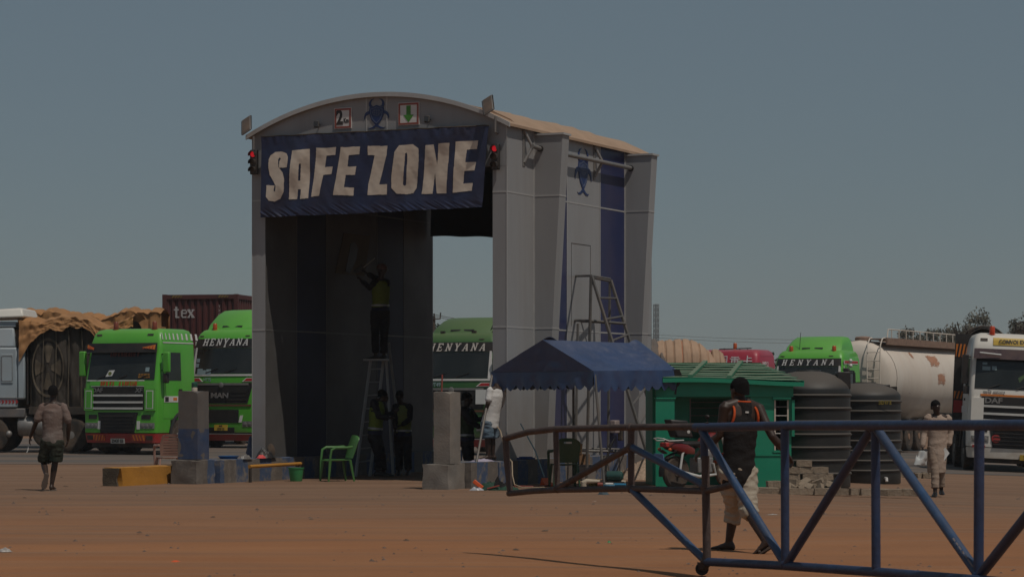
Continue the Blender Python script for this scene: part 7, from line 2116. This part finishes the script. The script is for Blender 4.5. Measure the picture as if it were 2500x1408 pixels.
MB().path([(.35, .06, .3), (.30, .24, .02)], .012, 6).build('side_stand', M_black, mo)
MB().ball((1.08, 0, .98), (.08, .09, .09), 12, 8).build('headlamp', M_lens, mo)
MB().loft([ell(V3(x, 0, z), V3(0, w_, 0), V3(0, 0, h), 12) for x, z, w_, h in ((.98, 1.06, .05, .04), (1.06, 1.08, .15, .12), (1.13, 1.02, .13, .12), (1.17, .98, .06, .06))]).build('front_cowl', M_black, mo)
# black box bag on the machine
bx = thing('bag', mo.location + Vector((.12, .30, .90)), R(25), 'black bag strapped on the motorcycle saddle', 'bag')
MB().hexa([(-.17, -.14, 0), (.17, -.14, 0), (.17, .14, 0), (-.17, .14, 0)], [(-.30, -.13, .32), (.06, -.13, .30), (.06, .13, .30), (-.30, .13, .32)]).build('bag_body', M_black, bx, bevel=.03)
MB().lathe([(.03, 0), (.03, .006), (.01, .008)], 12, Matrix.Translation((.06, -.142, .10)) @ Matrix.Rotation(R(90), 4, 'X')).build('clasp', M_chrome, bx)
jc = thing('jerrycan', P(1752, 1142, 46.6), R(10), 'amber plastic jerrycan with red lid hanging at the motorcycle', 'jerrycan')
MB().box(-.12, .12, -.09, .09, -.14, .10).build('can_body', mat('amber plastic', (.38, .14, .02), .35, 0, .12, 5, dust=.15), jc, bevel=.035)
MB().lathe([(.10, .09), (.11, .10), (.11, .14), (.09, .15), (.02, .152)], 16).build('lid', mat('orange red lid', (.50, .06, .01), .4), jc)
sk = thing('sack', P(1762, 1192, 46.9) , 0, 'grey plastic sack standing behind the motorcycle', 'sack'); sk.location.z = gz(sk.location.x, sk.location.y)
MB().loft([ell(V3(.02*noise.noise(V3(z*9, 1, 2)), 0, z), V3(w_, 0, 0), V3(0, w_*.8, 0), 16) for z, w_ in ((0, .13), (.05, .16), (.15, .15), (.25, .13), (.33, .07), (.38, .03), (.42, .06), (.45, .02))]).build('sack_body', mat('grey sack plastic', (.30, .29, .27), .5, 0, .3, 9, bump=.6, bscale=20), sk)

# ================================================================ tools, pipes and litter round the island
M_orng = mat('bright orange plastic', (.70, .10, .02), .5)
bm_ = thing('dustpan', G(1340, 1186), R(15), 'orange dustpan with long handle leaning on the right island', 'dustpan')
MB().path([(0, .30, .16), (-.10, .55, .62), (-.26, 1.0, 1.12)], .012, 6).build('handle', mat('pale blue handle', (.22, .34, .36), .5), bm_)
MB().hexa([(-.10, -.05, 0), (.10, -.05, 0), (.10, .25, 0), (-.10, .25, 0)], [(-.08, -.04, .02), (.08, -.04, .02), (.06, .28, .14), (-.06, .28, .14)]).build('pan', M_orng, bm_)
rs = thing('red_stick', gate_pt(.26, -2.95, .44), 0, 'thin red stick standing upright on the bare concrete post', 'stick')
rs.location = pr.matrix_basis @ V3(.22, .2, 1.70)
MB().tube((0, 0, -.002), (.01, 0, .30), .014).build('rod', M_red, rs)
rg = thing('rags', G(1190, 1196), 0, 'heap of dark green and black rags by the bare concrete post', 'rags')
def heap(parent, name, m, x0, y0, rx, ry, h, seed, sharp=2.0):
    def fn(a, b):
        x, y = (a*2-1), (b*2-1)
        q = max(0, 1 - x*x - y*y)
        z = h * q**.6 * (.75 + .6*noise.noise(Vector((a*5, b*5, seed))))
        return (x0 + x*rx, y0 + y*ry, max(.004, z))
    return MB().sheet(fn, 20, 14).build(name, m, parent)
heap(rg, 'green_cloth', mat('dark green cloth', (.015, .05, .03), .9, 0, .2), 0.05, .05, .22, .16, .16, 2)
heap(rg, 'black_cloth', M_btop, .18, .12, .20, .15, .22, 5)
heap(rg, 'green_cloth', MATS['dark green cloth'], .36, .0, .20, .10, .08, 8)
MB().cbox((-.16, -.02, .10), (.20, .06, .07), (0, R(38), 0)).build('orange_packet', M_orng, rg, bevel=.01)
MB().cbox((.10, -.10, .06), (.22, .03, .02), (0, R(-14), R(5))).build('red_strip', M_red, rg)
heap(rg, 'plastic_bag', mat('clear bag', (.42, .42, .45), .35, 0, .2), -.18, -.08, .13, .07, .06, 11)
hs = thing('hose', G(1255, 1185), 0, 'tan hose hanging down the right island to the ground', 'hose')
hs.location = gate_pt(-.52, -1.0, 0)
HI = (Matrix.Translation(hs.location)).inverted()
mb = MB()
Hp = lambda u, v, Y: HI @ P(u, v, Y)
MB().path([Hp(1208, 1032, 46.5), Hp(1222, 1052, 46.2), Hp(1230, 1085, 46.0), Hp(1240, 1115, 45.9), Hp(1250, 1127, 45.75), Hp(1251, 1160, 45.55), Hp(1256, 1182, 45.5), Hp(1275, 1190, 45.4), Hp(1330, 1189, 45.3)], .013, 6).build('hose_line', mat('tan hose', (.32, .24, .16), .6), hs)
MB().path([Hp(1255, 1186, 45.8), Hp(1300, 1187, 46.0), Hp(1345, 1184, 46.2)], .016, 6).build('red_hose', mat('dull red hose', (.20, .04, .03), .6), hs)
cl = thing('cloth', gate_pt(-.22, -1.5, .452), GRZ, 'pale lilac folded cloth lying on the island edge', 'cloth')
heap(cl, 'folded_cloth', mat('lilac cloth', (.36, .32, .40), .9, 0, .2), 0, 0, .16, .34, .06, 4)
pg = thing('hose_coil', gate_pt(-.30, .2, .452), GRZ, 'small blue heap of rope on the right island', 'rope')
for k in range(5):
    MB().path([(.06*math.cos(a)+.05*k-.1, .10*math.sin(a), .02 + .02*(k % 2)) for a in [2*math.pi*i/16 for i in range(16)]], .016, 6, closed=True).build('rope_turn', mat('blue rope', (.03, .06, .17), .7), pg)
pu = thing('water_pump', G(1503, 1190), R(-15), 'dark teal water pump with hose on the ground under the canopy', 'pump')
MB().lathe([(.02, -.16), (.085, -.16), (.09, -.14), (.09, .10), (.06, .13), (.02, .13)], 18, Matrix.Translation((0, 0, .21)) @ Matrix.Rotation(R(90), 4, 'Y')).build('motor', mat('teal pump paint', (.01, .07, .065), .4, dust=.2), pu)
MB().lathe([(.02, 0), (.11, 0), (.11, .07), (.02, .08)], 18, Matrix.Translation((-.22, 0, .19)) @ Matrix.Rotation(R(90), 4, 'Y')).build('volute', M_black, pu)
MB().box(-.16, .14, -.09, .09, .0, .11).build('pump_base', M_dark, pu)
MB().path([(-.18, 0, .30), (-.17, 0, .45), (-.10, .05, .75), (-.05, .1, .86)], .018, 6).build('hose', M_black, pu)
MB().path([(.02, 0, .30), (.12, .05, .55), (.18, .12, .72)], .012, 6).build('cable', M_black, pu)
MB().lathe([(.035, 0), (.035, .10), (.03, .11)], 12, Matrix.Translation((-.30, -.1, .06)) @ Matrix.Rotation(R(90), 4, 'Y')).build('red_union', M_red, pu)
MB().lathe([(.032, 0), (.032, .16), (.03, .17)], 12, Matrix.Translation((-.19, -.1, .06)) @ Matrix.Rotation(R(90), 4, 'Y')).build('white_union', M_white, pu)
MB().lathe([(.024, 0), (.024, .22)], 12, Matrix.Translation((-.01, -.1, .06)) @ Matrix.Rotation(R(90), 4, 'Y')).build('blue_pipe', mat('blue pipe', (.03, .20, .36), .4), pu)
MB().lathe([(.10, 0), (.10, .12), (.08, .15), (.02, .15)], 16, Matrix.Translation((-.40, .06, 0))).build('filter_pot', mat('dark yellow lid pot', (.10, .075, .01), .5), pu)
pi = thing('pipe', G(1425, 1190), R(4), 'pale plastic pipe with elbow lying under the canopy', 'pipe')
MB().path([(0, 0, .02), (0, 0, .09), (.05, 0, .12), (.30, .02, .11), (.75, .05, .10)], [.055, .055, .045, .03, .03], 10).build('pipe_run', mat('cream pipe', (.42, .35, .27), .6), pi)
pot = thing('bucket', G(1487, 1196), 0, 'small blue and white paint bucket at the canopy leg', 'bucket')
MB().lathe([(.09, 0), (.10, .10), (.10, .105), (.08, .105), (.075, .03), (.02, .03)], 18).build('pail', M_sticker, pot)
MB().lathe([(.1015, .045), (.1035, .09), (.1, .092)], 18).build('blue_band', MATS['blue pipe'], pot)
bxs = thing('carton', G(1420, 1176) + V3(0, 1.0, 0), R(12), 'torn brown carton standing on a grey crate by the scaffold', 'carton')
bxs.location.z = .31
MB().box(-.16, .16, -.12, .12, 0, .20).build('carton_body', mat('brown carton', (.22, .12, .06), .9, dust=.2), bxs)
MB().hexa([(-.15, -.13, .2), (.0, -.13, .2), (.0, -.12, .2), (-.15, -.12, .2)], [(-.10, -.20, .42), (.0, -.20, .40), (.0, -.19, .40), (-.10, -.19, .42)]).build('flap', mat('tan carton flap', (.36, .24, .13), .9), bxs)
cr = thing('crate', G(1420, 1176) + V3(0, 1.0, 0), R(12), 'grey metal crate under the torn carton by the scaffold', 'crate')
mb = MB().box(-.26, .26, -.2, .2, 0, .29); mb.build('crate_body', M_galv, cr, bevel=.01)
MB().box(-.27, .27, -.21, .21, .291, .306).build('crate_lid', M_galv, cr)
mbx = thing('meter_box', gate_pt(-.035, 5.0, 1.02), GRZ, 'pale box with hanging dark pouch fixed low on the right gate wall', 'box')
MB().box(.0, .12, -.12, .12, -.14, .12).build('box_body', mat('pinkish grey box', (.30, .24, .22), .6), mbx, bevel=.015)
MB().box(.05, .14, .16, .30, -.30, .02).build('pouch', M_dark, mbx, bevel=.02)
# things on the left island
tt = thing('tool_heap', gate_pt(5.12, -.1, .432), GRZ, 'heap of black tools and a pink cloth on the left island', 'tools')
heap(tt, 'black_tools', M_black, 0, 0, .16, .2, .20, 3); heap(tt, 'pink_cloth', mat('coral cloth', (.62, .08, .08), .8), .10, -.30, .07, .12, .08, 6)
heap(tt, 'grey_bottles', M_galv, .08, -.85, .06, .16, .10, 9)
MB().lathe([(.10, -.05), (.13, -.04), (.13, .04), (.10, .05)], 18, Matrix.Translation((-.06, .3, .14)) @ Matrix.Rotation(R(80), 4, 'Y')).build('tyre_ring', M_rubber, tt)
bsn = thing('basin', gate_pt(5.45, -.9, .432), 0, 'blue plastic tray on the left island beside the blue banded post', 'tray')
MB().lathe([(.16, 0), (.20, .05), (.205, .055), (.19, .05), (.15, .012), (.02, .012)], 20).build('tray_body', mat('bright blue plastic', (.03, .12, .30), .45), bsn)
obx = thing('box', gate_pt(5.42, .55, .432), R(10), 'orange flat box standing behind the blue banded post', 'box')
MB().box(-.16, .16, -.1, .1, 0, .09).build('box_body', mat('orange carton', (.55, .20, .03), .7), obx)
tp = thing('tarpaulin', gate_pt(5.40, 2.0, 0), GRZ, 'dark blue cloth bundle leaning on the left gate post', 'bundle')
tp.location = gate_pt(5.62, .45, .43)
heap(tp, 'cloth_bundle', M_navy, 0, 0, .22, .22, .52, 13)
# litter on the open ground, each piece on its own
def litter(u, v, label, m, rx, ry, h, seed, cat='litter', name='litter'):
    t = thing(name, G(u, v), seed*.7, label, cat)
    heap(t, 'scrap', m, 0, 0, rx, ry, h, seed)
M_bag = mat('dirty plastic bag', (.42, .38, .35), .5, 0, .3, 12)
litter(12, 1346, 'dirty white plastic bag on the ground at the left picture edge', M_bag, .09, .06, .05, 3)
litter(1886, 1256, 'thin white plastic scrap on the dirt between barrier posts', M_bag, .07, .04, .015, 5)
litter(428, 1371, 'red plastic scrap on the orange dirt in front', M_orng, .06, .03, .02, 6)
litter(1487, 1324, 'small green bottle cap on the orange dirt', MATS['green bucket plastic'], .025, .02, .025, 7)
litter(1473, 1207, 'dark blue rubber lump on the dirt below the barrier', mat('blue rubber', (.05, .075, .09), .7, 0, .3), .11, .06, .07, 8)
litter(1450, 1224, 'pale stick lying on the dirt below the barrier', M_cream, .13, .012, .012, 9)
litter(690, 1208, 'brown clod of earth on the wheel lane before the gate', mat('clod', (.12, .075, .05), .95, 0, .3), .05, .035, .03, 10, 'clod', 'clod')
litter(992, 1320, 'dark clod of earth on the orange dirt', MATS['clod'], .05, .03, .025, 12, 'clod', 'clod')
litter(2005, 1196, 'black plastic bag before the brick row', M_btop, .14, .08, .07, 14)
litter(1925, 1176, 'white green ball shaped scrap beside the brick pile', M_paper, .08, .07, .11, 15)
for (u, v, s_, lab) in ((150,1165,1,'clod of earth right of the walking man at knee height'), (160,1187,2,'clod of earth beside the walking man\'s right foot'), (60,1215,3,'clod of earth left of the walking man\'s feet'), (340,1300,4,'clod of earth on the dirt below the yellow kerb block'), (520,1262,5,'clod of earth on the dirt below the blue banded post'), (760,1268,6,'clod of earth on the dirt below the green bucket'), (1120,1262,7,'clod of earth on the dirt below the bare concrete post'), (1330,1296,8,'clod of earth below the rusty end of the barrier'), (2130,1260,9,'clod of earth seen between the blue barrier posts'), (1260,1342,10,'clod of earth on the orange dirt near the barrier shadow')):
    litter(u, v, 'small brown ' + lab, MATS['clod'], .035 + .01*(s_ % 3), .03, .02, s_+20, 'clod', 'clod')
for o in [q for q in COL.objects if q.get('category') == 'clod' and q['label'].startswith('small brown')]: o['group'] = 'small clods on the open ground'
# ================================================================ trees, mast, pole and wires behind
M_bark = mat('grey bark', (.085, .065, .05), .95, 0, .25, 6)
def leaf_mat(name, a, b):
    m = mat(name, a, .8, 0, .4, .9, spec=.2)
    m.node_tree.nodes['Principled BSDF'].inputs['Subsurface Weight'].default_value = 0
    return m
M_leafd = leaf_mat('hazed olive leaves', (.15, .14, .11), None)  # distance haze lightened into the leaf colour
M_leafg = leaf_mat('green leaves', (.030, .055, .018), None)
def tree(name, label, loc, h, spread, n, m, seed, trunk=.35, leaf=.12, sparse=.5, group=None):
    t = thing(name, loc, 0, label, 'tree', group)
    rnd = random.Random(seed)
    th = h * trunk
    tk_ = MB(); tips = []
    tk_.path([(0, 0, -.1), (.05*h*.2, 0, th*.5), (0, .02, th)], [h*.028, h*.022, h*.018], 8)
    for k in range(7):
        a = 2*math.pi*k/7 + rnd.uniform(-.4, .4)
        r1 = spread*rnd.uniform(.45, .9); z1 = th + (h-th)*rnd.uniform(.25, .8)
        mid = V3(r1*.45*math.cos(a), r1*.45*math.sin(a), th + (z1-th)*.6)
        e = V3(r1*math.cos(a), r1*math.sin(a), z1)
        tk_.path([V3(0, 0, th*.92), mid, e], [h*.012, h*.008, h*.003], 6)
        tips.append(e)
        for q in range(4):
            b = a + rnd.uniform(-1, 1)
            e2 = mid.lerp(e, rnd.uniform(.3, 1)) + V3(math.cos(b), math.sin(b), rnd.uniform(.2, 1.2))*spread*.3
            tk_.path([mid.lerp(e, .5), e2], [h*.005, h*.0015], 5); tips.append(e2)
    tips.append(V3(0, 0, h*.92))
    tk_.build('trunk', M_bark, t)
    lv = MB()
    cl = []
    for e in tips:
        for _ in range(3): cl.append((e + V3(rnd.gauss(0, 1), rnd.gauss(0, 1), rnd.gauss(0, .7))*spread*.14, spread*rnd.uniform(.12, .26)))
    for i in range(n):
        c, r = rnd.choice(cl)
        d = V3(rnd.gauss(0, 1), rnd.gauss(0, 1), rnd.gauss(0, .8)).normalized() * r * rnd.random()**sparse
        p = c + d
        M_ = Matrix.Translation(p) @ Euler((rnd.random()*6, rnd.random()*6, rnd.random()*6)).to_matrix().to_4x4()
        s = leaf*rnd.uniform(.6, 1.3)
        lv.add([M_ @ V3(-s*.4, 0, 0), M_ @ V3(0, -s*.22, .02), M_ @ V3(s*.6, 0, 0), M_ @ V3(0, s*.22, .02)], [(0, 1, 2), (0, 2, 3)])
    lv.build('crown', m, t, smooth=False, normals=False)
    return t
def far(u, Y): return Vector(((u-1250)*Y/F, Y, gz(min(16, (u-1250)*Y/F), Y)))
tree('tree', 'bare hazy tree behind the tanker, left of the wire coils', far(2282, 150), 6.2, 2.2, 17000, M_leafd, 3, .3, .17)
tree('tree', 'hazy spreading tree behind the wire coil and orange beacon', far(2395, 145), 6.9, 2.6, 20000, M_leafd, 5, .3, .17)
tree('tree', 'hazy tree cut by the right picture edge behind the white lorry', far(2505, 150), 6.2, 2.0, 11000, M_leafd, 8, .3, .17)
tree('tree', 'dark green tree behind the utility pole in the gate opening', far(1068, 120), 5.3, .8, 2400, M_leafg, 11, .45, .16)
tree('tree', 'small green bush top right of the utility pole', far(1093, 122), 4.9, .35, 700, M_leafg, 12, .5, .16)
for i, (u, h, s_) in enumerate(((1886, 4.95, .32), (1905, 4.4, .45), (1926, 4.7, .5))):
    tree('tree', ('thin pointed shrub behind the crimson lorry', 'low shrub between the pointed shrub and the orange beacon', 'round shrub behind the left beacon of the green lorry')[i], far(u, 150), h, s_, 700, M_leafg, 20+i, .5, .18)
# lattice mast
mt = thing('lattice_mast', far(1602, 820), R(20), 'tall grey lattice mast far behind the gate', 'mast')
mb = MB(); HM, w0, w1 = 31.8, 1.3, .62
wd = lambda z: w0 + (w1-w0)*min(1, z/14)
for sx in (-1, 1):
    for sy in (-1, 1):
        mb.path([(sx*wd(z), sy*wd(z), z) for z in (0, 7, 14, HM)], .13, 4)
mb.build('legs', M_dark, mt)
mb = MB()
for k in range(18):
    z0, z1 = 1.2 + k*1.7, 2.9 + k*1.7
    for sx in (-1, 1):
        mb.tube((sx*wd(z0), -wd(z0), z0), (-sx*wd(z1), -wd(z1), z1), .08, n=4); mb.tube((sx*wd(z0), wd(z0), z0), (-sx*wd(z1), wd(z1), z1), .08, n=4)
    mb.tube((-wd(z1), -wd(z1), z1), (wd(z1), -wd(z1), z1), .08, n=4); mb.tube((-wd(z1), wd(z1), z1), (wd(z1), wd(z1), z1), .08, n=4)
mb.build('lattice', M_dark, mt)
# utility pole with a forked cross arm
up_ = thing('utility_pole', far(1058, 112), 0, 'wooden utility pole with forked crossarm behind the gate', 'pole')
q = 112/F
pz = lambda v: 1.6 + (970-v)*q
MB().path([(.04, 0, 0), (0, 0, pz(772))], .09, 8).build('pole', M_bark, up_)
MB().path([(-.02, -.1, pz(779)), (.30, -.1, pz(778)), (.32, -.1, pz(763))], .035, 6).build('crossarm', M_dark, up_)
MB().tube((.04, -.1, pz(779)), (.04, -.1, pz(765)), .035, n=6).build('insulator', M_dark, up_)
MB().tube((0, -.05, pz(790)), (.05, -.05, pz(820)), .02, n=5).build('stay', M_dark, up_)
def wire(label, p, q_, sag_, r):
    t = thing('power_line', (p+q_)/2, 0, label, 'power line', 'power lines in the distance')
    pts = [p.lerp(q_, i/24) + V3(0, 0, -sag_*4*(i/24)*(1-i/24)) - t.location for i in range(25)]
    MB().path(pts, r, 4).build('wire', M_dark, t)
wire('upper power line running behind the roped load to the right', P(1575, 815, 260), P(2080, 829, 260), .2, .014)
wire('lower power line running behind the roped load to the right', P(1575, 822, 255), P(2080, 838, 255), .2, .014)
wire('upper wire running from the utility pole behind the green lorry', P(1046, 764, 113), P(1230, 777, 150), .2, .012)
wire('lower wire running from the utility pole behind the green lorry', P(1046, 768, 113), P(1230, 783, 150), .2, .012)
# ================================================================ dusty air
hz = MB().box(-420, 420, -12, 1080, -6, 38).build('haze', None)
tag(hz, kind='stuff')
M_hz_ = bpy.data.materials.new('dusty air'); M_hz_.use_nodes = True
n = M_hz_.node_tree.nodes; n.remove(n['Principled BSDF'])
pv = n.new('ShaderNodeVolumePrincipled'); pv.inputs['Density'].default_value = 0.0003; pv.inputs['Color'].default_value = (.75, .83, .90, 1); pv.inputs['Anisotropy'].default_value = 0.2
M_hz_.node_tree.links.new(pv.outputs[0], n['Material Output'].inputs['Volume'])
hz.data.materials.append(M_hz_)
bpy.data.scenes.remove(TMP)
